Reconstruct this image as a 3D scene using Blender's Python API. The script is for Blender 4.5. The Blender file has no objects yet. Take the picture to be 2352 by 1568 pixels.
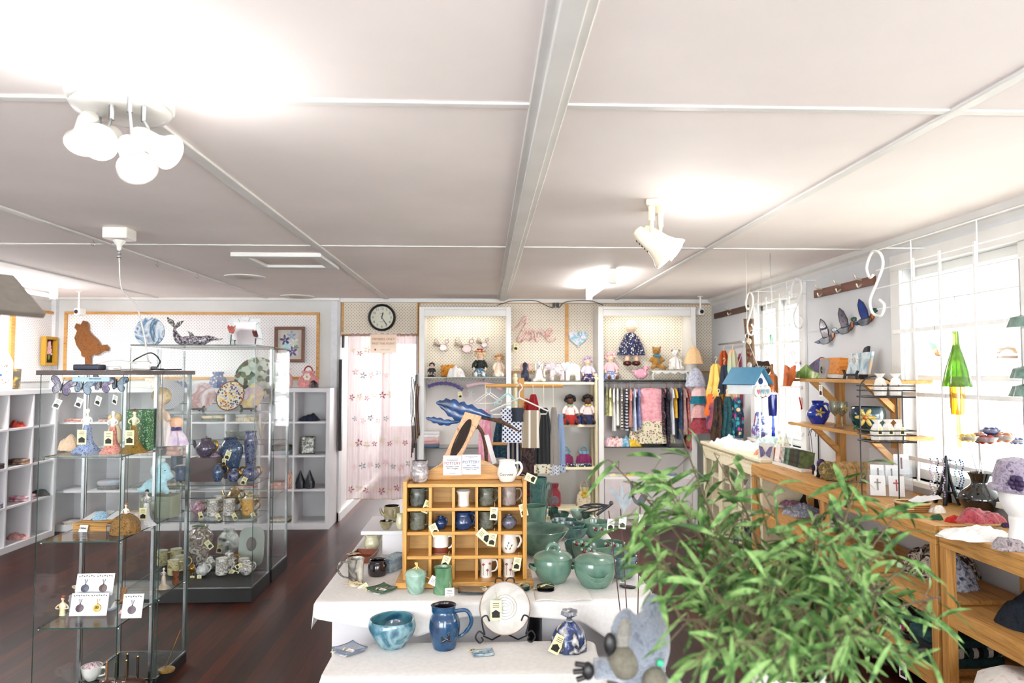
import bpy, bmesh, math, random
from mathutils import Vector, Matrix, Euler, noise
from math import sin, cos, pi, radians as R, sqrt, atan2
sc = bpy.context.scene
COL = sc.collection
rnd = random.Random(7)
FPX = 1600.0; YAW = R(2.22); PIT = R(2.58); CAM = Vector((0, 0, 1.64))
# ---------------- camera, world, lights, exposure ----------------
cd = bpy.data.cameras.new('camera'); cam = bpy.data.objects.new('camera', cd); COL.objects.link(cam)
cam.location = CAM; cam.rotation_euler = (pi/2 + PIT, 0, -YAW)
cd.sensor_width = 36; cd.lens = 36*FPX/2352; cd.clip_start = .05
cd.dof.use_dof = True; cd.dof.focus_distance = 3.3; cd.dof.aperture_fstop = 3.5
sc.camera = cam
sc.view_settings.view_transform = 'Standard'; sc.view_settings.look = 'None'
sc.view_settings.gamma = 1; sc.view_settings.exposure = 0.62
sc.view_settings.use_curve_mapping = False
sc.cycles.use_denoising = True
sc.cycles.max_bounces = 8; sc.cycles.diffuse_bounces = 5; sc.cycles.glossy_bounces = 4
sc.cycles.transmission_bounces = 6; sc.cycles.transparent_max_bounces = 24
sc.cycles.caustics_reflective = False; sc.cycles.caustics_refractive = False
sc.cycles.sample_clamp_indirect = 6
W = bpy.data.worlds.new('daylight'); sc.world = W; W.use_nodes = True
bg = W.node_tree.nodes['Background']; bg.inputs[0].default_value = (.93, .97, 1, 1); bg.inputs[1].default_value = 10
def light(kind, name, loc, energy, size=.1, col=(1, 1, 1), rot=(0, 0, 0), **k):
    l = bpy.data.lights.new(name, kind); l.energy = energy; l.color = col
    if kind == 'AREA': l.size = size; l.shape = 'RECTANGLE'; l.size_y = k.get('sy', size)
    elif kind != 'SUN': l.shadow_soft_size = size
    if kind == 'SPOT': l.spot_size = k.get('spot', R(90)); l.spot_blend = .6
    if k.get('portal'): l.cycles.is_portal = True
    o = bpy.data.objects.new(name, l); o.location = loc; o.rotation_euler = rot; COL.objects.link(o); return o
XL, XR, YB, ZC = -4.75, 2.6, 7.9, 2.475
WIN = [(5.62, 6.58, 1.02, 2.28), (2.2, 4.22, 1.0, 2.28), (-1.6, .6, 1.0, 2.28)]     # y0,y1,z0,z1 of the right-wall windows
# fluorescent tubes, the last two unseen and added for fill (fixtures are built below): x, y, length, along
TUBES = [(1.02, 6.15, 1.2), (-4.2, 6.3, 1.2), (-3.3, -1.2, 1.2), (0.3, -1.4, 1.2)]
for (x, y, l) in TUBES:
    light('AREA', 'tube_light', (x, y, ZC-.13), 26, .09, (1, .985, .96), (0, 0, 0), sy=l)
    light('AREA', 'tube_light_up', (x, y, ZC-.10), 13, .09, (1, .985, .96), (pi, 0, 0), sy=l)
# ---------------- geometry helpers ----------------
_F = Vector((sin(YAW)*cos(PIT), cos(YAW)*cos(PIT), sin(PIT))); _R = Vector((cos(YAW), -sin(YAW), 0)); _U = _R.cross(_F)
def ray(px, py): return _F + _R*((px-1176)/FPX) - _U*((py-784)/FPX)
def at(px, py, Y):
    d = ray(px, py); return CAM + d*(Y/d.y)
def onz(px, py, z):
    d = ray(px, py); return CAM + d*((z-CAM.z)/d.z)
def onx(px, py, X):
    d = ray(px, py); return CAM + d*(X/d.x)
def sz(w, Y): return w*Y/FPX
class MB:
    def __init__(s): s.v = []; s.f = []; s.m = []; s.mi = 0
    def add(s, vs, fs, M=None):
        b = len(s.v)
        s.v += [tuple(M @ Vector(v)) if M else tuple(v) for v in vs]
        s.f += [tuple(b+i for i in f) for f in fs]; s.m += [s.mi]*len(fs); return s
    def box(s, x0, x1, y0, y1, z0, z1, M=None):
        v = [(x, y, z) for x in (x0, x1) for y in (y0, y1) for z in (z0, z1)]
        return s.add(v, [(0, 1, 3, 2), (4, 6, 7, 5), (0, 4, 5, 1), (2, 3, 7, 6), (0, 2, 6, 4), (1, 5, 7, 3)], M)
    def cbox(s, c, d, rot=(0, 0, 0)):
        M = Matrix.Translation(c) @ Euler(rot).to_matrix().to_4x4()
        return s.box(-d[0]/2, d[0]/2, -d[1]/2, d[1]/2, -d[2]/2, d[2]/2, M)
    def rings(s, rs, close=True, capa=True, capb=True, M=None):
        n = len(rs[0]); v = [p for r in rs for p in r]; f = []
        for i in range(len(rs)-1):
            for j in range(n if close else n-1):
                k = (j+1) % n; f.append((i*n+j, i*n+k, (i+1)*n+k, (i+1)*n+j))
        if capa: f.append(tuple(range(n-1, -1, -1)))
        if capb: f.append(tuple(range((len(rs)-1)*n, len(rs)*n)))
        return s.add(v, f, M)
    def lathe(s, prof, seg=28, M=None, sx=1, sy=1, wob=None, cap=True):
        rs = []
        for (r, z) in prof:
            r = max(r, 1e-5)
            rs.append([(r*sx*cos(2*pi*j/seg)*(wob(j/seg, z) if wob else 1), r*sy*sin(2*pi*j/seg)*(wob(j/seg, z) if wob else 1), z) for j in range(seg)])
        return s.rings(rs, True, cap and prof[0][0] > 1e-4, cap and prof[-1][0] > 1e-4, M)
    def tube(s, pts, r, seg=8, caps=True, M=None):
        pts = [Vector(p) for p in pts]; n = len(pts)
        rr = r if isinstance(r, (list, tuple)) else [r]*n
        up = Vector((0, 0, 1)); rs = []
        t0 = (pts[1]-pts[0]).normalized(); a = up.cross(t0)
        if a.length < .1: a = Vector((1, 0, 0)).cross(t0)
        a.normalize()
        for i in range(n):
            t = (pts[min(i+1, n-1)]-pts[max(i-1, 0)])
            t = t.normalized() if t.length > 1e-9 else t0
            a = (a - t*a.dot(t)); a = a.normalized() if a.length > 1e-6 else t.orthogonal().normalized()
            b = t.cross(a)
            rs.append([tuple(pts[i] + (a*cos(2*pi*j/seg)+b*sin(2*pi*j/seg))*rr[i]) for j in range(seg)])
        return s.rings(rs, True, caps, caps, M)
    def ball(s, c, r, seg=16, M=None, rot=None):
        if not isinstance(r, (tuple, list)): r = (r, r, r)
        h = max(6, seg//2+2)
        L = Matrix.Translation(c) @ (Euler(rot).to_matrix().to_4x4() if rot else Matrix.Identity(4)) @ Matrix.Diagonal((r[0], r[1], r[2], 1))
        if M: L = M @ L
        return s.lathe([(sin(pi*i/h), -cos(pi*i/h)) for i in range(h+1)], seg, L)
    def prism(s, out, t, M=None, bev=0):
        """outline of (x,z) points in the XZ plane, thickness t along Y"""
        a = [(x, -t/2, z) for x, z in out]; b = [(x, t/2, z) for x, z in out]
        return s.rings([a, b], True, True, True, M)
    def grid(s, nu, nv, fn, M=None):
        v = [fn(i/nu, j/nv) for j in range(nv+1) for i in range(nu+1)]
        f = [(j*(nu+1)+i, j*(nu+1)+i+1, (j+1)*(nu+1)+i+1, (j+1)*(nu+1)+i) for j in range(nv) for i in range(nu)]
        return s.add(v, f, M)
    def loft(s, secs, seg=24, fold=0, nf=7, M=None, caps=True, ph=0):
        """secs: (cx,cy,z,rx,ry[,foldamp]) stacked superellipses with soft folds"""
        rs = []
        for q in secs:
            cx, cy, z, rx, ry = q[:5]; fa = q[5] if len(q) > 5 else fold
            rs.append([(cx+rx*cos(2*pi*j/seg)*(1+fa*.4*sin(nf*2*pi*j/seg+ph)), cy+ry*sin(2*pi*j/seg)*(1+fa*3*sin(nf*2*pi*j/seg+ph)), z) for j in range(seg)])
        return s.rings(rs, True, caps, caps, M)
    def build(s, name, mats, parent=None, world=0, smooth=0, bev=0, sub=0, solid=0, remesh=0, loc=None, rot=None, flat_angle=None):
        me = bpy.data.meshes.new(name)
        vs = s.v
        if world and parent is not None:
            q = parent; o = Vector((0, 0, 0))
            while q is not None: o += q.location; q = q.parent
            vs = [tuple(Vector(v)-o) for v in vs]
        me.from_pydata(vs, [], s.f)
        if not isinstance(mats, (list, tuple)): mats = [mats]
        for m_ in mats: me.materials.append(m_)
        me.polygons.foreach_set('material_index', s.m)
        bm = bmesh.new(); bm.from_mesh(me); bmesh.ops.recalc_face_normals(bm, faces=bm.faces); bm.to_mesh(me); bm.free()
        if smooth:
            me.polygons.foreach_set('use_smooth', [True]*len(me.polygons))
            if smooth != 'all': me.set_sharp_from_angle(angle=R(45))
        o = bpy.data.objects.new(name, me); COL.objects.link(o)
        if parent is not None: o.parent = parent
        if loc is not None: o.location = loc
        if rot is not None: o.rotation_euler = rot
        if bev:
            b = o.modifiers.new('b', 'BEVEL'); b.width = bev; b.segments = 2; b.limit_method = 'ANGLE'
        if remesh:
            b = o.modifiers.new('r', 'REMESH'); b.mode = 'VOXEL'; b.voxel_size = remesh; b.use_smooth_shade = True
            c = o.modifiers.new('s', 'SMOOTH'); c.factor = .6; c.iterations = 4
        if solid:
            b = o.modifiers.new('t', 'SOLIDIFY'); b.thickness = solid; b.offset = 0
        if sub:
            b = o.modifiers.new('u', 'SUBSURF'); b.levels = sub; b.render_levels = sub
        return o
def thing(name, label, cat, loc=(0, 0, 0), group=None, rz=0, rot=None):
    o = bpy.data.objects.new(name, None); COL.objects.link(o); o.empty_display_size = .05
    o.location = loc; o.rotation_euler = rot if rot else (0, 0, rz)
    o['label'] = label; o['category'] = cat
    if group: o['group'] = group
    return o
def tag(o, label, cat, group=None):
    o['label'] = label; o['category'] = cat
    if group: o['group'] = group
    return o
def struct(o): o['kind'] = 'structure'; return o
def copy_tree(o, parent=None):
    c = o.copy(); COL.objects.link(c)
    if parent is not None: c.parent = parent
    for ch in list(o.children): copy_tree(ch, c)
    return c
def dup(o, loc, label=None, rz=None, group=None, scale=None):
    c = copy_tree(o); c.location = loc
    if rz is not None: c.rotation_euler = (0, 0, rz)
    if label: c['label'] = label
    if group: c['group'] = group
    if scale: c.scale = (scale,)*3 if not isinstance(scale, (tuple, list)) else scale
    return c
def arc(cx, cz, r, a0, a1, n=10, y=0, rx=None):
    return [(cx+(rx or r)*cos(R(a0+(a1-a0)*i/n)), y, cz+r*sin(R(a0+(a1-a0)*i/n))) for i in range(n+1)]
def spl(pts, n=6):
    """Catmull-Rom through the points"""
    P_ = [Vector(p) for p in pts]; P_ = [P_[0]*2-P_[1]] + P_ + [P_[-1]*2-P_[-2]]; out = []
    for i in range(1, len(P_)-2):
        a, b, c, d = P_[i-1:i+3]
        for k in range(n):
            t = k/n; out.append(.5*((2*b)+(c-a)*t+(2*a-5*b+4*c-d)*t*t+(3*b-a-3*c+d)*t**3))
    out.append(P_[-2]); return out
# ---------------- materials ----------------
def lin(h):
    if isinstance(h, (tuple, list)): return tuple(h[:3])+(1,)
    h = h.lstrip('#'); c = [int(h[i:i+2], 16)/255 for i in (0, 2, 4)]
    c = [((x+.055)/1.055)**2.4 if x > .04045 else x/12.92 for x in c]
    l = .3*c[0]+.6*c[1]+.1*c[2]; t = min(1, max(0, (l-.15)/.5)); k = .62+.38*t*t*(3-2*t)      # deep tones as deep as the photo's
    return tuple(x*k for x in c)+(1,)
_mc = {}
def mat(cols, kind='plain', rough=.6, scale=20, metal=0, bump=0, coat=0, sheen=0, emit=0, axis=0, trans=0, sub=0, spec=.5, ratio=.5, flat=0):
    if isinstance(cols, str): cols = [cols]
    key = (tuple(cols), kind, rough, scale, metal, bump, coat, sheen, emit, axis, trans, sub, spec, ratio)
    if key in _mc: return _mc[key]
    m = bpy.data.materials.new(kind+'_'+cols[0].strip('#')); m.use_nodes = True
    nt = m.node_tree; N = nt.nodes; L = nt.links
    b = N['Principled BSDF']; _mc[key] = m
    b.inputs['Roughness'].default_value = rough; b.inputs['Metallic'].default_value = metal
    b.inputs['Coat Weight'].default_value = coat; b.inputs['Coat Roughness'].default_value = .08
    b.inputs['Sheen Weight'].default_value = sheen; b.inputs['Transmission Weight'].default_value = trans
    b.inputs['Specular IOR Level'].default_value = spec
    if sub: b.inputs['Subsurface Weight'].default_value = sub; b.inputs['Subsurface Scale'].default_value = .02
    tc = N.new('ShaderNodeTexCoord')
    def noise_(sc_, det=3, vec=None, dist=0):
        n = N.new('ShaderNodeTexNoise'); n.inputs['Scale'].default_value = sc_; n.inputs['Detail'].default_value = det
        n.inputs['Distortion'].default_value = dist
        L.new(vec or tc.outputs['Object'], n.inputs['Vector']); return n.outputs['Fac']
    def ramp(fac, stops, interp='LINEAR'):
        r = N.new('ShaderNodeValToRGB'); r.color_ramp.interpolation = interp
        e = r.color_ramp.elements
        while len(e) < len(stops): e.new(.5)
        for q, (p, c) in zip(e, stops): q.position = p; q.color = lin(c)
        L.new(fac, r.inputs[0]); return r.outputs[0]
    def mapping(scl, rot=(0, 0, 0)):
        q = N.new('ShaderNodeMapping'); q.inputs['Scale'].default_value = scl; q.inputs['Rotation'].default_value = rot
        L.new(tc.outputs['Object'], q.inputs['Vector']); return q.outputs[0]
    def shade(h, k):
        c = lin(h); return tuple(min(1, x*k) for x in c[:3])
    fac = None; c0 = cols[0]; n = len(cols)
    if kind == 'plain':
        fac = noise_(scale); out = ramp(fac, [(.3, shade(c0, .93)), (.7, shade(c0, 1.03))])
    elif kind == 'mix':       # smooth mottle through all colours
        fac = noise_(scale, 5, dist=.6); out = ramp(fac, [(.32+.36*i/max(1, n-1), c) for i, c in enumerate(cols)])
    elif kind == 'spots':     # hard random cells of the palette on the first colour
        v = N.new('ShaderNodeTexVoronoi'); v.inputs['Scale'].default_value = scale; L.new(tc.outputs['Object'], v.inputs['Vector'])
        s2 = N.new('ShaderNodeSeparateColor'); L.new(v.outputs['Color'], s2.inputs[0])
        o1 = ramp(s2.outputs[0], [(i/max(1, n-1), c) for i, c in enumerate(cols[1:])] or [(0, c0)], 'CONSTANT')
        lt = N.new('ShaderNodeMath'); lt.operation = 'LESS_THAN'; lt.inputs[1].default_value = ratio; L.new(v.outputs['Distance'], lt.inputs[0])
        mx = N.new('ShaderNodeMix'); mx.data_type = 'RGBA'; L.new(lt.outputs[0], mx.inputs[0]); mx.inputs[6].default_value = lin(c0); L.new(o1, mx.inputs[7]); out = mx.outputs[2]
        fac = v.outputs['Distance']
    elif kind == 'stripes':
        sp = N.new('ShaderNodeSeparateXYZ'); L.new(tc.outputs['Object'], sp.inputs[0])
        mu = N.new('ShaderNodeMath'); mu.operation = 'MULTIPLY'; mu.inputs[1].default_value = scale; L.new(sp.outputs[axis], mu.inputs[0])
        fr = N.new('ShaderNodeMath'); fr.operation = 'FRACT'; L.new(mu.outputs[0], fr.inputs[0]); fac = fr.outputs[0]
        out = ramp(fac, [(i/n, c) for i, c in enumerate(cols)], 'CONSTANT')
    elif kind == 'wood':
        s3 = [22, 22, 22]; s3[axis] = 1.6
        vec = mapping(tuple(x*scale/20 for x in s3)); fac = noise_(1.6, 6, vec, 1.2)
        out = ramp(fac, [(.3, c0), (.52, cols[1]), (.7, cols[2] if n > 2 else c0)])
    elif kind == 'dots' or kind == 'peg':
        ax = [0, 2] if axis == 0 else ([1, 2] if axis == 1 else [0, 1])
        sp = N.new('ShaderNodeSeparateXYZ'); L.new(tc.outputs['Object'], sp.inputs[0]); ds = []
        def mth(op, a, bb=None, v=None):
            q = N.new('ShaderNodeMath'); q.operation = op; L.new(a, q.inputs[0])
            if bb is not None: L.new(bb, q.inputs[1])
            if v is not None: q.inputs[1].default_value = v
            return q.outputs[0]
        def cell(off):
            d = [mth('POWER', mth('SUBTRACT', mth('FRACT', mth('ADD', mth('MULTIPLY', sp.outputs[k], None, scale), None, 100+off)), None, .5), None, 2) for k in ax]
            return mth('LESS_THAN', mth('ADD', d[0], d[1]), None, ratio*ratio)
        h = mth('MAXIMUM', cell(0), cell(.5)); fac = h
        mx = N.new('ShaderNodeMix'); mx.data_type = 'RGBA'; L.new(h, mx.inputs[0]); mx.inputs[6].default_value = lin(c0); mx.inputs[7].default_value = lin(cols[1]); out = mx.outputs[2]
    elif kind == 'planks':
        br = N.new('ShaderNodeTexBrick'); vec = mapping((1, 1, 1), (0, 0, R(90)))
        L.new(vec, br.inputs['Vector']); br.inputs['Scale'].default_value = 1; br.inputs['Brick Width'].default_value = 2.6
        br.inputs['Row Height'].default_value = .085; br.inputs['Mortar Size'].default_value = .0012; br.offset = .37
        br.inputs['Color1'].default_value = (0, 0, 0, 1); br.inputs['Color2'].default_value = (1, 1, 1, 1); br.inputs['Mortar'].default_value = (0, 0, 0, 1)
        c1 = ramp(br.outputs['Color'], [(0, cols[0]), (.6, cols[1]), (1, cols[2])])
        fac = noise_(1.5, 6, mapping((26, 1.4, 10)), 1.5)
        g = ramp(fac, [(.3, (.45, .45, .45)), (.7, (1.1, 1.1, 1.1))])
        mx = N.new('ShaderNodeMix'); mx.data_type = 'RGBA'; mx.blend_type = 'MULTIPLY'; mx.inputs[0].default_value = 1; L.new(c1, mx.inputs[6]); L.new(g, mx.inputs[7])
        m2 = N.new('ShaderNodeMix'); m2.data_type = 'RGBA'; L.new(br.outputs['Fac'], m2.inputs[0]); L.new(mx.outputs[2], m2.inputs[6]); m2.inputs[7].default_value = lin('#140a08'); out = m2.outputs[2]
    L.new(out, b.inputs['Base Color'])
    if emit:
        b.inputs['Emission Strength'].default_value = emit; L.new(out, b.inputs['Emission Color'])
    if bump:
        bp = N.new('ShaderNodeBump'); bp.inputs['Strength'].default_value = min(1, bump); bp.inputs['Distance'].default_value = .004
        L.new(noise_(scale*3, 3) if kind in ('plain', 'mix', 'spots', 'dots') else fac, bp.inputs['Height']); L.new(bp.outputs[0], b.inputs['Normal'])
    return m
def pane_mat(name, tint=(.93, .98, .96), haze=.0, gl=1.0):
    """clear sheet: mostly lets light straight through, reflects by Fresnel"""
    if name in _mc: return _mc[name]
    m = bpy.data.materials.new(name); m.use_nodes = True; _mc[name] = m
    nt = m.node_tree; N = nt.nodes; L = nt.links; N.remove(N['Principled BSDF']); out = N['Material Output']
    t = N.new('ShaderNodeBsdfTransparent'); g = N.new('ShaderNodeBsdfGlossy'); g.inputs['Roughness'].default_value = .02
    lw = N.new('ShaderNodeLayerWeight'); pw = N.new('ShaderNodeMath'); pw.operation = 'POWER'; pw.inputs[1].default_value = 5; L.new(lw.outputs['Facing'], pw.inputs[0])
    fr = N.new('ShaderNodeMath'); fr.operation = 'MULTIPLY_ADD'; fr.inputs[1].default_value = .6; fr.inputs[2].default_value = .012; L.new(pw.outputs[0], fr.inputs[0]); nz = N.new('ShaderNodeTexNoise'); nz.inputs['Scale'].default_value = 2
    rp = N.new('ShaderNodeValToRGB'); rp.color_ramp.elements[0].color = tuple(tint)+(1,); rp.color_ramp.elements[1].color = tuple(min(1, x*1.01) for x in tint)+(1,)
    L.new(nz.outputs[0], rp.inputs[0]); L.new(rp.outputs[0], t.inputs[0])
    mu = N.new('ShaderNodeMath'); mu.operation = 'MULTIPLY'; mu.inputs[1].default_value = gl; L.new(fr.outputs[0], mu.inputs[0])
    mx = N.new('ShaderNodeMixShader'); L.new(mu.outputs[0], mx.inputs[0]); L.new(t.outputs[0], mx.inputs[1]); L.new(g.outputs[0], mx.inputs[2]); last = mx.outputs[0]
    if haze:
        d = N.new('ShaderNodeBsdfDiffuse'); d.inputs[0].default_value = (.9, .9, .9, 1); tl = N.new('ShaderNodeBsdfTranslucent'); tl.inputs[0].default_value = (.9, .9, .9, 1)
        a = N.new('ShaderNodeMixShader'); a.inputs[0].default_value = .4; L.new(d.outputs[0], a.inputs[1]); L.new(tl.outputs[0], a.inputs[2])
        m2 = N.new('ShaderNodeMixShader'); m2.inputs[0].default_value = haze; L.new(last, m2.inputs[1]); L.new(a.outputs[0], m2.inputs[2]); last = m2.outputs[0]
    L.new(last, out.inputs[0]); return m
def sheer_mat(name, col, opa):
    if name in _mc: return _mc[name]
    m = bpy.data.materials.new(name); m.use_nodes = True; _mc[name] = m
    nt = m.node_tree; N = nt.nodes; L = nt.links; N.remove(N['Principled BSDF']); out = N['Material Output']
    t = N.new('ShaderNodeBsdfTransparent'); d = N.new('ShaderNodeBsdfDiffuse'); tl = N.new('ShaderNodeBsdfTranslucent')
    nz = N.new('ShaderNodeTexNoise'); nz.inputs['Scale'].default_value = 90; rp = N.new('ShaderNodeValToRGB')
    c = lin(col); rp.color_ramp.elements[0].color = tuple(x*.93 for x in c[:3])+(1,); rp.color_ramp.elements[1].color = c
    L.new(nz.outputs[0], rp.inputs[0]); L.new(rp.outputs[0], d.inputs[0]); L.new(rp.outputs[0], tl.inputs[0])
    a = N.new('ShaderNodeMixShader'); a.inputs[0].default_value = .5; L.new(d.outputs[0], a.inputs[1]); L.new(tl.outputs[0], a.inputs[2])
    b = N.new('ShaderNodeMixShader'); b.inputs[0].default_value = opa; L.new(t.outputs[0], b.inputs[1]); L.new(a.outputs[0], b.inputs[2]); L.new(b.outputs[0], out.inputs[0])
    return m
WHITE = mat('#e2e1de', rough=.5, scale=3); WALLM = mat('#dadad9', rough=.65, scale=2); CEILM = mat('#f8f0ed', rough=.7, scale=1.2)
TRIMW = mat('#e6e5e2', rough=.45, scale=4); LAMIN = mat('#dcdadd', rough=.4, scale=3)
PEG = mat(['#e6dccb', '#8f8474'], 'peg', .7, scale=28, ratio=.14); PEGW = mat(['#f0eeee', '#a49ba6'], 'peg', .7, scale=28, ratio=.12)
PINE = mat(['#c98f47', '#dca75f', '#b87a35'], 'wood', .5, axis=1); PINEX = mat(['#c98f47', '#dda861', '#b87a35'], 'wood', .5, axis=0); PINEZ = mat(['#c08540', '#d69f58', '#a86c2e'], 'wood', .5, axis=2)
HONEY = mat(['#c58a35', '#d9a04b', '#b87c2c'], 'wood', .38, axis=0, coat=.3); HONEYZ = mat(['#c58a35', '#d9a04b', '#b87c2c'], 'wood', .38, axis=2, coat=.3)
BLACK = mat('#141315', rough=.4); IRON = mat('#17171a', rough=.5); DARKW = mat(['#33201a', '#4a2c22', '#2a1a15'], 'wood', .5, axis=2)
STEEL = mat('#b9bdc0', rough=.25, metal=1); CLOTHW = mat('#e2dfdc', rough=.85, scale=60, bump=.1)
GLASS = pane_mat('clear_glass', (.985, .995, .99)); GEDGE = mat('#2c5a4e', rough=.15, coat=.6, spec=.8)
CREAM = mat('#e9dfc0', rough=.5); CARD = mat('#efe8c4', rough=.8); PAPER = mat('#dededf', rough=.7); INK = mat('#2a2622', rough=.8)
TWINE = mat('#c9b386', rough=.9)
# ---------------- the room ----------------
m = MB(); m.box(XL-.3, XR+.3, -2.6, 11.4, -.06, 0); struct(m.build('floor', mat(['#37180e', '#502315', '#6c331e'], 'planks', .45, coat=.06, spec=.3)))
m = MB(); m.box(XL-.1, XR+.2, -2.6, YB+.2, ZC, ZC+.08); struct(m.build('ceiling', CEILM))
DX0, DX1, DZ = -1.62, -.78, 2.07
m = MB(); m.box(XL, DX0, 7.86, 8.0, 0, ZC); m.box(DX0, DX1, YB, 8.0, DZ, ZC); m.box(DX1, XR+.1, YB, 8.0, 0, ZC); struct(m.build('wall_back', WALLM))
m = MB(); m.box(XL-.1, XL, -2.6, 8, 0, ZC); struct(m.build('wall_left', WALLM))
m = MB(); m.box(XL-.1, -4.2, -2.7, -2.6, 0, ZC); m.box(-1.0, -.2, -2.7, -2.6, 0, ZC); m.box(2.3, XR+.1, -2.7, -2.6, 0, ZC)
for x0, x1 in ((-4.2, -1.0), (-.2, 2.3)): m.box(x0, x1, -2.7, -2.6, 0, .5); m.box(x0, x1, -2.7, -2.6, 2.3, ZC)
struct(m.build('wall_front', WALLM))
m = MB(); ys = [-2.6]
for (y0, y1, z0, z1) in sorted(WIN): ys += [y0, y1]
ys.append(8.0)
for i in range(0, len(ys), 2): m.box(XR, XR+.12, ys[i], ys[i+1], 0, ZC)
for (y0, y1, z0, z1) in WIN: m.box(XR, XR+.12, y0, y1, 0, z0); m.box(XR, XR+.12, y0, y1, z1, ZC)
struct(m.build('wall_right', mat('#dadcdf', rough=.65, scale=2)))
# room beyond the curtained doorway
m = MB(); m.box(DX0-.12, DX0-.02, 8.0, 11.3, 0, ZC+.1); m.box(DX0-.1, -.95, 11.2, 11.3, 0, .8); m.box(DX0-.1, -1.5, 11.2, 11.3, .8, ZC+.1); m.box(DX0-.1, XR, 11.2, 11.3, 2.1, ZC+.1); m.box(-.0, XR, 11.2, 11.3, 0, ZC+.1); m.box(XR, XR+.1, 8, 11.3, 0, ZC+.1)
m.box(-1.0, -.0, 11.2, 11.3, 0, .8)
struct(m.build('wall_far', mat('#ece6e4', rough=.7, scale=2)))
m = MB(); m.box(DX0-.1, XR, 8.2, 11.3, ZC+.02, ZC+.1); struct(m.build('ceiling_far', CEILM))
light('AREA', 'back_room_fill', (-.6, 9.6, ZC-.05), 25, .6, (1, .97, .95))  # area fill without a fixture, added to brighten the room behind the curtain
# door jambs, skirting, cornice
m = MB(); m.box(XL, DX0-.12, 7.84, 7.86, 0, .06); m.box(DX0-.02, DX0+.015, 7.86, 11.2, 0, .09); struct(m.build('baseboard_back', TRIMW))
m = MB(); m.box(XR-.02, XR, -2.6, 7.9, 0, .1); struct(m.build('baseboard_right', TRIMW))
m = MB(); m.box(XL, XL+.02, -2.6, 7.86, 0, .1); struct(m.build('baseboard_left', TRIMW))
m = MB(); m.box(XL, DX0, 7.80, 7.86, ZC-.03, ZC); m.box(DX0, XR, 7.82, YB, ZC-.045, ZC); struct(m.build('trim_1', TRIMW, bev=.004))
m = MB(); m.prism([(0, 0), (-.07, 0), (-.05, -.03), (-.02, -.045), (0, -.07)], 10.5, Matrix.Translation((XR, 2.65, ZC))); struct(m.build('trim_2', TRIMW))
m = MB(); m.prism([(0, 0), (.05, 0), (.02, -.03), (0, -.05)], 10.4, Matrix.Translation((XL, 2.65, ZC))); struct(m.build('trim_3', TRIMW))
m = MB(); m.box(DX0-.10, DX0-.03, 7.845, 7.87, 0, ZC-.02); m.box(XL-.0, XL+.05, 7.8, 7.86, 0, ZC-.02); struct(m.build('trim_4', mat('#dfe1e5', rough=.5)))
m = MB(); m.box(DX0+.0, DX0+.035, 7.80, 7.86, .78, 1.79); m.box(DX0+.03, DX0+.055, 7.80, 7.86, 1.92, 2.06); struct(m.build('trim_5', mat('#33221e', rough=.5)))
# ceiling battens
k = 6
def batten(x0, x1, y0, y1, d=.012):
    global k
    m = MB(); m.box(x0, x1, y0, y1, ZC-d, ZC); struct(m.build('trim_%d' % k, TRIMW, bev=.004)); k += 1
for x, w in ((-3.62, .02), (-2.43, .022), (-1.105, .028), (1.49, .022)): batten(x-w, x+w, -2.5, 7.82)
batten(.135, .255, -2.5, 7.82, .010); batten(.165, .225, -2.5, 7.82, .03)
for y in (-.3, 2.13, 4.58): batten(XL, XR, y-.018, y+.018, .008)
# attic hatch beside the batten
hx0, hx1 = onz(542, 585, ZC).x, -1.14
m = MB()
for q in ((hx0, hx1, 5.36, 5.46), (hx0, hx1, 4.86, 4.94), (hx0, hx0+.10, 4.94, 5.36), (hx1-.08, hx1, 4.94, 5.36)): m.box(q[0], q[1], q[2], q[3], ZC-.03, ZC)
hatch = m.build('ceiling_hatch', TRIMW, bev=.004); tag(hatch, 'white framed access hatch in the ceiling beside the batten', 'hatch')
m = MB(); m.box(hx0+.12, hx1-.1, 4.96, 5.34, ZC-.012, ZC-.002); m.build('panel', mat('#e2d8d2', rough=.8, scale=6), hatch)
for (px, py, lab, d) in ((563, 635, 'round off white ceiling vent beyond the access hatch', .34), (683, 680, 'flattest round ceiling vent nearest the back wall', .36)):
    p = onz(px, py, ZC)
    t = thing('ceiling_vent', lab, 'vent', (p.x, p.y, ZC), 'round ceiling vents')
    m = MB(); m.lathe([(d/2, 0), (d/2, -.008), (d/2-.03, -.016), (d/2-.06, -.004), (d/2-.08, -.004), (d/2-.085, 0)], 32); m.build('rim', TRIMW, t, smooth=1)
    m = MB(); m.lathe([(.0, -.012), (d/2-.1, -.012), (d/2-.09, -.004)], 32); m.build('diffuser', mat('#cbc6b4', rough=.6), t, smooth=1)
# outside, seen white through the windows
m = MB(); m.box(XR+.3, XR+30, -20, 25, -.35, -.3); struct(m.build('ground_outside', mat('#d8d2c4', rough=.9)))
m = MB()
for i in range(16): m.prism([(XR+.2, 2.45), (XR+2.7, 2.0), (XR+2.7, 2.06), (XR+.2, 2.52)], .05, Matrix.Translation((0, -2+i*.7, 0)))
m.prism([(XR+.2, 2.53), (XR+2.8, 2.07), (XR+2.8, 2.09), (XR+.2, 2.56)], 12, Matrix.Translation((0, 3, 0))); m.box(XR+2.6, XR+2.7, -3, 9, 1.9, 1.99)
for y in (1.2, 4.2, 7.2): m.box(XR+2.6, XR+2.7, y, y+.1, -.3, 1.89)
struct(m.build('roof_verandah', mat('#c9cdd2', rough=.8)))
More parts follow.
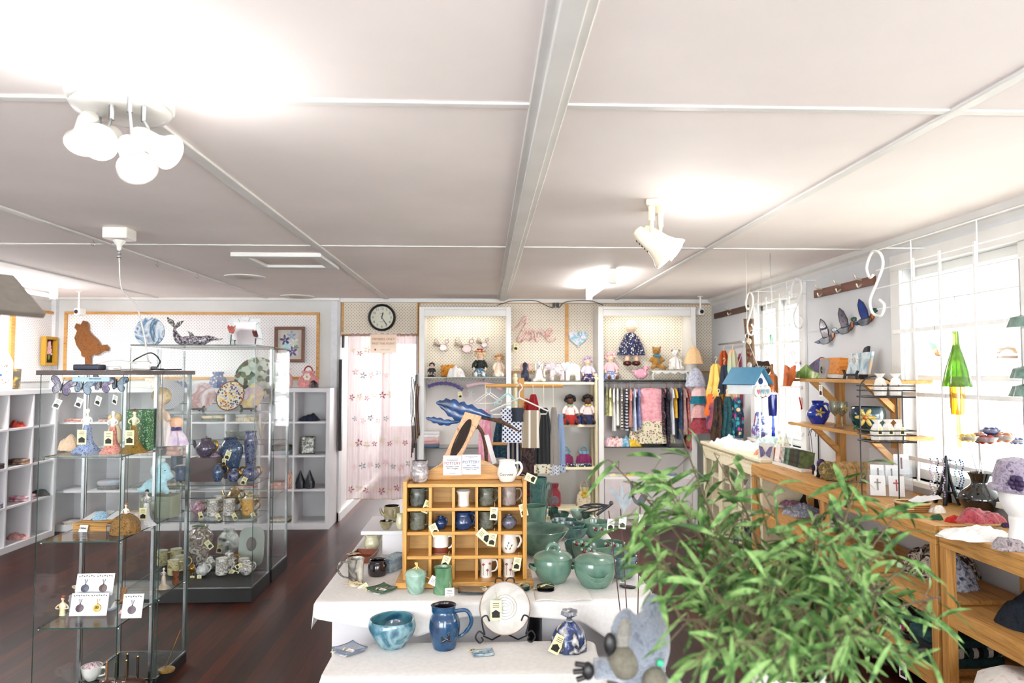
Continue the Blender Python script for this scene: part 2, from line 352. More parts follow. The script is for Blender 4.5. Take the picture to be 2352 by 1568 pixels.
# ---------------- windows ----------------
def window(i, y0, y1, z0, z1, mull, bars):
    t = bpy.data.objects.new('window_%d' % i, None); COL.objects.link(t); t.location = (XR, y0, z0); struct(t)
    m = MB()
    a = .1
    m.box(XR-.025, XR, y0-a, y0, z0, z1); m.box(XR-.025, XR, y1, y1+a, z0, z1); m.box(XR-.025, XR, y0-a, y1+a, z1, z1+a)
    m.build('architrave', TRIMW, t, world=1, bev=.004)
    m = MB(); m.box(XR-.06, XR+.1, y0-a-.02, y1+a+.02, z0-.03, z0); m.build('sill', TRIMW, t, world=1, bev=.004)
    m = MB(); X = XR+.07
    e = [y0]+[y0+(y1-y0)*q for q in mull]+[y1]
    for j in range(len(e)-1):
        b0, b1 = e[j], e[j+1]
        m.box(X-.02, X+.02, b0, b0+.05, z0, z1); m.box(X-.02, X+.02, b1-.05, b1, z0, z1)
        m.box(X-.02, X+.02, b0, b1, z0, z0+.06); m.box(X-.02, X+.02, b0, b1, z1-.05, z1); m.box(X-.025, X+.025, b0, b1, z0+.02+(z1-z0)*.45, z0+.05+(z1-z0)*.45)
    for q in mull: m.box(XR-.0, XR+.12, y0+(y1-y0)*q-.035, y0+(y1-y0)*q+.035, z0, z1)
    m.build('sash_frame', TRIMW, t, world=1, bev=.003)
    m = MB(); m.box(X-.003, X+.003, y0+.02, y1-.02, z0+.02, z1-.02); m.build('pane', GLASS, t, world=1)
    m = MB()                                             # white security bars inside
    Xb = XR-.035
    for q in bars: m.box(Xb-.006, Xb+.006, y0+(y1-y0)*q-.007, y0+(y1-y0)*q+.007, z0, z1+.05)
    for q in (.1, .4, .7): m.box(Xb-.004, Xb+.01, y0-.06, y1+.06, z0+(z1-z0)*q-.012, z0+(z1-z0)*q+.012)
    m.build('security_bars', mat('#f2f2f2', rough=.4), t, world=1)
window(1, *WIN[0], [.5], [.15, .35, .65, .85]); window(2, *WIN[1], [.52], [.12, .3, .42, .66, .8, .92]); window(3, *WIN[2], [.5], [.2, .4, .6, .8])
# ---------------- ceiling fittings ----------------
BULB = mat('#ffffff', emit=5, rough=.5); BULB2 = mat('#f4f4f0', emit=.9, rough=.4); TUBEM = mat('#ffffff', emit=10); LAMPW = mat('#efece6', rough=.3, coat=.4, scale=5); LAMPC = mat('#ece2cc', rough=.35, coat=.3, scale=5)
def spot_head(par, p, d, L, r, wm, name='lamp_head', slots=False, glow=True, en=30):
    """one swivelling can: neck at p, pointing along d"""
    d = Vector(d).normalized(); M = Matrix.Translation(p) @ d.to_track_quat('Z', 'Y').to_matrix().to_4x4()
    m = MB(); m.lathe([(.0, -L*.5), (r*.45, -L*.46), (r*.6, -L*.3), (r*.62, L*.1), (r*.75, L*.28), (r, L*.42), (r*1.02, L*.5), (r*.95, L*.5), (r*.7, L*.25), (0, L*.2)], 28, M)
    h = m.build(name, wm, par, smooth=1)
    if slots:
        m = MB()
        for i in range(5): m.box(-r*.3, r*.3, -r*.64, -r*.60, -L*.3+i*L*.085, -L*.3+i*L*.085+L*.03, M)
        m.build('vent_slots', mat('#7a5a48', rough=.8), h)
    m = MB(); m.lathe([(0, L*.53), (r*.5, L*.52), (r*.88, L*.46), (r*.7, L*.27), (.0, L*.26)], 28, M); m.build('bulb', (BULB if en > 1.2 else BULB2) if glow else LAMPW, h, smooth=1)
    if glow and en > 1.2:
        q = Vector(p)+d*(L*.5+.08)
        w = par.location; light('POINT', 'bulb_light', (w.x+q.x, w.y+q.y, w.z+q.z), en, .05, (1, .99, .97))
    return h
c = onz(280, 228, ZC)
t = thing('ceiling_spotlight', 'large round white ceiling light with four swivelling spot heads', 'light', (c.x, c.y, ZC), 'ceiling spotlights')
m = MB()
m.lathe([(.155, 0), (.155, -.012), (.148, -.02), (0, -.02)], 10, Matrix.Rotation(.1, 4, 'Z')); m.build('mounting_plate', TRIMW, t)
m = MB(); m.lathe([(.0, -.02), (.132, -.02), (.14, -.032), (.13, -.045), (.1, -.052), (0, -.056)], 48); m.build('base_plate', mat('#cfccc6', rough=.3, coat=.4), t, smooth=1)
HS = [((240, 320, 2.0), (.1, -.75, -.4), 18), ((362, 335, 2.02), (.8, -.15, -.45), 22), ((308, 365, 1.9), (.4, -.4, -.65), 6), ((195, 308, 2.15), (-.5, .6, -.4), 4)]
for i, (q, d, en) in enumerate(HS):
    p = at(*q) - Vector((c.x, c.y, ZC)); sx, sy = p.x*.62, p.y*.62
    m = MB(); m.tube([(sx, sy, -.05), (sx, sy, -.095)], .008); m.tube([(sx, sy, -.09), tuple(p)], .005); m.build('stem', STEEL, t, smooth=1)
    spot_head(t, p-Vector(d).normalized()*.02, d, .13, .05, mat('#d3d0ca', rough=.35, coat=.3), glow=True, en=en*.16)
c = onz(1505, 470, ZC)
t = thing('ceiling_spotlight', 'cream ceiling bracket with two slotted spot heads, beyond the larger round light', 'light', (c.x, c.y, ZC), 'ceiling spotlights')
m = MB(); m.prism([(-.14, 0), (-.13, -.03), (.13, -.03), (.14, 0)], .07, Matrix.Rotation(R(72), 4, 'Z')); m.build('bracket', LAMPC, t, bev=.008)
for p, d in (((.03, .03, -.17), (.75, -.15, -.5)), ((-.05, -.12, -.22), (.7, -.2, -.75))):
    m = MB(); m.tube([(p[0]+.01, p[1]+.03, -.02), (p[0]+.01, p[1]+.03, -.10)], .016); m.tube([(p[0]+.01, p[1]+.03, -.10), (p[0], p[1], p[2]+.02)], .01); m.build('stem', LAMPC, t, smooth=1)
    spot_head(t, p, d, .21, .062, LAMPC, slots=True, en=2.6)
labs = ['fluorescent tube light on ceiling above the gap between the white display cases', 'fluorescent tube light over the far left corner of the shop', 'unseen fill tube light added on the ceiling behind the viewer, left', 'unseen fill tube light added on the ceiling behind the viewer, centre']
for (x, y, l), lab in zip(TUBES, labs):
    t = thing('tube_lamp', lab, 'light', (x, y, ZC), 'fluorescent tube lights')
    m = MB(); m.box(-.025, .025, -l/2-.03, l/2+.03, -.045, 0); m.build('batten', LAMPW, t, bev=.004)
    for s in (-1, 1):
        m = MB(); m.box(-.03, .03, s*(l/2+.03)-.02, s*(l/2+.03)+.02, -.12, 0); m.build('end_cap', LAMPW, t, bev=.004)
    m = MB(); m.tube([(0, -l/2, -.09), (0, l/2, -.09)], .017, 12); m.build('tube', TUBEM, t, smooth=1)
# pull-cord style ceiling socket with cable to the display cabinets
c = onz(275, 525, ZC)
t = thing('ceiling_socket', 'white ceiling socket box with a plug in it above the glass cabinets', 'socket', (c.x, c.y, ZC))
m = MB(); m.box(-.07, .07, -.06, .06, -.065, 0); m.build('box', LAMPW, t, bev=.008)
m = MB(); m.lathe([(.0, -.065), (.034, -.068), (.03, -.08), (.014, -.10), (.012, -.125), (0, -.13)], 20); m.build('plug', LAMPW, t, smooth=1)
m = MB(); m.lathe([(.008, -.13), (.012, -.17), (0, -.172)], 10); m.build('cord_grip', mat(['#dddddd', '#333333'], 'stripes', axis=2, scale=120), t)
b = at(345, 800, 3.9);
m = MB(); m.tube(spl([(c.x, c.y, ZC-.16), (c.x+.02, c.y, ZC-.35), tuple(at(312, 700, 3.95)), tuple(at(330, 765, 3.92)), (b.x, b.y, 1.66), (b.x+.02, b.y, 1.645)], 8), .0045, 6)
tag(m.build('power_cable', mat('#d9d5d2', rough=.5), smooth=1), 'long grey power cable hanging from ceiling socket to cabinet top', 'cable')
# cup hooks on the batten
for i, (px, py) in enumerate(((214, 553), (362, 602), (453, 630))):
    p = onz(px, py, ZC-.02); m = MB(); m.tube([(0, 0, .01)]+[(x, 0, z-.018) for x, _, z in arc(0, 0, .012, 90, -200, 12)], .0018, 6)
    o = m.build('cup_hook', STEEL, smooth=1, loc=p); tag(o, ['cup hook on batten just left of ceiling socket', 'middle cup hook on the batten, right of the socket', 'cup hook on the batten left of the round vent'][i], 'hook', 'cup hooks in the ceiling batten')
def camera_(px, py, Y, name, lab, rz):
    p = at(px, py, Y)
    t = thing('security_camera', lab, 'camera', (p.x, p.y, p.z), 'ceiling security cameras', rz)
    m = MB(); m.tube([(0, 0, ZC-p.z), (0, 0, .03)], .011); m.lathe([(.03, ZC-p.z-.008), (.03, ZC-p.z), (0, ZC-p.z)], 16); m.build('stalk', LAMPW, t, smooth=1)
    m = MB(); m.box(-.035, .035, -.03, .06, -.035, .035); m.build('housing', LAMPW, t, bev=.01)
    m = MB(); m.tube([(0, -.032, 0), (0, -.036, 0)], .022, 20); m.build('lens', BLACK, t, smooth=1)
camera_(1609, 716, 7.5, 'a', 'white security camera hanging near the right corner above the scarves', .15)
camera_(181, 716, 7.3, 'b', 'white security camera hanging from ceiling above the brown hen cut-out', -.3)
# corner of a hanging taupe roof, close by on the left
p = at(20, 705, 1.5)
# ---------------- pegboards on the walls ----------------
def pegboard(lab, x0, x1, z0, z1, Y, wm, mids=(), fr=.03):
    t = thing('pegboard', lab, 'pegboard', (x0, Y, z0), 'framed pegboards')
    m = MB(); m.box(x0, x1, Y-.012, Y-.002, z0, z1); m.build('panel', wm, t, world=1)
    m = MB()
    m.box(x0-fr, x1+fr, Y-.03, Y-.002, z1, z1+fr); m.box(x0-fr, x1+fr, Y-.03, Y-.002, z0-fr, z0)
    m.box(x0-fr, x0, Y-.03, Y-.002, z0, z1); m.box(x1, x1+fr, Y-.03, Y-.002, z0, z1)
    for q in mids: m.box(q-.02, q+.02, Y-.028, Y-.012, z0, z1)
    m.build('frame', PINEX, t, world=1)
    return t
YW = 7.86
a = at(158, 722, YW); b = at(727, 865, YW); pegboard('wide white pegboard in pine frame on the left back wall', a.x, b.x, b.z, a.z, YW, PEGW)
a = at(790, 695, YB); b = at(958, 768, YB); pegboard('beige pegboard above curtained doorway behind clock', a.x, b.x, b.z, a.z, YB, PEG, fr=.022)
a = at(966, 697, YB); b = at(1636, 852, YB); mid = at(1301, 700, YB).x; pegboard('long beige pegboard in pine frame behind the white display cases', a.x, b.x, b.z, a.z, YB, PEG, mids=(mid,), fr=.022)
a = onx(138, 725, XL); b = onx(15, 880, XL)
t = thing('pegboard', 'pegboard on the left side wall behind the painted bottle', 'pegboard', (XL, a.y, 1.5), 'framed pegboards')
m = MB(); m.box(XL+.002, XL+.012, 4.4, a.y, 1.55, 2.28); m.build('panel', mat(['#f0eeee', '#a49ba6'], 'peg', .7, scale=28, ratio=.12, axis=1), t, world=1)
m = MB(); m.box(XL+.002, XL+.03, a.y, a.y+.03, 1.5, 2.31); m.box(XL+.002, XL+.03, 4.4, a.y, 2.28, 2.31);
yy = onx(26, 800, XL).y; m.box(XL+.013, XL+.035, yy-.06, yy, 1.5, 2.28); m.build('frame', PINE, t, world=1)
# ---------------- white cube shelving ----------------
def cube_shelf(lab, x0, y0, cols, rows, p=.355, dp=.39, rz=0, back=True, grp='white cube shelf units'):
    t = thing('cube_shelf', lab, 'shelf', (x0, y0, 0), grp, rz)
    w = cols*p; h = rows*p+.06; e = .04
    m = MB(); m.box(0, e, 0, dp, 0, h); m.box(w, w+e, 0, dp, 0, h); m.box(e, w, 0, dp, 0, .06); m.box(e, w, 0, dp, h-.045, h); m.build('carcass', LAMIN, t, bev=.002)
    for i in range(1, rows):
        m = MB(); m.box(e, w, .004, dp-.006, .06+i*p-.018, .06+i*p); m.build('shelf_board', LAMIN, t)
    for j in range(1, cols):
        for i in range(rows):
            m = MB(); m.box(j*p+.01, j*p+.028, .003, dp-.006, .06+i*p+.0005, .06+(i+1)*p-.0185 if i < rows-1 else h-.0455); m.build('divider', LAMIN, t)
    m = MB(); m.box(.002, w+.038, dp-.004, dp+.001, .002, h-.002); m.build('back_panel', LAMIN, t)
    return t
KY = 7.46; KR = at(757, 1000, KY).x
KX = KR-.04-8*.355
cube_shelf('white cube shelving unit along the back wall behind glass cabinets', KX, KY, 8, 4)
# left wall run: faces +X; far end near the corner
cube_shelf('white cube shelving unit along the left side wall', XL+.405, 3.35, 11, 4, rz=R(90))
KZ = [.06+i*.355 for i in range(5)]                     # standing heights in the cubes; KZ[4] is the top
KZ[4] = 1.481
# ---------------- builders for the small goods ----------------
def _tagmesh(col):
    m = MB(); m.box(-.016, .016, -.0006, .0006, -.075, -.022)
    m.mi = 1; m.prism([(-.011, -.068), (.011, -.068), (.011, -.056), (.014, -.056), (0, -.047), (-.014, -.056), (-.011, -.056)], .0016)
    for i in range(3): m.box(-.009, .009, -.0008, .0008, -.041+i*.005, -.0395+i*.005)
    m.mi = 2; m.tube([(0, 0, 0), (.002, 0, -.012), (0, 0, -.024)], .0009, 5)
    o = m.build('price_tag', [mat(col, rough=.8), INK, TWINE]); d = o.data; bpy.data.objects.remove(o); return d
TAGD = {'c': _tagmesh('#efe6b4'), 'w': _tagmesh('#f3f1ea')}
def ptag(par, loc, rot=(0, 0, 0), s=1, k='c'):
    o = bpy.data.objects.new('price_tag', TAGD[k]); COL.objects.link(o); o.parent = par; o.location = loc; o.rotation_euler = rot; o.scale = (s, s, s); return o
PR = dict(
 mug=[(.80, 0), (.92, .03), (.98, .15), (1, .5), (.98, .8), (1.0, 1)],
 straight=[(.82, 0), (.86, .02), (.86, .4), (.84, .42), (.86, .45), (.90, .8), (1, 1)],
 belly=[(.62, 0), (.72, .03), (.98, .28), (1, .45), (.88, .68), (.80, .8), (.82, .97), (.86, 1)],
 bowl=[(.42, 0), (.46, .05), (.72, .3), (.92, .65), (1, 1)],
 deep=[(.6, 0), (.66, .03), (.88, .35), (.98, .75), (1, 1)],
 pan=[(.86, 0), (.93, .04), (.98, .5), (1, 1)],
 vase=[(.5, 0), (.56, .02), (.80, .35), (1, .62), (.98, .78), (.62, .92), (.56, .95), (.66, 1)],
 tall=[(.7, 0), (.72, .02), (.75, .3), (.95, .7), (1, .82), (.8, .95), (.85, 1)],
 round=[(.45, 0), (.55, .02), (.9, .25), (1, .45), (.93, .65), (.6, .86), (.5, .9), (.52, 1)],
 cup=[(.45, 0), (.5, .05), (.8, .35), (.95, .75), (1, 1)],
 bottle=[(.85, 0), (1, .03), (1, .55), (.85, .63), (.34, .74), (.3, .95), (.36, .96), (.36, 1)],
 flare=[(.75, 0), (.78, .02), (.72, .4), (.74, .7), (.95, .95), (1, 1)],
 flask=[(.62, 0), (.75, .04), (1, .3), (.9, .48), (.45, .68), (.4, .8), (.56, .98), (.6, 1)],
)
def smoothp(p, n=3):
    return [(v.x, v.y) for v in spl([(a, b, 0) for a, b in p], n)]
def vessel(name, lab, cat, loc, r, h, prof, mt, handle=None, lid=None, spout=None, tg=None, rz=0, group=None, t=None, sx=1, inner=None, hm=None, sm=3, wob=None, hsz=1.0, ring=None, seg=26):
    t = t or min(.007, r*.12)
    P_ = smoothp(PR[prof] if isinstance(prof, str) else prof, sm)
    T = thing(name, lab, cat, loc, group, rz)
    out = [(1e-5, 0)] + [(a*r, b*h) for a, b in P_]
    m = MB(); rim = out[-1]
    if lid is None:
        m.lathe(out + [(rim[0]-t*.3, rim[1]+t*.3)], seg, sx=sx, wob=wob, cap=False); m.mi = 1
        inn = [(max(a*r-t, 1e-4), b*h) for a, b in reversed(P_) if b*h > t*1.3]
        m.lathe([(rim[0]-t*.3, rim[1]+t*.3)] + inn + [(inn[-1][0]*.9, t), (1e-5, t)], seg, sx=sx, wob=wob, cap=False)
    else: m.lathe(out + [(1e-5, h)], seg, sx=sx, wob=wob)
    m.build('body', [mt, inner or mt], T, smooth=1)
    hm = hm or mt
    def wall(z):
        zz = z*h
        for (a, b), (c, d) in zip(out[1:], out[2:]):
            if b <= zz <= d: return a+(c-a)*((zz-b)/(d-b) if d > b else 0)
        return rim[0]
    if handle is not None:
        for ang in (handle if isinstance(handle, (list, tuple)) else [handle]):
            z1, z0 = (.86, .25); a, b = wall(z1)*sx-.003, wall(z0)*sx-.003; q = .55*h*hsz
            pts = spl([(a, 0, z1*h), (a+q*.55, 0, z1*h+.02*h), (a+q*.75, 0, (z1*.6+z0*.4)*h), (a+q*.45, 0, (z0+.1)*h), (b, 0, z0*h)], 5)
            m = MB(); M = Matrix.Rotation(R(ang), 4, 'Z'); m.tube(pts, [r*.13 if i < len(pts)*.7 else r*.10 for i in range(len(pts))], 8, M=M); m.build('handle', hm, T, smooth=1)
    if spout is not None:
        m = MB(); a = wall(.45); M = Matrix.Rotation(R(spout), 4, 'Z')
        m.tube(spl([(a*.9, 0, .40*h), (a*1.25, 0, .55*h), (a*1.5, 0, .92*h)], 5), [r*.26-r*.012*i for i in range(11)], 10, M=M); m.build('spout', mt, T, smooth=1)
    if lid is not None:
        m = MB(); lr = P_[-1][0]*r*1.0
        kn = lid if isinstance(lid, dict) else {}
        lh = kn.get('h', .35)*lr
        m.lathe([(lr*1.04, h), (lr*1.04, h+lh*.12), (lr*.85, h+lh*.55), (lr*.4, h+lh*.92), (1e-5, h+lh)], seg, sx=sx)
        L = m.build('lid', kn.get('m', mt), T, smooth=1)
        m = MB(); k = kn.get('k', 'ball')
        if k == 'ball': m.ball((0, 0, h+lh+lr*.14), lr*.18, 12)
        elif k == 'loop': m.tube(arc(0, h+lh*.85, lr*.34, 180, 0, 12, 0, lr*.3), lr*.13, 8)
        elif k == 'twist':
            for a_ in range(4): m.tube(spl([(lr*.35*cos(a_*1.6), lr*.35*sin(a_*1.6), h+lh*.8), (lr*.1, 0, h+lh*1.3), (-lr*.1*cos(a_), lr*.1*sin(a_), h+lh*1.9)], 4), lr*.07, 6)
        if k != 'none': m.build('knob', kn.get('km', mt), L, smooth=1)
    if ring:
        m = MB()
        for z in ring: m.tube([(wall(z)*sx*cos(a_*pi/16)*1.01, wall(z)*sin(a_*pi/16)*1.01, z*h) for a_ in range(33)], t*.35, 5)
        m.build('rim_band', hm, T, smooth=1)
    if tg:
        for q in (tg if isinstance(tg, list) else [tg]):
            ptag(T, (q[0], q[1], q[2]), (R(q[3]) if len(q) > 3 else 0, R(q[4]) if len(q) > 4 else 0, R(q[5]) if len(q) > 5 else 0), q[6] if len(q) > 6 else 1, 'w' if len(q) > 7 else 'c')
    return T
def onshelf(px, pyb, z, wpx, hpx):
    """stand a thing whose near foot shows at (px,pyb) on height z; returns centre, radius, height"""
    q = onz(px, pyb, z); r = sz(wpx, q.y)/2; return Vector((q.x*(q.y+r*.8)/q.y, q.y+r*.8, z)), r, sz(hpx, q.y)
def atY(px, Y, z): return Vector((at(px, 800, Y).x, Y, z))
def plush(name, lab, cat, loc, S, parts, mt, vox=.035, extras=(), rz=0, group=None, rot=None):
    """one continuous stuffed body from overlapping balls and limbs, features as children"""
    T = thing(name, lab, cat, loc, group, rz, rot)
    def put(m, parts):
        for q in parts:
            if q[0] == 'b': m.ball(tuple(x*S for x in q[1]), tuple(x*S for x in (q[2] if isinstance(q[2], tuple) else (q[2],)*3)), 14, rot=tuple(R(a) for a in q[3]) if len(q) > 3 else None)
            elif q[0] == 't': m.tube([tuple(x*S for x in p) for p in spl(q[1], 4)] if len(q[1]) > 2 else [tuple(x*S for x in p) for p in q[1]], [q[2]*S]*(len(spl(q[1], 4)) if len(q[1]) > 2 else 2), 10)
            elif q[0] == 'c': m.loft([tuple(x*S for x in s[:5]) for s in q[1]], 20, q[2] if len(q) > 2 else 0, q[3] if len(q) > 3 else 6)
    m = MB(); put(m, parts); m.build('body', mt, T, remesh=vox*S)
    for q in extras:
        nm, mm, pp = q[:3]
        m = MB(); put(m, pp); o = m.build(nm, mm, T, smooth=1)
        if len(q) > 3: o['label'] = q[3]
    return T
def sitdoll(skin, hair, top, low, shoe, hairs='curl', legs=True):
    """parts/extras of a seated rag doll facing -Y, height about 1"""
    body = [('b', (0, 0, .74), (.125, .12, .14)), ('t', [(0, 0, .64), (0, 0, .55)], .05), ('b', (0, .02, .42), (.13, .09, .2)),
            ('t', [(-.1, 0, .56), (-.2, -.03, .42), (-.2, -.12, .28)], .045), ('t', [(.1, 0, .56), (.2, -.03, .42), (.2, -.12, .28)], .045),
            ('b', (-.2, -.13, .26), .05), ('b', (.2, -.13, .26), .05), ('b', (0, .02, .22), (.15, .11, .1)),
            ('t', [(-.08, -.02, .16), (-.12, -.3, .13), (-.13, -.46, .08)], .06), ('t', [(.08, -.02, .16), (.12, -.3, .13), (.13, -.46, .08)], .06),
            ('b', (0, -.12, .73), (.02, .02, .02))]
    ex = [('eye', BLACK, [('b', (-.045, -.112, .76), .013)]), ('eye', BLACK, [('b', (.045, -.112, .76), .013)]), ('mouth', mat('#b8384a'), [('t', [(-.03, -.113, .69), (0, -.12, .68), (.03, -.113, .69)], .006)]),
          ('top', top, [('c', [(0, .02, .58, .09, .07), (0, .02, .5, .14, .11), (0, .02, .36, .15, .115), (0, .02, .26, .17, .14)], .04), ('t', [(-.1, 0, .56), (-.2, -.03, .43), (-.21, -.1, .32)], .06), ('t', [(.1, 0, .56), (.2, -.03, .43), (.21, -.1, .32)], .06)]),
          ('skirt', low, [('c', [(0, .0, .3, .15, .12), (0, -.05, .22, .2, .2), (0, -.1, .12, .25, .3), (0, -.12, .02, .27, .33)], .05, 9)]),
          ('shoe', shoe, [('b', (-.13, -.5, .08), (.055, .08, .075))]), ('shoe', shoe, [('b', (.13, -.5, .08), (.055, .08, .075))])]
    r2 = random.Random(5); hp = []
    if hairs == 'curl':
        for i in range(46):
            a = r2.uniform(0, 2*pi); u = r2.uniform(-.35, 1); q = sqrt(max(0, 1-u*u)); x, y, z = .15*q*cos(a), .14*q*sin(a), .77+.14*u
            if y < -.06 and u < .55: continue
            hp.append(('b', (x, y, z), r2.uniform(.035, .055)))
    else:
        hp = [('b', (0, .03, .79), (.145, .13, .135))]
        for s_ in (-1, 1):
            for k in range(4): hp.append(('t', [(s_*(.09+.02*k), .02*k-.03, .82), (s_*(.15+.02*k), .0, .65), (s_*(.14+.015*k), -.01, .45)], .03))
    ex.append(('hair', hair, hp))
    return body, ex
HOOK = spl([(0, 0, 0), (0, 0, .03), (.016, 0, .05), (.004, 0, .072), (-.014, 0, .058)], 4)
def hanger_m(par, mt, w=.19, dz=0, yaw=90, r=.0028):
    m = MB(); M = Matrix.Rotation(R(yaw), 4, 'Z') @ Matrix.Translation((0, 0, dz))
    m.tube(HOOK, r*.8, 6, M=M); m.tube([(0, 0, 0), (-w/2, 0, -.07), (-w/2+.01, 0, -.085), (w/2-.01, 0, -.085), (w/2, 0, -.07), (0, 0, 0)], r, 6, M=M)
    return m.build('hanger', mt, par, smooth=1)
def garment(lab, loc, W_, H, mt, kind='shirt', yaw=90, hm=None, mt2=None, group='small clothes on the chrome rail', cat='clothes', name='hanging_garment', th=.028, fold=.10, seed=0):
    """loc = point on the rail; the garment hangs below it"""
    T = thing(name, lab, cat, loc, group, R(yaw)); r2 = random.Random(seed)
    hanger_m(T, hm or WHITE, W_*.62, -.052, 0)
    z0 = -.06; w = W_/2; m = MB(); n = 10
    prof = {'shirt': [(.30, 0), (.75, .07), (.80, .2), (.80, .5), (.84, 1)], 'dress': [(.28, 0), (.6, .05), (.58, .25), (.56, .38), (.85, .6), (1.05, 1)],
            'skirt': [(.5, 0), (.52, .06), (.8, .5), (1, 1)], 'pants': [(.5, 0), (.55, .1), (.6, .4), (.6, 1)], 'scarf': [(.2, 0), (.5, .1), (.75, .5), (.8, 1)]}[kind]
    pp = smoothp([(a, b) for a, b in prof], 4); ph = r2.uniform(0, 6)
    secs = [(0, 0, z0-b*H, a*w, th*(.45+.55*b)*(1+.3*r2.random()), fold*(.15+b)) for a, b in pp]
    if mt2 is not None:
        k = int(len(secs)*.78); m.loft(secs[:k+1], 34, 0, 7, ph=ph); m.mi = 1; m.loft([(a, b_, c, d*1.015, e*1.04, f) for a, b_, c, d, e, f in secs[k:]], 34, 0, 7, ph=ph)
    else: m.loft(secs, 34, 0, 7, ph=ph)
    m.build('garment', [mt, mt2 or mt], T, smooth=1)
    if kind in ('shirt', 'dress'):
        for s_ in (-1, 1):
            m = MB(); L_ = .32 if kind == 'shirt' else .2
            m.loft([(s_*w*.55, 0, z0-.01, w*.16, th*.5), (s_*w*.85, 0, z0-H*.12, w*.17, th*.55), (s_*w*1.05, 0, z0-H*L_, w*.18, th*.6)], 16); m.build('sleeve', mt, T, smooth=1)
    return T
def cards(lab, loc, w, h, mt, rot=(0, 0, 0), name='card', cat='card', t=.002, group=None):
    m = MB(); m.box(-w/2, w/2, -t/2, t/2, 0, h); o = m.build(name, mt, loc=loc, rot=rot); tag(o, lab, cat, group); return o
def textmesh(s, size, mt, par, loc, rot=(pi/2, 0, 0), ext=.0006, align='CENTER', name='lettering'):
    c = bpy.data.curves.new('t', 'FONT'); c.body = s; c.size = size; c.extrude = ext; c.align_x = align; c.align_y = 'CENTER'; c.resolution_u = 3
    o = bpy.data.objects.new('t', c); COL.objects.link(o); bpy.context.view_layer.update()
    me = bpy.data.meshes.new_from_object(o.evaluated_get(bpy.context.evaluated_depsgraph_get())); bpy.data.objects.remove(o)
    me.materials.clear(); me.materials.append(mt)
    q = bpy.data.objects.new(name, me); COL.objects.link(q); q.parent = par; q.location = loc; q.rotation_euler = rot; return q
def clothpile(name, lab, cat, loc, w, d, h, mt, n=2, rz=0, group=None, seed=0):
    """folded cloth: soft rounded slabs laid in one thing"""
    T = thing(name, lab, cat, loc, group, rz); r2 = random.Random(seed); z = 0
    for i in range(n):
        m = MB(); hh = h/n; s1 = 1-.06*r2.random()
        rs = []
        for (k, zz) in ((.93, 0), (1, .25), (1, .75), (.9, 1)):
            rs.append([(s1*k*w/2*(abs(cos(a))**.35)*(1 if cos(a) > 0 else -1), s1*k*d/2*(abs(sin(a))**.35)*(1 if sin(a) > 0 else -1), z+zz*hh+.08*hh*sin(5*a+i)) for a in [2*pi*j/28 for j in range(28)]])
        m.rings(rs); m.build('fold', mt[i % len(mt)] if isinstance(mt, list) else mt, T, smooth=1); z += hh*.98
    return T
def heap(name, lab, cat, loc, w, d, h, mt, rz=0, group=None, seed=0, rough=.35, dens=14):
    """crumpled soft thing lying on a surface: one mesh"""
    o3 = Vector((seed*7.1, seed*3.3, 0))
    wv = lambda a: 1+.34*noise.noise(Vector((cos(a)*2.2, sin(a)*2.2, 0))+o3)
    def fn(u, v):
        a = 2*pi*u; q = v; x = w/2*q*cos(a); y = d/2*q*sin(a)
        k = .6*noise.noise(Vector((x*dens, y*dens, 0))+o3)+.5*noise.noise(Vector((x*dens*2.7, y*dens*2.7, 3))+o3)
        return (x*wv(a), y*wv(a), max(0, h*(1-q**3.5)*(.82+(.3+rough*1.6)*k)) + (.002 if v < 1 else 0))
    m = MB(); m.grid(48, 12, fn); m.grid(36, 1, lambda u, v: (w/2*v*cos(2*pi*u)*wv(2*pi*u), d/2*v*sin(2*pi*u)*wv(2*pi*u), 0))
    o = m.build(name, mt, loc=loc, rot=(0, 0, rz), smooth='all'); tag(o, lab, cat, group); return o
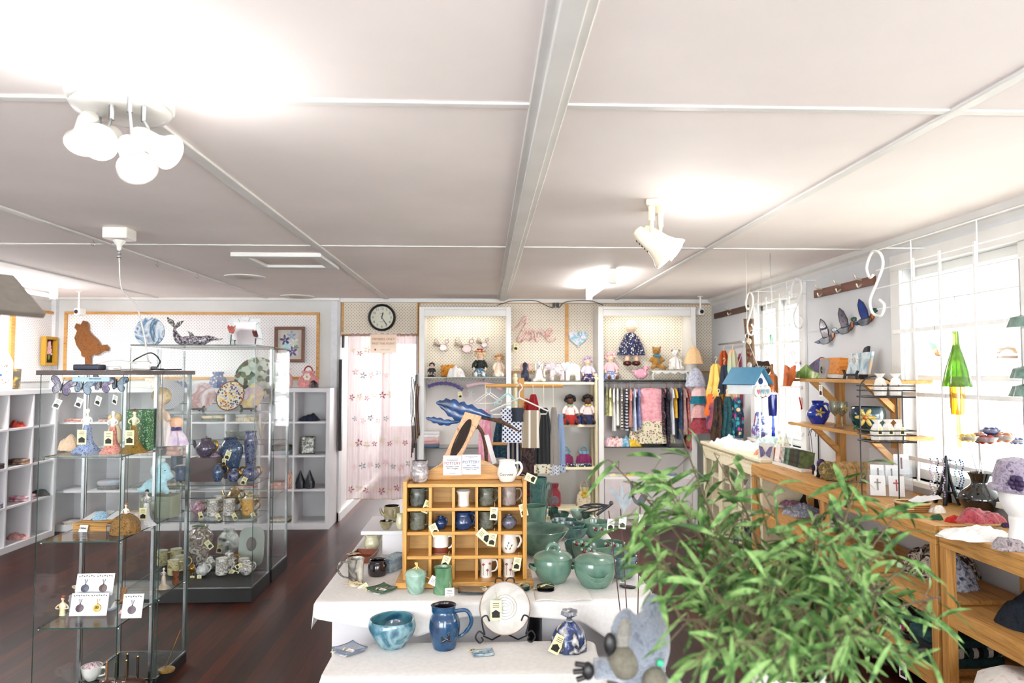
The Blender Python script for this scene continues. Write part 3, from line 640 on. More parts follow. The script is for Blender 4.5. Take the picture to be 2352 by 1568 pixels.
# ---------------- furniture ----------------
def glass_cabinet(lab, x0, x1, y0, y1, top, shelves, base=.10, topm=None, posts=True, door=True):
    t = thing('display_cabinet', lab, 'cabinet', ((x0+x1)/2, (y0+y1)/2, 0), 'glass display cabinets')
    m = MB(); m.box(x0, x1, y0, y1, 0, base); m.build('base', mat('#121114', rough=.5), t, world=1, bev=.004)
    m = MB(); e = .012; z_ = base+.006; m.box(x0+.004, x1-.004, y0+.004, y0+e, base, z_); m.box(x0+.004, x1-.004, y1-e, y1-.004, base, z_); m.box(x0+.004, x0+e, y0+e, y1-e, base, z_); m.box(x1-e, x1-.004, y0+e, y1-e, base, z_); m.build('base_trim', STEEL, t, world=1)
    th = top-.022
    def pane(nm, a, b, c, d, e, f, ex):
        m = MB(); m.box(a, b, c, d, e, f)
        # edges of the sheet take the green edge colour
        for k in range(6): m.m[k] = 0 if k in ex else 1
        return m.build(nm, [GLASS, GEDGE], t, world=1)
    z0 = base+.008; g = .005
    # box faces: 0:-x 1:+x 2:-y 3:+y 4:-z 5:+z
    pane('glass_front', x0+.002, x1-.002, y0, y0+g, z0, th, (2, 3)); pane('glass_back', x0+.002, x1-.002, y1-g, y1, z0, th, (2, 3))
    pane('glass_side', x0, x0+g, y0+g, y1-g, z0, th, (0, 1)); pane('glass_side', x1-g, x1, y0+g, y1-g, z0, th, (0, 1))
    if topm: m = MB(); m.box(x0-.012, x1+.012, y0-.012, y1+.012, top-.022, top); m.build('top_board', topm, t, world=1, bev=.002)
    else: pane('top_glass', x0, x1, y0, y1, top-.008, top, (4, 5))
    for z in shelves: pane('shelf', x0+.012, x1-.012, y0+.014, y1-.014, z-.006, z, (4, 5))
    if posts:
        for x in (x0+.012, x1-.012):
            m = MB(); m.cbox((x, y1-.014, (z0+th)/2), (.014, .014, th-z0)); m.build('post', STEEL, t, world=1)
    m = MB()
    for z in shelves:
        for x in (x0+.01, x1-.01):
            for y in (y0+.03, y1-.03): m.ball((x, y, z-.012), .006, 8)
    m.build('shelf_pegs', STEEL, t, world=1)
    return t
AX0, AX1 = -2.07, -1.69; SH = (.466, .86, 1.25); TB = mat(['#4a3b38', '#5a4844'], 'wood', .4, axis=0)
glass_cabinet('glass display cabinet in front at left with crinoline lady dolls and pendant cards', AX0, AX1, 3.33, 3.70, 1.652, SH, .06, TB)
glass_cabinet('glass display cabinet directly behind the front left one with pale blue toy', AX0, AX1, 3.73, 4.10, 1.652, SH, .06, TB)
BX0, BX1 = -2.56, -1.665; SB = (.575, .83, 1.345)
glass_cabinet('wide tall glass cabinet with blue and purple pottery', BX0, BX1, 5.13, 5.55, 1.845, SB, .10)
SB2 = (.66, 1.08, 1.40)
glass_cabinet('wide glass cabinet behind the blue pottery cabinet with etched glassware', BX0, BX1, 5.60, 6.02, 1.845, SB2, .10)
# label strip and fittings under the near cabinet top
# --- white-clothed stepped pottery table
TX0, TX1, TY0, TY1, TZ = -.66, .68, 2.76, 4.42, .75
t = thing('display_table', 'long trestle table on white box plinths under the pottery', 'table', (0, 3.5, 0))
m = MB(); m.box(TX0+.02, TX1-.02, TY0+.02, TY1-.02, TZ-.035, TZ-.004); m.build('table_top', LAMIN, t, world=1)
for a, b in ((765, 1212), (1244, 1440)):
    xa, xb = at(a, 1400, 2.9).x, at(b, 1400, 2.9).x
    m = MB(); m.box(xa, xb, 2.88, 4.3, 0, TZ-.035); m.build('plinth', LAMIN, t, world=1, bev=.003)
def cloth(lab, x0, x1, y0, y1, z, drop, rc=.04, amp=.012, nf=9, name='tablecloth', fl=.05, mt=None, seed=1):
    """cloth lying on a top and falling over its edges; drop(x, y) = hanging length"""
    pts = []; L = 0
    def seg(ax, ay, bx, by, n): return [(ax+(bx-ax)*i/n, ay+(by-ay)*i/n) for i in range(n)]
    def cor(cx, cy, a0, n=7): return [(cx+rc*cos(R(a0+90*i/n)), cy+rc*sin(R(a0+90*i/n))) for i in range(n)]
    pts = seg(x0+rc, y0, x1-rc, y0, 60)+cor(x1-rc, y0+rc, -90)+seg(x1, y0+rc, x1, y1-rc, 50)+cor(x1-rc, y1-rc, 0)+seg(x1-rc, y1, x0+rc, y1, 40)+cor(x0+rc, y1-rc, 90)+seg(x0, y1-rc, x0, y0+rc, 50)+cor(x0+rc, y0+rc, 180)
    n = len(pts); rs = []; cx, cy = (x0+x1)/2, (y0+y1)/2
    nor = []
    for i in range(n):
        a = Vector(pts[i-1]); b = Vector(pts[(i+1) % n]); d = (b-a).normalized(); nor.append((d.y, -d.x))
    r2 = random.Random(seed); phs = [r2.uniform(0, 6) for _ in range(4)]
    for k in (.0, .3, .7, .97): rs.append([(cx+(p[0]-cx)*k, cy+(p[1]-cy)*k, z+.0008) for p in pts])
    rs.append([(p[0], p[1], z-.001) for p in pts]); K = 9
    for j in range(1, K+1):
        q = j/K; row = []
        for i, p in enumerate(pts):
            s_ = i/n*nf*2*pi; D = drop(p[0], p[1]); c_ = abs(nor[i][0])*abs(nor[i][1])*2
            f = q*D*4*(amp*(sin(s_+phs[0])+.6*sin(2.3*s_+phs[1])) + amp) + .006 + fl*q*D*(1+1.2*c_)
            row.append((p[0]+nor[i][0]*f, p[1]+nor[i][1]*f, z-.002-q*D))
        rs.append(row)
    m = MB(); m.rings(rs, True, True, False)
    return tag(m.build(name, mt or CLOTHW, smooth='all', solid=.0015), lab, 'tablecloth')
def drop1(x, y):
    if y < TY0+.02:
        u = (x+.66)/1.34
        if u < .42: return .05+.075*min(1, u/.3)-.06*max(0, (u-.3)/.12)
        return .065+.015*sin(u*9) if u < .78 else .08+.9*(u-.78)
    return .1 if x < 0 else .16
cloth('long white seersucker cloth over the main pottery table', TX0, TX1, TY0, TY1, TZ, drop1, nf=11, amp=.006)
# low front step
LX0, LX1, LY0, LY1, LZ = -.55, .41, 2.40, 2.70, .62
t = thing('plinth_step', 'low white step in front of the pottery table', 'plinth', (-.07, 2.58, 0))
m = MB(); m.box(LX0+.02, LX1-.02, LY0+.02, LY1, 0, LZ-.004); m.build('box', LAMIN, t, world=1, bev=.004)
cloth('white cloth over the low front step with blue jug', LX0, LX1, LY0, LY1-.005, LZ, lambda x, y: .5 if y < LY0+.06 or (abs(x) > .2 and y < LY1-.06) else .02, rc=.03, amp=.007, nf=6, fl=.12, seed=4)
# napkin-like second cloth crossing under the green pots
m = MB()
def napk(u, v):
    x = .20+.22*u; y = 3.05-.30*v
    if y > TY0-.012: return (x, y, TZ+.003+.004*sin(u*9)+.012*math.exp(-((u-.5)*5)**2)*(1-v))
    d = (TY0-.012)-y; s_ = .19/.038*d if d > 0 else 0
    return (x+.10*s_, TY0-.03-.01*sin(u*12), TZ-s_*(.65+.5*u))
m.grid(24, 24, napk); tag(m.build('napkin', CLOTHW, smooth='all', solid=.0012), 'white cloth napkin hanging over the table front right of centre', 'napkin')
# small white riser on the left part of the table
t = thing('riser_shelf', 'small white display riser with brown pots left of the wooden rack', 'stand', (-.42, 3.5, TZ))
a = onz(855, 1228, .87);
m = MB(); m.box(-.60, -.27, 3.44, 3.80, .855, .873); m.build('top_panel', LAMIN, t, world=1, bev=.002)
m = MB(); m.box(-.50, -.27, 3.47, 3.485, TZ+.003, .855); m.box(-.50, -.485, 3.485, 3.77, TZ+.003, .855); m.build('support', LAMIN, t, world=1)
# --- timber workbench shelving along the right wall
def bench(lab, x0, x1, y0, y1, zt, zs, posts):
    t = thing('timber_bench', lab, 'shelf', ((x0+x1)/2, (y0+y1)/2, 0), 'timber bench shelves along the windows')
    m = MB(); m.box(x0+.0, x1, y0, y1, zt-.02, zt); m.build('bench_top', PINE, t, world=1, bev=.002)
    m = MB(); m.box(x0-.001, x0+.035, y0+.001, y1-.001, zt-.085, zt-.0205); m.build('apron', PINE, t, world=1, bev=.002)
    for z in zs:
        m = MB(); m.box(x0+.036, x1-.02, y0+.03, y1-.03, z-.02, z); m.build('shelf_board', PINE, t, world=1)
        m = MB(); m.box(x0+.002, x0+.035, y0+.045, y1-.045, z-.075, z+.004); m.build('rail', PINE, t, world=1, bev=.002)
    for y in posts:
        for x in (x0+.0, x1-.05):
            m = MB(); m.box(x, x+.045, y-.0225, y+.0225, 0, zt-.0855); m.build('post', PINEZ, t, world=1, bev=.002)
        for z in zs:
            m = MB(); m.box(x0+.046, x1-.051, y-.02, y+.02, z-.065, z-.021); m.build('crosspiece', PINEX, t, world=1)
    return t
BX = 2.09; BZ = .93; BS = (.25, .577)
bench('long timber bench shelf under the wall shelves by the far window', BX, XR-.03, 3.19, 5.43, BZ, BS, (3.215, 4.3, 5.405))
bench('timber bench shelf nearest the right edge with knitted scarves on top', BX, XR-.03, 1.6, 3.165, BZ, BS, (1.63, 3.14))
# --- cream glazed cabinet beyond the bench
t = thing('cream_cabinet', 'cream glass fronted cabinet covered with white knits beside scarves', 'cabinet', (2.35, 6.2, 0))
CY0, CY1, CX = 5.47, 7.0, 2.20; CZT = .955
m = MB(); m.box(CX-.02, XR-.03, CY0, CY1+.02, CZT-.03, CZT); m.build('top', CREAM, t, world=1, bev=.006)
m = MB(); m.box(CX, CX+.02, CY0+.02, CY1, CZT-.11, CZT-.031);
for i in range(48): m.box(CX-.006, CX, CY0+.04+i*.031, CY0+.055+i*.031, CZT-.07, CZT-.05)
m.build('cornice', CREAM, t, world=1)
m = MB(); m.box(CX+.005, XR-.04, CY0+.02, CY0+.04, .06, CZT-.032); m.box(CX+.005, XR-.04, CY1-.02, CY1, .06, CZT-.032); m.box(XR-.06, XR-.04, CY0+.04, CY1-.02, .06, CZT-.032); m.box(CX+.005, XR-.04, CY0+.04, CY1-.02, .06, .09); m.build('carcass', CREAM, t, world=1)
for z in (.38, .64):
    m = MB(); m.box(CX+.03, XR-.062, CY0+.042, CY1-.022, z-.015, z); m.build('shelf_board', CREAM, t, world=1)
w3 = (CY1-CY0-.04)/3
for i in range(3):
    y = CY0+.02+i*w3; m = MB(); e = .045
    m.box(CX-.001, CX+.019, y+.002, y+e, .06, CZT-.112); m.box(CX-.001, CX+.019, y+w3-e, y+w3-.002, .06, CZT-.112); m.box(CX-.001, CX+.019, y+e, y+w3-e, .06, .06+e); m.box(CX-.001, CX+.019, y+e, y+w3-e, CZT-.112-e, CZT-.112)
    m.box(CX+.004, CX+.014, y+w3/2-.006, y+w3/2+.006, .06+e, CZT-.112-e)
    d = m.build('door', CREAM, t, world=1, bev=.002)
    m = MB(); m.box(CX+.006, CX+.010, y+e, y+w3-e, .06+e, CZT-.112-e); m.build('pane', GLASS, d, world=1)
    m = MB(); m.ball((CX-.012, y+.02+(w3-.04 if i % 2 else 0), .52), .011, 10); m.build('knob', mat('#b59b63', metal=1, rough=.3), d, world=1)
m = MB(); m.box(CX+.01, XR-.05, CY0+.03, CY1-.01, 0, .06); m.build('kickboard', CREAM, t, world=1)
# --- two timber shelves on the wall between the windows
t = thing('wall_shelf', 'pair of pine shelves on diagonal brackets between the windows', 'shelf', (XR, 4.7, 1.3))
for z in (1.270, 1.598):
    m = MB(); m.box(2.31, XR-.002, 3.95, 5.25, z-.022, z); m.build('shelf_board', PINE, t, world=1, bev=.002)
for y in (4.28, 4.98):
    m = MB(); m.box(XR-.045, XR-.002, y-.035, y+.035, .96, 1.247); m.box(XR-.045, XR-.002, y-.035, y+.035, 1.271, 1.575); m.build('upright', PINEZ, t, world=1)
    for z in (1.270, 1.598):
        m = MB(); m.add([(2.36, y-.02, z-.023), (2.36, y+.02, z-.023), (2.41, y-.02, z-.023), (2.41, y+.02, z-.023), (XR-.046, y-.02, z-.21), (XR-.046, y+.02, z-.21), (XR-.046, y-.02, z-.16), (XR-.046, y+.02, z-.16)], [(0, 1, 3, 2), (0, 4, 5, 1), (2, 3, 7, 6), (0, 2, 6, 4), (1, 5, 7, 3), (4, 6, 7, 5)]); m.build('bracket', PINEX, t, world=1)
# --- white lit display cases on the back wall
CF = 7.50
def case(lab, pxl, pxr, shelves, drawer=False):
    x0, x1 = at(pxl, 900, CF).x, at(pxr, 900, CF).x; z1 = at(pxl, 704, CF).z
    t = thing('display_case', lab, 'cabinet', ((x0+x1)/2, 7.7, 0), 'tall white display cases', 0)
    e = .055; m = MB()
    m.box(x0, x0+e, CF, YB-.035, 0, z1); m.box(x1-e, x1, CF, YB-.035, 0, z1); m.box(x0+e, x1-e, CF, YB-.035, z1-.03, z1); m.box(x0+e, x1-e, CF, CF+.02, z1-.10, z1-.031); m.box(x0+e, x1-e, CF+.02, YB-.04, 0, .06)
    m.build('frame', TRIMW, t, world=1, bev=.003)
    m = MB(); m.box(x0+e, x1-e, YB-.05, YB-.04, .06, 1.55); m.build('lower_back', mat('#e4dcd8', rough=.6, scale=2), t, world=1)
    m = MB(); m.box(x0+e, x1-e, YB-.05, YB-.04, 1.55, z1-.031); m.build('pegboard_back', PEG, t, world=1)
    m = MB(); m.box(x0+e+.02, x1-e-.02, CF+.05, CF+.10, z1-.075, z1-.04); m.build('light_housing', LAMPW, t, world=1)
    m = MB(); m.tube([(x0+e+.1, CF+.125, z1-.06), (x1-e-.1, CF+.125, z1-.06)], .012, 10); m.build('lamp_tube', mat('#fff6e0', emit=2), t, world=1)
    light('AREA', 'case_light', ((x0+x1)/2, CF+.14, z1-.08), .9, x1-x0-.3, (1, .97, .88), (R(18), 0, 0), sy=.05)
    for z in shelves:
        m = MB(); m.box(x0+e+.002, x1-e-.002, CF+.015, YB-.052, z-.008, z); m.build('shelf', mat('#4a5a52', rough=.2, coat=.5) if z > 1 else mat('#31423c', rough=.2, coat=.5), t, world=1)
    if drawer:
        m = MB(); m.box(x0+e+.005, x1-e-.005, CF-.002, CF+.02, .07, .50); m.build('drawer_front', mat('#ddd5d6', rough=.45), t, world=1, bev=.003)
        m = MB(); m.box(x0+e+.002, x1-e-.002, CF+.021, YB-.052, .50, .52); m.build('plinth_top', TRIMW, t, world=1)
    return t, x0, x1, z1
zsh = lambda py, Y: 1.64-(py-856)*Y/FPX
CZ1 = zsh(866, CF+.02); CZL = zsh(1026, CF+.02)
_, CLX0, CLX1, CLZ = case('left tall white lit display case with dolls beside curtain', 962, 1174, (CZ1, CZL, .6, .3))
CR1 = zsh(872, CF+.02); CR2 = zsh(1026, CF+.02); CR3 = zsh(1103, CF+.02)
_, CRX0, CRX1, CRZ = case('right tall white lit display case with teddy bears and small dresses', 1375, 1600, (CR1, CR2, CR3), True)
m = MB(); m.tube([(CRX0+.057, CF+.12, zsh(877, CF+.1)), (CRX1-.057, CF+.12, zsh(877, CF+.1))], .011, 12); RAILZ = zsh(877, CF+.1)
tag(m.build('clothes_rail', STEEL, smooth=1), 'chrome rail inside the right display case', 'rail')
# --- cream bed-end style rack between the cases
t = thing('cream_rack', 'cream metal shelf rack between the two white display cases', 'shelf', (at(1277, 900, 7.55).x, 7.62, 0))
rx0, rx1 = at(1184, 900, 7.5).x, at(1369, 900, 7.5).x; CRM = mat('#eee2bd', rough=.4, coat=.2)
RZ = [zsh(y, 7.52) for y in (1165, 1071, 974, 877)]
for x in (rx0, rx1):
    for y in (7.5, 7.78):
        m = MB(); m.lathe([(.018, 0), (.018, RZ[3]+.02), (.026, RZ[3]+.03), (.026, RZ[3]+.05), (.012, RZ[3]+.055), (.02, RZ[3]+.07), (.012, RZ[3]+.09), (0, RZ[3]+.095)], 14, Matrix.Translation((x, y, 0))); m.build('post', CRM, t, world=1, smooth=1)
for z in RZ:
    m = MB(); m.box(rx0+.019, rx1-.019, 7.492, 7.508, z-.028, z-.002); m.box(rx0+.019, rx1-.019, 7.772, 7.788, z-.028, z-.002); m.build('rail', CRM, t, world=1, bev=.004)
    m = MB(); m.box(rx0+.01, rx1-.01, 7.51, 7.77, z-.012, z); m.build('shelf_board', CRM, t, world=1)
m = MB()
for i in range(5):
    cx_ = rx0+.15+i*.16; m.tube([(x_, 7.78, z_) for x_, _, z_ in arc(cx_, RZ[3]+.09, .06, 0, 330, 16)], .004, 6)
m.box(rx0, rx1, 7.775, 7.785, RZ[3]+.155, RZ[3]+.17); m.build('scroll_back', CRM, t, world=1, smooth=1)
# --- timber clothes stand with tea towels
Y0 = 5.6
t = thing('clothes_stand', 'timber T-shaped clothes stand hung with tea towels and aprons', 'stand', (at(1197, 900, Y0).x, Y0, 0)); xp = at(1197, 900, Y0).x
m = MB(); m.cbox((xp, Y0, .80), (.048, .048, 1.6)); m.build('upright', PINEZ, t, world=1, bev=.004)
zb = zsh(885, Y0); m = MB(); m.tube([(at(1116, 800, Y0-.05).x, Y0-.05, zb), (at(1292, 800, Y0-.05).x, Y0-.05, zb)], .015, 12); m.build('crossbar', PINEX, t, world=1, smooth=1); STZ = zb
m = MB(); m.tube([(at(1130, 800, Y0-.05).x, Y0-.05, 1.08), (at(1270, 800, Y0-.05).x, Y0-.05, 1.08)], .013, 12); m.build('crossbar', PINEX, t, world=1, smooth=1)
m = MB(); m.cbox((xp, Y0, .03), (.5, .06, .05)); m.cbox((xp, Y0, .085), (.06, .45, .05)); m.build('foot', PINEX, t, world=1, bev=.004)
# --- wooden pigeonhole rack on the table
PY = 2.955; pl, pr_ = at(925, 1200, PY).x, at(1210, 1200, PY).x; PD = .13
t = thing('pigeonhole_rack', 'honey pine pigeonhole rack of mugs on the white clothed table', 'rack', ((pl+pr_)/2, PY, TZ))
z0 = TZ+.004; zt = zsh(1108, PY)
m = MB(); m.box(pl-.025, pr_+.025, PY-.035, PY+PD+.02, z0, z0+.024); m.build('base_board', HONEY, t, world=1, bev=.003)
for x in (pl, pr_-.017): m = MB(); m.box(x, x+.017, PY-.006, PY+PD, z0+.0245, zt+.012); m.build('side_panel', HONEYZ, t, world=1, bev=.002)
PZR = [z0+.024+i*(zt-z0-.024)/4 for i in range(5)]; PXR = [pl+.017+i*(pr_-pl-.034)/5 for i in range(6)]
for i in range(1, 5): m = MB(); m.box(pl+.0175, pr_-.0175, PY, PY+PD, PZR[i]-.014, PZR[i]); m.build('shelf_board', HONEY, t, world=1, bev=.0015)
for j in range(1, 5):
    for i in range(4): m = MB(); m.box(PXR[j]-.006, PXR[j]+.006, PY+.001, PY+PD-.002, PZR[i]+.0005, PZR[i+1]-.0145); m.build('divider', HONEYZ, t, world=1)
m = MB(); m.box(pl+.002, pr_-.002, PY+PD, PY+PD+.006, z0+.0245, zt); m.build('back_panel', mat(['#c99a50', '#d4a961'], 'wood', .5, axis=0), t, world=1)
m = MB(); zc = zsh(1044, PY+PD) - zt; n = 26; w_ = pr_-pl-.03
out = [(-w_/2, 0)]+[(-w_/2+w_*i/n, .012+(zc-.012)*(.5-.5*cos(2*pi*i/n))**.9) for i in range(n+1)]+[(w_/2, 0)]
m.prism(out, .014, Matrix.Translation(((pl+pr_)/2, PY+PD-.012, zt+.0005))); m.build('arched_backboard', HONEY, t, world=1, bev=.002)
# ---------------- pottery ----------------
G = lambda *c, **k: mat(list(c), 'mix', k.get('r', .18), scale=k.get('s', 14), coat=.5, spec=.6)
CEL = G('#5a8474', '#79a08c', '#4a7364', s=7); CEL2 = G('#3f6f69', '#5f918a', '#2f5a56'); CELD = G('#24473f', '#3b6659', '#1d332f'); CELP = G('#a7c3b4', '#86ad9a', '#c4d2c6', s=9)
DGR = G('#3a3f3b', '#6a716a', '#26282a', s=25); DGR2 = G('#43463f', '#7d7f70', '#2b2c2a', s=20); GREYB = G('#4c4e5a', '#83869a', '#35363f', s=18); NAVY = G('#0f2346', '#1c437c', '#0b1426', s=14)
BLUJ = G('#0e2c58', '#155684', '#0a1430', s=12); TURQ = G('#6c9cab', '#2f7088', '#8db4bd', '#1c5578', s=12); OLIVE = G('#7e7450', '#a79c76', '#4f4630', s=12); CREAMG = G('#dcd7ba', '#c9c39d', '#e8e4cf', s=8)
TERRA = G('#8c3f24', '#a9532f', '#6e2c19', s=14); BLKG = G('#120e12', '#241a22', '#4f3323', s=8); WHG = G('#eeece6', '#dedad2', '#f5f4f0', s=9); BRG = G('#8b7a73', '#a99b96', '#5f4f4a', s=22); MAUVE = G('#b9b2b0', '#948b90', '#d0c8c0', s=30)
GREENT = G('#3f7a4f', '#74a27a', '#2c5a3c', s=10); REDBR = mat('#8a4330', rough=.5)
def V(name, lab, px, pyb, z, w, h, prof, mt, cat=None, dx=0, dy=0, **k):
    p, r, hh = onshelf(px, pyb, z, w, h); p.x += dx; p.y += dy
    return vessel(name, lab, cat or name.split('_')[-1], p, r, hh, prof, mt, **k)
TT = TZ+.003
# rack mugs: (column, row from bottom)
def cellpos(j, i, dy=.05): return Vector(((PXR[j]+PXR[j+1])/2-.008, PY+dy, PZR[i]+.001))
RM = [(0, 3, .034, .075, 'mug', DGR, 0, 'dark ribbed stoneware mug in the top left pigeonhole', (.055, -.02, .045, 0, 25, 40), 1),
      (2, 3, .034, .062, 'flare', WHG, None, 'plain white flared cup in the middle top pigeonhole', None, 0),
      (3, 3, .034, .075, 'mug', DGR2, 0, 'dark ribbed mug with hanging tag, top row, fourth pigeonhole', (.035, -.052, .022, 0, 4, 5), 1),
      (4, 3, .033, .080, 'mug', BRG, 0, 'brown carved mug in the top right pigeonhole', (.048, -.054, .035, 0, -14, 10), 0),
      (0, 2, .035, .076, 'mug', DGR2, 0, 'dark mug with pale grey handle and tag under the top left one', (.055, -.054, .05, 0, -24, 20), 1),
      (1, 2, .026, .052, 'round', NAVY, 0, 'tiny dark blue jug in the second row of the rack', None, 0),
      (2, 2, .040, .074, 'belly', NAVY, 0, 'deep blue mug with ribbon and large tag in centre pigeonhole', (.045, -.055, .02, 0, -48, 5, 1.25), 0),
      (3, 2, .034, .075, 'mug', DGR2, 0, 'olive grey ribbed mug, second row, fourth pigeonhole', (.035, -.052, .012, 0, 12, 5), 1),
      (4, 2, .033, .056, 'round', GREYB, None, 'round blue grey cup in the right pigeonhole of second row', None, 0),
      (1, 1, .036, .082, 'mug', WHG, 0, 'white mug dipped in terracotta at its foot', (.04, -.055, .02, 0, 18, 5), 0),
      (4, 1, .038, .080, 'belly', WHG, 0, 'round white mug with brown leaf sprig', (.04, -.055, .012, 0, 10, 5), 0),
      (3, 0, .034, .078, 'flare', WHG, 0, 'white mug with red poppies left in bottom row', None, 0),
      (4, 0, .033, .078, 'flare', WHG, 0, 'white mug with red poppies in the bottom right pigeonhole', None, 0)]
for (j, i, r, h, pf, mt, hd, lab, tg, rib) in RM:
    T = vessel('mug' if hd is not None else 'cup', lab, 'mug' if hd is not None else 'cup', cellpos(j, i), r, h, pf, mt, handle=None if hd is None else -18, tg=tg, group='mugs in the pigeonhole rack', inner=None, hsz=.8, ring=[.3, .38, .46, .54, .62] if rib else None)
    if 'poppies' in lab:
        m = MB(); rdm = mat('#b02a35', rough=.3);
        for a, z in ((-112, .055), (-80, .032), (-60, .058)):
            x, y = r*.93*cos(R(a)), r*.93*sin(R(a)); m.mi = 0
            for q in range(4): m.ball((x+.003*cos(q*1.6), y-.001, z+.003*sin(q*1.6)), (.0028, .002, .0028), 8)
            m.mi = 1; m.tube([(x, y-.0005, z-.003), (x*.98, y-.0015, .01)], .0007, 5)
        m.build('poppy_motif', [rdm, INK], T)
    if 'leaf sprig' in lab:
        m = MB()
        for q in range(5): m.ball((-.014+.006*q, -r*.97, .024+.011*(q % 3)), (.0026, .002, .006), 8, rot=(0, R(-30+15*q), 0))
        m.build('leaf_motif', mat('#6e5436', rough=.4), T)
    if 'terracotta' in lab:
        m = MB(); m.lathe([(r*.8, -.0003), (r*.96, .004), (r*1.005, .012), (r*1.012, .028)], 26); m.build('glazed_foot', mat('#8a3d26', rough=.35), T, smooth=1)
vessel('jar', 'mottled grey brown pot on the left end of the rack top', 'jar', Vector((at(962, 1000, PY).x, PY+.06, zt+.001)), .040, .088, 'belly', MAUVE, inner=BLKG, ring=[.9])
T = vessel('mug', 'round white mug with handwriting on the right end of rack top', 'mug', Vector((at(1170, 1000, PY).x-.008, PY+.055, zt+.001)), .043, .090, 'belly', WHG, handle=-5, tg=(.06, -.03, .035, 0, -65, 20), hsz=.85)
textmesh('Coyotes', .017, mat('#8a7a5c'), T, (-.004, -.0445, .036), (pi/2, 0, 0), .0015)
def card(lab, px0, px1, py0, py1, Y, lines, tilt=.12):
    a, b = at(px0, py0, Y), at(px1, py1, Y); w, h = b.x-a.x, a.z-b.z
    T = thing('pottery_card', lab, 'card', ((a.x+b.x)/2, Y, b.z), 'pottery class cards'); T.rotation_euler = (-tilt, 0, 0)
    m = MB(); m.box(-w/2, w/2, 0, .0015, 0, h); m.build('paper', PAPER, T)
    for s, size, zf, c in lines: textmesh(s, size, c, T, (0, -.0008, zf*h))
    return T
RED_T, BLU_T, GRY = mat('#a33b4c'), mat('#4b5fa0'), mat('#6b6770')
yc = PY+.035; card('white card with red POTTERY heading', 1018, 1060, 1046, 1091, yc, [('POTTERY', .0165, .60, RED_T), ('BEGINNERS COURSE', .006, .44, GRY), ('Phil Douglas', .010, .35, GRY), ('Learn to throw and build', .0048, .82, GRY), ('by hand with our group', .0048, .75, GRY), ('at the Pottery', .0048, .08, GRY)], .0)
card('white card with blue POTTERY heading', 1061, 1104, 1044, 1089, yc-.004, [('POTTERY', .0175, .62, BLU_T), ('Self - Help', .0095, .45, BLU_T), ('Wednesday & Thursday', .0072, .34, BLU_T), ('9.30am - 12.30pm', .0065, .24, GRY), ('Come and join our members', .0048, .90, GRY), ('all welcome', .0048, .84, GRY)], .0)
# in front of the rack
V('sugar_pot', 'pale green sugar pot with knotted cream knob in front of rack', 955, 1366, TT, 49, 41, 'deep', CELP, cat='pot', lid=dict(h=.55, k='twist', km=mat('#dcc07a')), tg=(.04, -.035, .072, 0, -60, 20, 1.1, 'w'))
V('tumbler', 'green glazed tumbler with string tag in front of rack', 1018, 1365, TT, 46, 56, [(1, 0), (1, .05), (.86, .8), (.9, .95), (.92, 1)], GREENT, cat='cup', tg=(.028, -.045, .055, 0, 0, 10, 1.15, 'w'))
def splate(lab, px, py, z, w, mt, rz=45, cat='plate', ntag=2, sx=1, lift=.16, name='square_plate'):
    p = onz(px, py, z); s = sz(w, p.y)/2; T = thing(name, lab, cat, p, None, R(rz))
    def fn(u, v, o=0):
        x, y = (u*2-1), (v*2-1); return (x*s*.72*sx, y*s*.72, s*lift*(abs(x)**3+abs(y)**3)*.5+.002+o)
    m = MB(); m.grid(14, 14, lambda u, v: fn(u, v, .004)); m.grid(14, 14, lambda u, v: fn(u, v));
    m.build('dish', mt, T, smooth='all', solid=.003)
    for i in range(ntag): ptag(T, (.0+.02*i, -.01*i, .012+.002*i), (R(80), 0, R(40+60*i)), .9, 'cw'[i % 2])
    return T
splate('square green and black plate with tags at the table front', 877, 1356, TT, 68, G('#2d4f3d', '#4f7a5c', '#101a16', s=10))
splate('square grey blue plate with a tag at left of front step', 803, 1495, LZ+.003, 78, G('#8f9cb4', '#7d8aa5', '#a2adc0', s=8))
splate('small blue leaf dish with a tag at centre of front step', 1110, 1502, LZ+.003, 40, G('#2c6a9c', '#9fb9c6', '#c8cfce', s=30), rz=10, ntag=1, sx=1.6, cat='dish', name='leaf_dish')
splate('long black rectangular tray with tags between rack and standing plate', 1118, 1355, TT, 98, G('#1d1c1d', '#2f3230', '#3a3a38', s=10), rz=0, sx=1.8, lift=.1, cat='tray', name='serving_tray')
p = onz(834, 1284, TT); T = thing('baking_dish', 'shallow terracotta rectangular dish left of table', 'dish', p, None, R(-8))
m = MB(); a, b = .055, .085
m.rings([[(x*s_, y*s_, z_) for x, y in ((-a, -b), (a, -b), (a, b), (-a, b))] for s_, z_ in ((.8, 0), (1, .028), (.95, .029), (.78, .006))]); m.build('dish', TERRA, T, bev=.003); ptag(T, (0, -.03, .034), (R(85), 0, R(70)), 1)
V('teapot', 'olive stoneware teapot on the white riser', 900, 1199, .874, 36, 34, 'mug', OLIVE, handle=-70, spout=190, inner=BLKG)
V('small_bowl', 'dark olive footed bowl at the edge of the white riser', 887, 1218, .874, 30, 19, 'bowl', OLIVE, inner=BLKG)
V('pot', 'tan stoneware cup half hidden by the rack on riser', 920, 1216, .874, 22, 34, 'belly', CREAMG, cat='cup')
V('deep_bowl', 'green lined cream bowl behind the cream pot', 858, 1244, TT, 44, 26, 'deep', CREAMG, inner=CELD)
V('round_pot', 'cream round-bellied pot on left side of the table', 854, 1264, TT, 34, 33, 'belly', CREAMG)
V('copper_jug', 'little copper coloured jug behind the riser', 861, 1212, TT, 12, 20, 'vase', mat('#7d4634', metal=.6, rough=.3), cat='jug', handle=0)
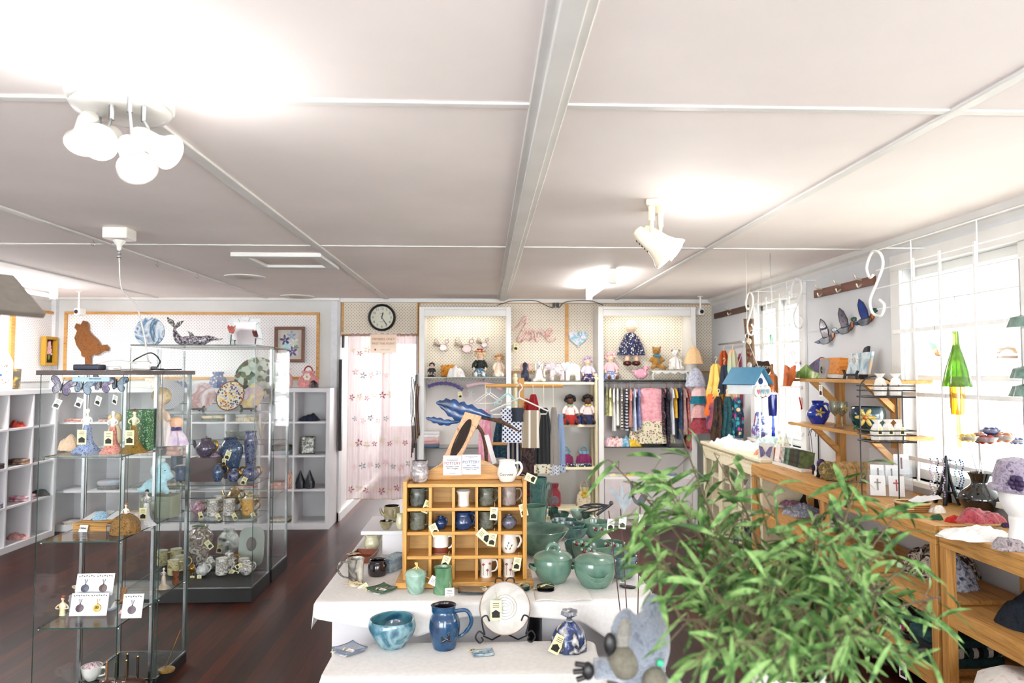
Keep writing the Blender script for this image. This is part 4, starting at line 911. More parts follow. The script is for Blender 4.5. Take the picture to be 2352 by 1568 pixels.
V('brown_jug', 'brown lipped jug half hidden behind the rack', 917, 1272, TT, 22, 30, 'vase', G('#4b3222', '#7a5a3a', '#241710'), cat='jug', dx=-.01)
T = V('tall_mug', 'tall grey and black squared mug tied with raffia', 817, 1346, TT, 38, 58, 'straight', G('#a8a397', '#4b453f', '#cfcabd', '#1f1b1a', s=9), cat='mug', handle=190, tg=(.02, -.05, .035, 0, -30, 10, 1.25), wob=lambda u, z: 1+.035*cos(8*pi*u))
m = MB()
for i in range(7): m.tube(spl([(.0, -.038, .02), (.03*cos(i), -.045, .018+.008*sin(i*2)), (.05*cos(i*1.9), -.05, .012+.012*sin(i*3))], 4), .0012, 5)
m.build('raffia_bow', TWINE, T)
V('black_pot', 'squat glossy black pot with brown foot', 867, 1325, TT, 44, 34, [(.8, 0), (.9, .05), (1, .3), (.96, .7), (.8, .9), (.85, 1)], BLKG, cat='pot')
p = onz(905, 1312, TT); T = thing('butter_dish', 'ribbed grey blue lidded butter dish beside the rack', 'dish', (p.x-.01, p.y+.05, TT), None, R(-28))
m = MB(); m.box(-.035, .035, -.07, .07, 0, .042); m.build('base', G('#8494a0', '#a3b0b8', '#6d7d8a'), T, bev=.005)
m = MB(); m.box(-.038, .038, -.074, .074, .043, .052)
for i in range(12): m.box(-.033, .033, -.068+i*.012, -.062+i*.012, .052, .056)
m.build('ribbed_lid', G('#7d909c', '#9fb0ba', '#67798a'), T)
# green ware on the right of the table
V('tall_vase', 'tall carved green cylinder vase with tied fronds', 1237, 1192, TT, 40, 92, 'mug', CEL2, cat='vase', inner=CELD)
m = MB()
for i in range(9): m.tube(spl([(0, 0, .0), (.02*cos(i), .02*sin(i), .04), (.035*cos(i), .03*sin(i), -.02), (.03*cos(i*1.3), .025*sin(i*1.3), -.12)], 4), .0022, 5)
p = onz(1253, 1196, TT); tag(m.build('frond_bundle', CEL2, loc=(p.x, p.y-.06, TT+.20), smooth=1), 'bundle of green leather fronds hung over the tall vase rim', 'fronds')
V('large_pot', 'wide green cylinder planter just right of the rack', 1226, 1213, TT, 58, 46, 'pan', CEL, cat='pot', tg=None)
V('leaf_bowl', 'largest green bowl, oval and flared, behind the lidded casserole', 1232, 1285, TT, 138, 58, [(.3, 0), (.36, .04), (.62, .35), (.88, .78), (1, 1)], CEL, cat='bowl', sx=1.12, tg=[(-.055, -.03, .06, 60, 10, 30), (-.04, -.04, .05, 60, 40, 30, 1, 'w')], hm=CELD, rz=-.1)
V('dark_mug', 'small dark green mug with tag at back of table', 1271, 1194, TT, 23, 26, 'mug', CELD, cat='mug', tg=(-.035, -.02, .045, 0, 0, 0))
V('dark_bowl', 'small dark blue green bowl with a spoon at table back', 1288, 1198, TT, 40, 18, 'bowl', CELD, cat='bowl')
V('pale_bowl', 'pale green bowl near the back right table corner', 1328, 1196, TT, 36, 22, 'bowl', CELP, cat='bowl')
V('dark_cup', 'dark green cup touching the pale bowl', 1349, 1199, TT, 24, 20, 'deep', CELD, cat='cup')
V('lidded_dish', 'tiny green lidded dish with knotted cream top', 1357, 1206, TT, 28, 8, 'bowl', CEL, cat='dish', lid=dict(h=.5, k='twist', km=mat('#cbb98d')))
V('green_bowl', 'wide green bowl behind the nested pair', 1297, 1228, TT, 62, 28, 'bowl', CEL2, cat='bowl')
V('green_bowl', 'lower bowl of the nested green pair', 1318, 1245, TT, 70, 30, 'bowl', CEL2, cat='bowl')
p, r, h = onshelf(1312, 1245, TT, 66, 28); vessel('green_bowl', 'upper bowl of the nested green pair', 'bowl', (p.x, p.y+.004, TT+.020), r, h*.95, 'bowl', CEL2)
V('beaded_bowl', 'green bowl with red and grey beads at the right table edge', 1366, 1240, TT, 66, 36, 'bowl', CEL, cat='bowl')
V('green_bowl', 'dark green bowl behind the beaded mixing bowl', 1326, 1284, TT, 60, 34, 'deep', CEL2, cat='bowl')
V('beaded_bowl', 'large green mixing bowl with beads behind the oval casserole', 1360, 1298, TT, 96, 40, 'deep', CEL, cat='bowl')
V('ribbed_cup', 'wide green ribbed cup beside the bead bowl at table edge', 1408, 1281, TT, 56, 30, 'pan', CEL, cat='bowl', ring=[.3, .4, .5])
BEADR = mat('#8f2f2a', rough=.2, coat=.5)
def beads(lab, px, py, z, n=6, s=.011):
    p = onz(px, py, z); T = thing('bead_strand', lab, 'beads', p, 'bead strands on the green bowls'); m = MB(); m.tube(spl([(-.03, 0, .004), (0, .006, .01), (.03, -.003, .003)], 4), .0012, 5); m.build('cord', TWINE, T)
    for i in range(n):
        m = MB(); m.ball((-.028+.056*i/(n-1), .005*sin(i*3), .006+.005*cos(i*2)), s*(.7+.3*(i % 2)), 10); m.build('bead', BEADR if i % 3 == 1 else CELP, T, smooth=1)
beads('beads lying on rim of the bowl at right table edge', 1376, 1217, TT+.055); beads('beads on the rim of the large mixing bowl', 1350, 1268, TT+.068); beads('beads in the hollow of the largest oval bowl', 1258, 1255, TT+.045); beads('beads on the far rim of the mixing bowl', 1332, 1251, TT+.075)
beads('beads over the rim of the ribbed cup', 1404, 1254, TT+.065)
# casseroles
def casserole(lab, px, pyb, w, h, lidk, sx, rz, twohandle=True):
    p, r, hh = onshelf(px, pyb, TT, w, h)
    T = vessel('casserole', lab, 'casserole', p, r/sx, hh, [(.55, 0), (.62, .03), (.92, .4), (1, .75), (.97, 1)], CEL, lid=dict(h=.42, k=lidk), sx=sx, rz=rz)
    rr = r
    for s_ in ((-1, 1) if twohandle else (0,)):
        m = MB()
        for q in range(3):
            if s_: m.tube(spl([(s_*rr*.93, -.03, hh*.66-q*.004), (s_*rr*1.18, -.018, hh*.72-q*.004), (s_*rr*1.18, .018, hh*.72-q*.004), (s_*rr*.93, .03, hh*.66-q*.004)], 4), .004, 7)
            else: m.tube(spl([(-.045, -r/sx*.86, hh*.62-q*.006), (-.02, -r/sx*1.12, hh*.52-q*.006), (.02, -r/sx*1.12, hh*.52-q*.006), (.045, -r/sx*.86, hh*.62-q*.006)], 4), .0045, 7)
        m.build('handle', CEL, T, smooth=1)
    return T
casserole('green lidded casserole with loop handle on its lid', 1270, 1347, 90, 56, 'loop', 1.0, .1)
T = casserole('oval green casserole with flat lid and front handle', 1367, 1357, 98, 58, 'none', 1.12, .0, False)
ptag(T, (0, -.01, .135), (R(75), 0, R(50)), 1.1, 'w'); ptag(T, (.02, -.02, .13), (R(75), 0, R(110)), 1.1)
V('blue_bowl', 'lower bowl of the blue grey pair at right table edge', 1431, 1332, TT, 64, 34, 'deep', G('#56747a', '#7f979a', '#3d5660'), cat='bowl', ring=[.3, .42, .54])
p, r, h = onshelf(1431, 1332, TT, 64, 34); vessel('blue_bowl', 'upper bowl of the blue grey pair at right table edge', 'bowl', (p.x, p.y, TT+.030), r*1.02, h, 'deep', G('#56747a', '#7f979a', '#3d5660'), ring=[.8])
for px, py, lab in ((1253, 1356, 'stack of black rimmed coasters tied with string'), (1197, 1354, 'stack of green coasters tied with string behind the standing plate')):
    p = onz(px, py, TT); T = thing('coaster_stack', lab, 'coasters', p, 'tied coaster stacks')
    for i in range(4):
        m = MB(); m.lathe([(.02, i*.005), (.032, i*.005+.001), (.037, i*.005+.005), (.035, i*.005+.0055), (.02, i*.005+.002), (1e-5, i*.005+.002)], 20); m.build('coaster', [BLKG, CEL2][px < 1200], T, smooth=1)
    m = MB(); m.tube([(x, -.01, z) for x, _, z in arc(0, .012, .0145, 0, 360, 24, rx=.039)], .0012, 5); m.build('string', TWINE, T); ptag(T, (.02, -.01, .032), (R(70), 0, R(70)), 1)
p = onz(1442, 1349, TT); T = thing('spoon_rest', 'little dark spoon rest with tag near the right table corner', 'dish', p, None, -.5)
m = MB(); m.loft([(0, 0, 0, .03, .014), (0, 0, .006, .036, .018), (0, 0, .007, .03, .014)], 18); m.build('dish', BLKG, T, smooth=1); ptag(T, (-.02, 0, .014), (R(85), 0, R(20)), .8, 'w')
# front step ware
V('large_bowl', 'turquoise bowl with folded broken rim on the front step', 901, 1499, LZ+.003, 108, 60, [(.5, 0), (.56, .03), (.85, .4), (1, .75), (.96, 1)], TURQ, cat='bowl', inner=G('#2c6f88', '#5f9aa8', '#174c72', s=10), wob=lambda u, z: 1+(.03*sin(2*pi*3*u+z*40) if z > .03 else 0), t=.008)
T = V('jug', 'deep blue pottery jug with dark leaf motif on front step', 1021, 1497, LZ+.003, 71, 95, [(.68, 0), (.74, .03), (.98, .38), (1, .55), (.9, .72), (.70, .85), (.72, .97), (.76, 1)], BLUJ, handle=-8, inner=BLKG, wob=lambda u, z: 1+(.22*max(0, cos(2*pi*(u-.5)))**14 if z > .13 else 0))
m = MB()
for q in range(6): m.ball((.012*cos(q*1.1)+.006, -.0535, .055+.013*sin(q*1.1)), (.005, .003, .016), 8, rot=(0, R(q*60), 0))
m.build('leaf_motif', mat('#0c1730', rough=.15, coat=.5), T, smooth=1)
# standing plate on scroll stand
Yp = onz(1160, 1478, LZ).y-.0; pc = at(1160, 1414, Yp+.03); T = thing('standing_plate', 'large cream plate with spiral glaze propped on black iron stand', 'plate', (pc.x, Yp+.035, LZ+.022), None); T.rotation_euler = (R(-12), 0, 0)
pr = sz(57.5, Yp)
m = MB(); M = Matrix.Translation((0, 0, pr)) @ Matrix.Rotation(R(90), 4, 'X')
m.lathe([(1e-5, .0), (pr*.5, .0), (pr*.9, .008), (pr, .016), (pr, .020), (pr*.88, .013), (pr*.5, .006), (1e-5, .006)], 48, M); m.build('dish', G('#cfccc4', '#c2bfb7', '#d8d6d0', s=9), T, smooth=1)
m = MB(); m.tube([((.004+pr*.5*i/110)*cos(i*.27), -.0075-.0035*(i/110)**2, pr+(.004+pr*.5*i/110)*sin(i*.27)) for i in range(110)], .0010, 5); m.build('spiral_line', mat('#b7b3aa', rough=.3), T)
m = MB(); m.tube([(pr*cos(i*pi/24), -.018, pr+pr*sin(i*pi/24)) for i in range(49)], .0022, 6); m.build('rim_line', mat('#a98a78', rough=.4), T)
ptag(T, (-.035, -.03, pr*1.62), (0, 0, 0), 1.35)
T = thing('plate_stand', 'black wrought iron scroll plate stand on the front step', 'stand', (pc.x, Yp, LZ+.004))
def scroll(s_):
    return spl([(s_*.060, -.012, .085), (s_*.070, -.012, .105), (s_*.088, -.012, .095), (s_*.084, -.012, .06), (s_*.078, -.012, .035), (s_*.098, -.012, .048), (s_*.112, -.012, .026), (s_*.098, -.012, .006), (s_*.084, -.012, .014), (s_*.09, -.012, .026)], 5)
for s_ in (-1, 1): m = MB(); m.tube(scroll(s_), .0032, 7); m.build('scroll', IRON, T, smooth=1)
m = MB(); m.tube([(-.082, -.012, .03), (-.05, .02, .004), (0, .09, .003), (.05, .02, .004), (.082, -.012, .03)], .003, 6); m.build('base_wire', IRON, T, smooth=1)
m = MB(); m.tube([(0, .09, .003), (0, .11, .10), (0, .085, pr*2+.01)], .003, 6)
for s_ in (-1, 1): m.tube(spl([(0, .085, pr*2+.0), (s_*.012, .084, pr*2+.022), (s_*.034, .083, pr*2+.022), (s_*.036, .083, pr*2+.004), (s_*.022, .083, pr*2+.002)], 5), .003, 6)
m.build('back_support', IRON, T, smooth=1)
T = V('sack_ornament', 'blue and white ceramic tied sack ornament on front step', 1308, 1501, LZ+.003, 82, 62, [(.96, 0), (1, .04), (.96, .35), (.7, .75), (.22, 1)], G('#dfe0e2', '#31529a', '#22263f', '#e9e8e6', s=16), cat='ornament', lid=dict(h=.8, k='none', m=G('#e0e0e0', '#8b8c9a', '#3a3a4a', s=30)), tg=(-.02, -.05, .09, 0, 30, 10, 1.3), seg=32, wob=lambda u, z: 1+.05*sin(2*pi*9*u)*min(1, (.12-z)*14))
m = MB(); m.lathe([(.006, .093), (.009, .112), (.030, .125), (.028, .137), (.012, .133), (1e-5, .128)], 24, wob=lambda u, z: 1+.15*sin(2*pi*6*u)); m.build('gathered_top', G('#e0e0e0', '#8b8c9a', '#3a3a4a', s=30), T, smooth=1)
# --- things standing behind the rack on the table
m = MB(); a, b = at(1000, 1080, 3.3), at(1148, 1080, 3.3); m.box(a.x, b.x, 3.2, 3.5, TT, 1.185); tag(m.build('support_crate', DARKW), 'dark crate hidden behind the pigeonhole rack carrying the plank', 'box')
T = thing('plank_artwork', 'leaning timber plank with dark woven oval behind the rack', 'artwork', at(1060, 1060, 3.3));
pa = [at(1010, 1068, 3.26), at(1048, 1068, 3.26), at(1106, 955, 3.44), at(1068, 945, 3.44)]; n = (pa[1]-pa[0]).cross(pa[3]-pa[0]).normalized()*.02
m = MB(); m.rings([[tuple(v) for v in pa], [tuple(v-n) for v in pa]]); m.build('plank', mat(['#d0a078', '#deb48e', '#b98860'], 'wood', .6, axis=2), T, world=1, bev=.002)
ce = (pa[0]+pa[1]+pa[2]+pa[3])/4+n*.10; ux = (pa[1]-pa[0]).normalized(); uy = (pa[3]-pa[0]).normalized(); ll = (pa[3]-pa[0]).length; ww = (pa[1]-pa[0]).length
m = MB(); m.tube([tuple(ce+ux*ww*.30*cos(t_*pi/16)+uy*ll*.36*sin(t_*pi/16)) for t_ in range(33)], .0035, 6)
for q in range(-5, 6): k_ = sqrt(max(0, 1-(q/6)**2)); m.tube([tuple(ce+ux*ww*.28*q/6-uy*ll*.34*k_), tuple(ce+ux*ww*.28*(q/6+.05)+uy*ll*.34*k_)], .0018 if q % 2 else .003, 5)
m.build('woven_oval', mat('#33231c', rough=.7), T, world=1)
# ---------------- contents of the glass cabinets and things round them ----------------
BPAT = G('#1f2a52', '#4a5688', '#8e93b4', '#151a38', s=55, r=.15); BPAT2 = G('#22406e', '#5a7aa4', '#1a2a50', '#8fa4bd', s=45, r=.15); PURP = G('#4a2548', '#83557e', '#b79ab0', '#3a1c3a', s=40, r=.15)
PURB = G('#2a1c3c', '#5b4670', '#1c122a', '#8a789a', s=50, r=.15); GOLDM = mat('#c09040', metal=.9, rough=.25); MGOLD = mat('#c7a27a', metal=.8, rough=.2); PEARL = G('#d8d2c8', '#8f8a84', '#ece8e2', '#5a564f', s=40, r=.12)
DRIP = G('#3c2c2e', '#b3a69c', '#70483a', '#d9d2cb', '#2b2026', s=16, r=.12); AMB = G('#c58a2a', '#e0b463', '#8a5a1c', s=40, r=.15); SILV = G('#8f9290', '#d5d6d2', '#4a4c4a', s=14, r=.08)
zb = .83+.001
p = atY(478, 5.36, zb); m = MB(); m.box(-.10, .10, -.05, .06, 0, .175); tag(m.build('riser_block', mat(['#3b1c1c', '#4d2726'], 'wood', .4), loc=p), 'dark red box raising the purple teapot at cabinet back', 'box')
vessel('teapot', 'dark purple teapot with gold handle, highest in the pottery cabinet', 'teapot', (p.x, p.y, zb+.177), .072, .135, 'round', PURB, handle=-15, spout=165, hm=GOLDM, lid=dict(h=.35, k='ball', km=GOLDM, m=PURB))
V('vase', 'wide purple and plum ribbed vase in glass cabinet', 480, 1104, zb, 50, 68, 'vase', PURP, wob=lambda u, z: 1+.025*cos(2*pi*14*u), tg=(.02, -.085, .12))
V('vase', 'big blue mottled vase with tags in glass cabinet', 529, 1100, zb, 52, 90, 'vase', BPAT2, tg=[(-.02, -.09, .18), (.03, -.09, .24, 0, 20, 0, 1.3)])
V('vase', 'tall slim blue vase at the cabinet right edge', 584, 1096, zb, 30, 102, 'tall', BPAT, dx=-.03)
V('jug', 'small blue jug with gold handle in front of the plum vase', 500, 1107, zb, 23, 40, 'round', BPAT2, handle=0, hm=GOLDM, tg=(.03, -.02, .09, 0, 30, 0))
V('cream_jug', 'violet ribbed cream jug with gold handle', 536, 1107, zb, 28, 28, 'round', BPAT, handle=-10, hm=GOLDM, wob=lambda u, z: 1+.03*cos(2*pi*12*u))
V('sugar_bowl', 'violet lidded sugar bowl with gold knob on blue shelf', 575, 1106, zb, 38, 34, 'round', BPAT, cat='bowl', handle=[0, 180], hm=GOLDM, lid=dict(h=.4, k='ball', km=GOLDM), tg=(.0, -.07, .06, 0, 25, 0, 1.2))
for px, pyb, w, h, lab in ((419, 1105, 30, 34, 'nearest blue mottled mug at left of the pottery cabinet'), (448, 1102, 28, 38, 'blue mottled mug just left of the plum vase'), (405, 1080, 24, 32, 'third blue mottled mug, furthest left behind posts')):
    V('mug', lab, px, pyb, zb, w, h, 'mug', BPAT2, handle=0, hm=GOLDM, inner=WHG, group='blue mottled mugs', tg=(.03, -.03, .05, 0, 30, 0))
zc_ = .576
V('teapot', 'pink ball shaped teapot with tag, lower shelf', 456, 1184, zc_, 27, 30, 'round', G('#7d4a60', '#c79cae', '#4d2a3a', s=40), handle=0, spout=180, hm=GOLDM, lid=dict(h=.4, k='ball', km=GOLDM), tg=(.02, -.05, .05, 0, -20, 0))
for px, pyb, mt_, lab in ((489, 1187, PEARL, 'leftmost pearl and grey mug on the lower cabinet shelf'), (526, 1186, PEARL, 'second pearl and grey mug on the lower cabinet shelf'), (569, 1184, AMB, 'amber striped mug on the lower cabinet shelf'), (503, 1178, PEARL, 'pearl mug standing behind the two front pearl mugs')):
    V('mug', lab, px, pyb, zc_, 27, 36, 'mug', mt_, handle=0, hm=GOLDM, inner=WHG, group='pearl and amber mugs', tg=(.03, -.035, .04, 0, -30, 0))
V('teapot', 'gold lustre teapot behind the pearl mugs', 538, 1160, zc_, 36, 34, 'round', mat(['#8a6a4a', '#d9bb8c', '#5a4028'], 'mix', .12, 30, metal=.7), handle=0, spout=180, lid=dict(h=.5, k='ball'))
V('teapot', 'gold and cream teapot beside cabinet right edge', 582, 1168, zc_, 34, 30, 'round', mat(['#a47c3c', '#e3cfa0', '#6c4a20'], 'mix', .12, 30, metal=.7), handle=0, spout=180, lid=dict(h=.45, k='ball'), dx=-.03, tg=(.03, -.05, .03, 0, -30, 0))
p = onz(478, 1140, zc_); T = thing('silver_stand', 'three legged chrome dish stand behind the pearl mugs', 'stand', (p.x, 5.42, zc_+.001)); m = MB()
for i in range(3): a_ = i*2.1; m.tube([(.06*cos(a_), .06*sin(a_), 0), (0, 0, .08), (.05*cos(a_+3), .05*sin(a_+3), .17)], .003, 6)
m.build('legs', STEEL, T); m = MB(); m.lathe([(1e-5, .082), (.05, .084), (.078, .095), (.08, .1), (.05, .09), (1e-5, .088)], 24); m.build('dish', STEEL, T, smooth=1)
zd = .107
V('vase', 'tall ribbed brown and white drip vase on cabinet floor', 458, 1300, zd, 56, 84, 'vase', DRIP, wob=lambda u, z: 1+.03*cos(2*pi*16*u), tg=(.06, -.08, .22, 0, -40, 0, 1.4), inner=G('#7d8d70', '#9aa88c'))
V('vase', 'silver pumpkin shaped vase on cabinet floor', 522, 1276, zd, 46, 54, 'round', SILV, wob=lambda u, z: 1+.07*abs(cos(pi*8*u)), tg=(-.03, -.08, .13, 0, 10, 0, 1.5), dy=.02)
V('mug', 'white and grey streaked mug on the cabinet floor', 509, 1322, zd, 27, 36, 'mug', PEARL, handle=0, inner=WHG)
V('teapot', 'pearl teapot behind the streaked mug on cabinet floor', 526, 1312, zd, 36, 36, 'round', PEARL, handle=0, hm=GOLDM, lid=dict(h=.4, k='ball'), tg=(.0, -.08, .02, 0, -70, 0, 1.4))
V('teapot', 'small silver grey teapot on the left of the cabinet floor', 465, 1324, zd, 28, 26, 'round', SILV, handle=0, spout=180, lid=dict(h=.4, k='ball'), tg=(.0, -.06, .04))
V('sugar_bowl', 'grey lidded pot beside the silver grey teapot', 482, 1308, zd, 24, 24, 'round', PEARL, cat='pot', lid=dict(h=.4, k='ball'))
V('mug', 'pearl mug with gold handle at right of cabinet floor', 560, 1314, zd, 24, 28, 'mug', PEARL, handle=180, hm=GOLDM, inner=WHG)
V('mug', 'round pearl mug at the front right of cabinet floor', 575, 1322, zd, 30, 30, 'round', PEARL, handle=0, inner=WHG, dx=-.03, tg=(.0, -.05, .10, 0, 60, 0))
V('bud_vase', 'tiny gold bud vase on the cabinet floor', 441, 1324, zd, 12, 24, 'vase', GOLDM, cat='vase', tg=(.01, -.02, .03))
for px, pyb, lab in ((372, 1300, 'leftmost cream mug of the cluster seen through the near cabinet'), (398, 1322, 'front cream mug of the cluster seen through near cabinet'), (404, 1296, 'rear cream mug of the cluster seen through near cabinet'), (414, 1312, 'right cream mug of the cluster seen through near cabinet')):
    V('mug', lab, px, pyb, zd, 25, 32, 'mug', G('#b09c5c', '#ddd0a0', '#8c7a44', s=30), handle=0, inner=WHG, group='cream lustre mugs')
# grey oval plaque and boards in the rear cabinet
p = atY(590, 5.66, .107); T = thing('oval_plaque', 'pale grey rounded plaque with dark oval in rear cabinet', 'plaque', (p.x-.03, 5.68, .108)); m = MB(); o_ = [(.10*(abs(cos(a))**.5)*(1 if cos(a) > 0 else -1), .15+.15*(abs(sin(a))**.5)*(1 if sin(a) > 0 else -1)) for a in [2*pi*i/32 for i in range(32)]]; m.prism(o_, .012); m.build('plate', mat('#a9aea4', rough=.4), T, rot=(R(-8), 0, 0)); m = MB(); m.prism([(.04*cos(i*pi/12), .17+.055*sin(i*pi/12)) for i in range(24)], .0145); m.build('oval', mat(['#3a2a26', '#6b4a3c'], 'mix', .4, 30), T, rot=(R(-8), 0, 0))
p = atY(540, 5.68, .107); m = MB(); m.box(-.15, .15, -.05, .08, 0, .012); tag(m.build('cheese_board', mat(['#b99a6a', '#cdb07d'], 'wood', .5), loc=(p.x, 5.75, .108)), 'flat pine board on floor of the rear glass cabinet', 'board')
T = V('glass_bowl', 'shallow clear glass bowl on the rear cabinet shelf', 545, 1013, SB2[1]+.001, 62, 20, 'bowl', mat('#e3e8e4', rough=.05, trans=.9), cat='bowl', dy=.05)
m = MB()
for i in range(26): a_ = i*.9; m.tube(spl([(0, 0, 0), (.02*cos(a_), .02*sin(a_), .1), (.05*cos(a_), .05*sin(a_), .19)], 4), .0016, 5)
p = atY(615, 5.8, SB2[1]); tag(m.build('reed_bundle', mat('#c2b197', rough=.8), loc=(-1.83, 5.8, SB2[1]+.002)), 'upright bundle of pale reeds in the rear cabinet', 'reeds')
# plates on black stands
def dog_stand(par, s=1, y=-.02):
    m = MB(); o = [(-.07, 0), (-.05, 0), (-.045, .02), (.045, .02), (.05, 0), (.07, 0), (.06, .03), (.075, .05), (.06, .056), (.045, .035), (-.045, .035), (-.055, .06), (-.075, .062), (-.06, .03)]
    m.prism([(a*s, b*s) for a, b in o], .008); return m.build('front', BLACK, par, loc=(0, y, 0))
def dplate(lab, px, py, rp, Y, zs, mt, rim=None, tilt=-16, sx=1, sy=1, yaw=0, standlab=None, roll=0):
    r = sz(rp, Y); p = atY(px, Y, zs+.003)
    T = thing('decorative_plate', lab, 'plate', (p.x, Y, zs+.012), 'display plates'); T.rotation_euler = (R(tilt), 0, R(yaw))
    m = MB(); M = Matrix.Translation((0, 0, r*sy)) @ Matrix.Rotation(R(roll), 4, 'Y') @ Matrix.Diagonal((sx, 1, sy, 1)) @ Matrix.Rotation(R(90), 4, 'X')
    m.lathe([(1e-5, 0), (r*.55, .0), (r*.97, .012), (r, .016), (r*.95, .016), (r*.55, .005), (1e-5, .005)], 40, M); m.build('dish', mt, T, smooth=1)
    if rim: m = MB(); m.tube([tuple(M @ Vector((r*cos(i*pi/20), r*sin(i*pi/20), .015))) for i in range(41)], r*.035, 6); m.build('rim', rim, T, smooth=1)
    if standlab:
        S_ = thing('plate_stand', standlab, 'stand', (p.x, Y-.05, zs+.001), 'black plate stands'); dog_stand(S_, .9); m = MB(); m.tube([(0, -.015, .03), (0, .05, .004), (0, .10, .16)], .004, 6); m.build('strut', BLACK, S_)
    return T
z5 = SB[2]+.001
dplate('pink plate with painted roses on a black stand', 462, 915, 32, 5.35, z5, mat(['#dccfd2', '#c9a09a', '#e8e0e2', '#b3bcc4'], 'mix', .2, 9, coat=.4), standlab='black plate stand under the pink rose plate')
dplate('orange rimmed oval plate with bright painted flowers', 529, 915, 34, 5.28, z5, mat(['#d9d3c0', '#d4602c', '#2f56a0', '#e6e0c8', '#7c8c58', '#e8c060', '#c8b8d8', '#e6e0c8'], 'spots', .2, 75, coat=.5, ratio=.6), rim=mat('#a4501f', rough=.3), sx=.88, roll=18)
dplate('cream square plate with pale yellow flowers beside oval plate', 580, 918, 30, 5.36, z5, mat(['#e9e6e2', '#e6cf84', '#cbb8cc', '#efeeec'], 'mix', .2, 14, coat=.4), sx=.8, roll=25, standlab='black dog shaped plate stand at the shelf right')
dplate('grey dotted plate left of pink rose plate', 388, 918, 33, 5.42, z5, mat(['#b5b0b8', '#d8d6da', '#8f8a94'], 'dots', .2, 60, ratio=.3))
dplate('largest glass platter with green leaves and birds', 588, 884, 50, 5.8, SB2[2]+.001, mat(['#b8c4b4', '#3e5a44', '#c9d0bf', '#d8dccb', '#7a8a5c', '#8a6a4a', '#cfd6c8'], 'spots', .15, 22, coat=.4, ratio=.62), tilt=-12)
# on top of the tall cabinet
zt2 = 1.846
T = thing('marbled_disc', 'round blue and white marbled disc standing on the tall cabinet', 'artwork', atY(343, 5.3, zt2)); r = sz(33, 5.3); m = MB(); m.lathe([(1e-5, -.006), (r, -.006), (r, .006), (1e-5, .006)], 48, Matrix.Translation((0, 0, r-.01)) @ Matrix.Rotation(R(90), 4, 'X')); m.build('disc', mat(['#e9f0f4', '#4d8fc4', '#dfe9ef', '#2d5f94', '#a7cfe6', '#f3f6f8'], 'mix', .15, 7, coat=.6), T, smooth=1)
T = thing('dolphin_sculpture', 'mosaic dolphin with raised tail on top of tall cabinet', 'sculpture', atY(440, 5.35, zt2))
S1 = sz(1, 5.35); px_ = lambda x, y: ((x-440)*S1, 0, (795-y)*S1)
pts = [px_(x, y) for x, y in ((401, 750), (402, 765), (412, 782), (432, 789), (455, 787), (475, 780), (488, 779), (500, 781), (508, 779))]
m = MB(); sp = spl(pts, 4); rr = [.008, .012, .016, .022, .028, .035, .042, .046, .048, .05, .052, .055, .057, .058, .058, .058, .058, .056, .054, .05, .046, .04, .034, .028, .024, .02, .016, .014, .012, .010, .009, .008, .007]
rr = [rr[min(len(rr)-1, i)]*.62 for i in range(len(sp))]
m.tube([(p_.x, p_.y, max(p_.z, r_+.002)) for p_, r_ in zip(sp, rr)], rr, 14); m.build('body', mat(['#8f8890', '#c2b8c4', '#4a454c', '#d5cdd6'], 'spots', .25, 90, coat=.4, ratio=.55), T, smooth=1)
MOS = mat(['#3a3a3a', '#c9c6c4', '#8e8a88', '#e0dedc'], 'spots', .3, 110, coat=.3, ratio=.45)
for nm, o_ in (('tail_fluke', ((401, 755), (386, 742), (384, 730), (398, 738), (404, 752))), ('tail_fluke', ((401, 753), (408, 742), (422, 738), (414, 750), (404, 757))), ('dorsal_fin', ((436, 780), (434, 768), (430, 762), (441, 766), (448, 778)))):
    m = MB(); m.prism([(px_(x, y)[0], px_(x, y)[2]) for x, y in o_], .012); m.build(nm, MOS, T, bev=.003)
m = MB(); m.ball(((479-440)*S1, -.034, (795-781)*S1), .006, 10); m.build('eye', BLACK, T)
T = thing('glass_tulip', 'red stained glass tulip on a green stem on cabinet top', 'ornament', atY(531, 5.22, zt2)); S1 = sz(1, 5.22)
m = MB(); m.tube([(-2*S1, 0, 0), (0, 0, 24*S1)], .005, 8); m.tube([(8*S1, 0, 0), (8*S1, 0, 8*S1)], .004, 8); m.build('stem', mat('#2f6b4a', rough=.3), T, smooth=1)
m = MB(); m.prism([(a*S1, b*S1) for a, b in ((-5, 28), (-9, 38), (-8, 46), (-3, 41), (0, 44), (4, 41), (9, 45), (8, 34), (3, 25))], .012); m.build('flower', mat(['#b8301f', '#d84a30', '#7c1c14'], 'mix', .15, 30, coat=.5), T, bev=.003)
T = thing('scalloped_mirror', 'wavy edged mirror with white glass border leaning on cabinet top', 'mirror', atY(561, 5.5, zt2)); S1 = sz(1, 5.5)
o_ = [(-30, 0), (-33, 12), (-40, 22), (-30, 48), (-34, 62), (-14, 62), (0, 68), (18, 62), (35, 63), (33, 48), (42, 22), (38, 8), (42, 0)]
o_ = [(a*S1*.98, b*S1) for a, b in o_]; os_ = smoothp(o_, 3); ci = (2*S1, 28*S1)
m = MB(); m.prism(os_, .008); m.build('border', mat('#e6eaec', rough=.1, coat=.7), T)
m = MB(); m.prism([(ci[0]+(a-ci[0])*.76, ci[1]+(b-ci[1])*.80-.002) for a, b in os_], .012); m.build('mirror_glass', mat('#c9c4c8', rough=.04, metal=1), T)
m = MB()
for i in (3, 8, 15, 20, 26, 31):
    a, b = os_[i]; m.tube([(a, -.0065, b), (ci[0]+(a-ci[0])*.76, -.0065, ci[1]+(b-ci[1])*.80)], .0015, 5)
m.build('lead_lines', BLACK, T)
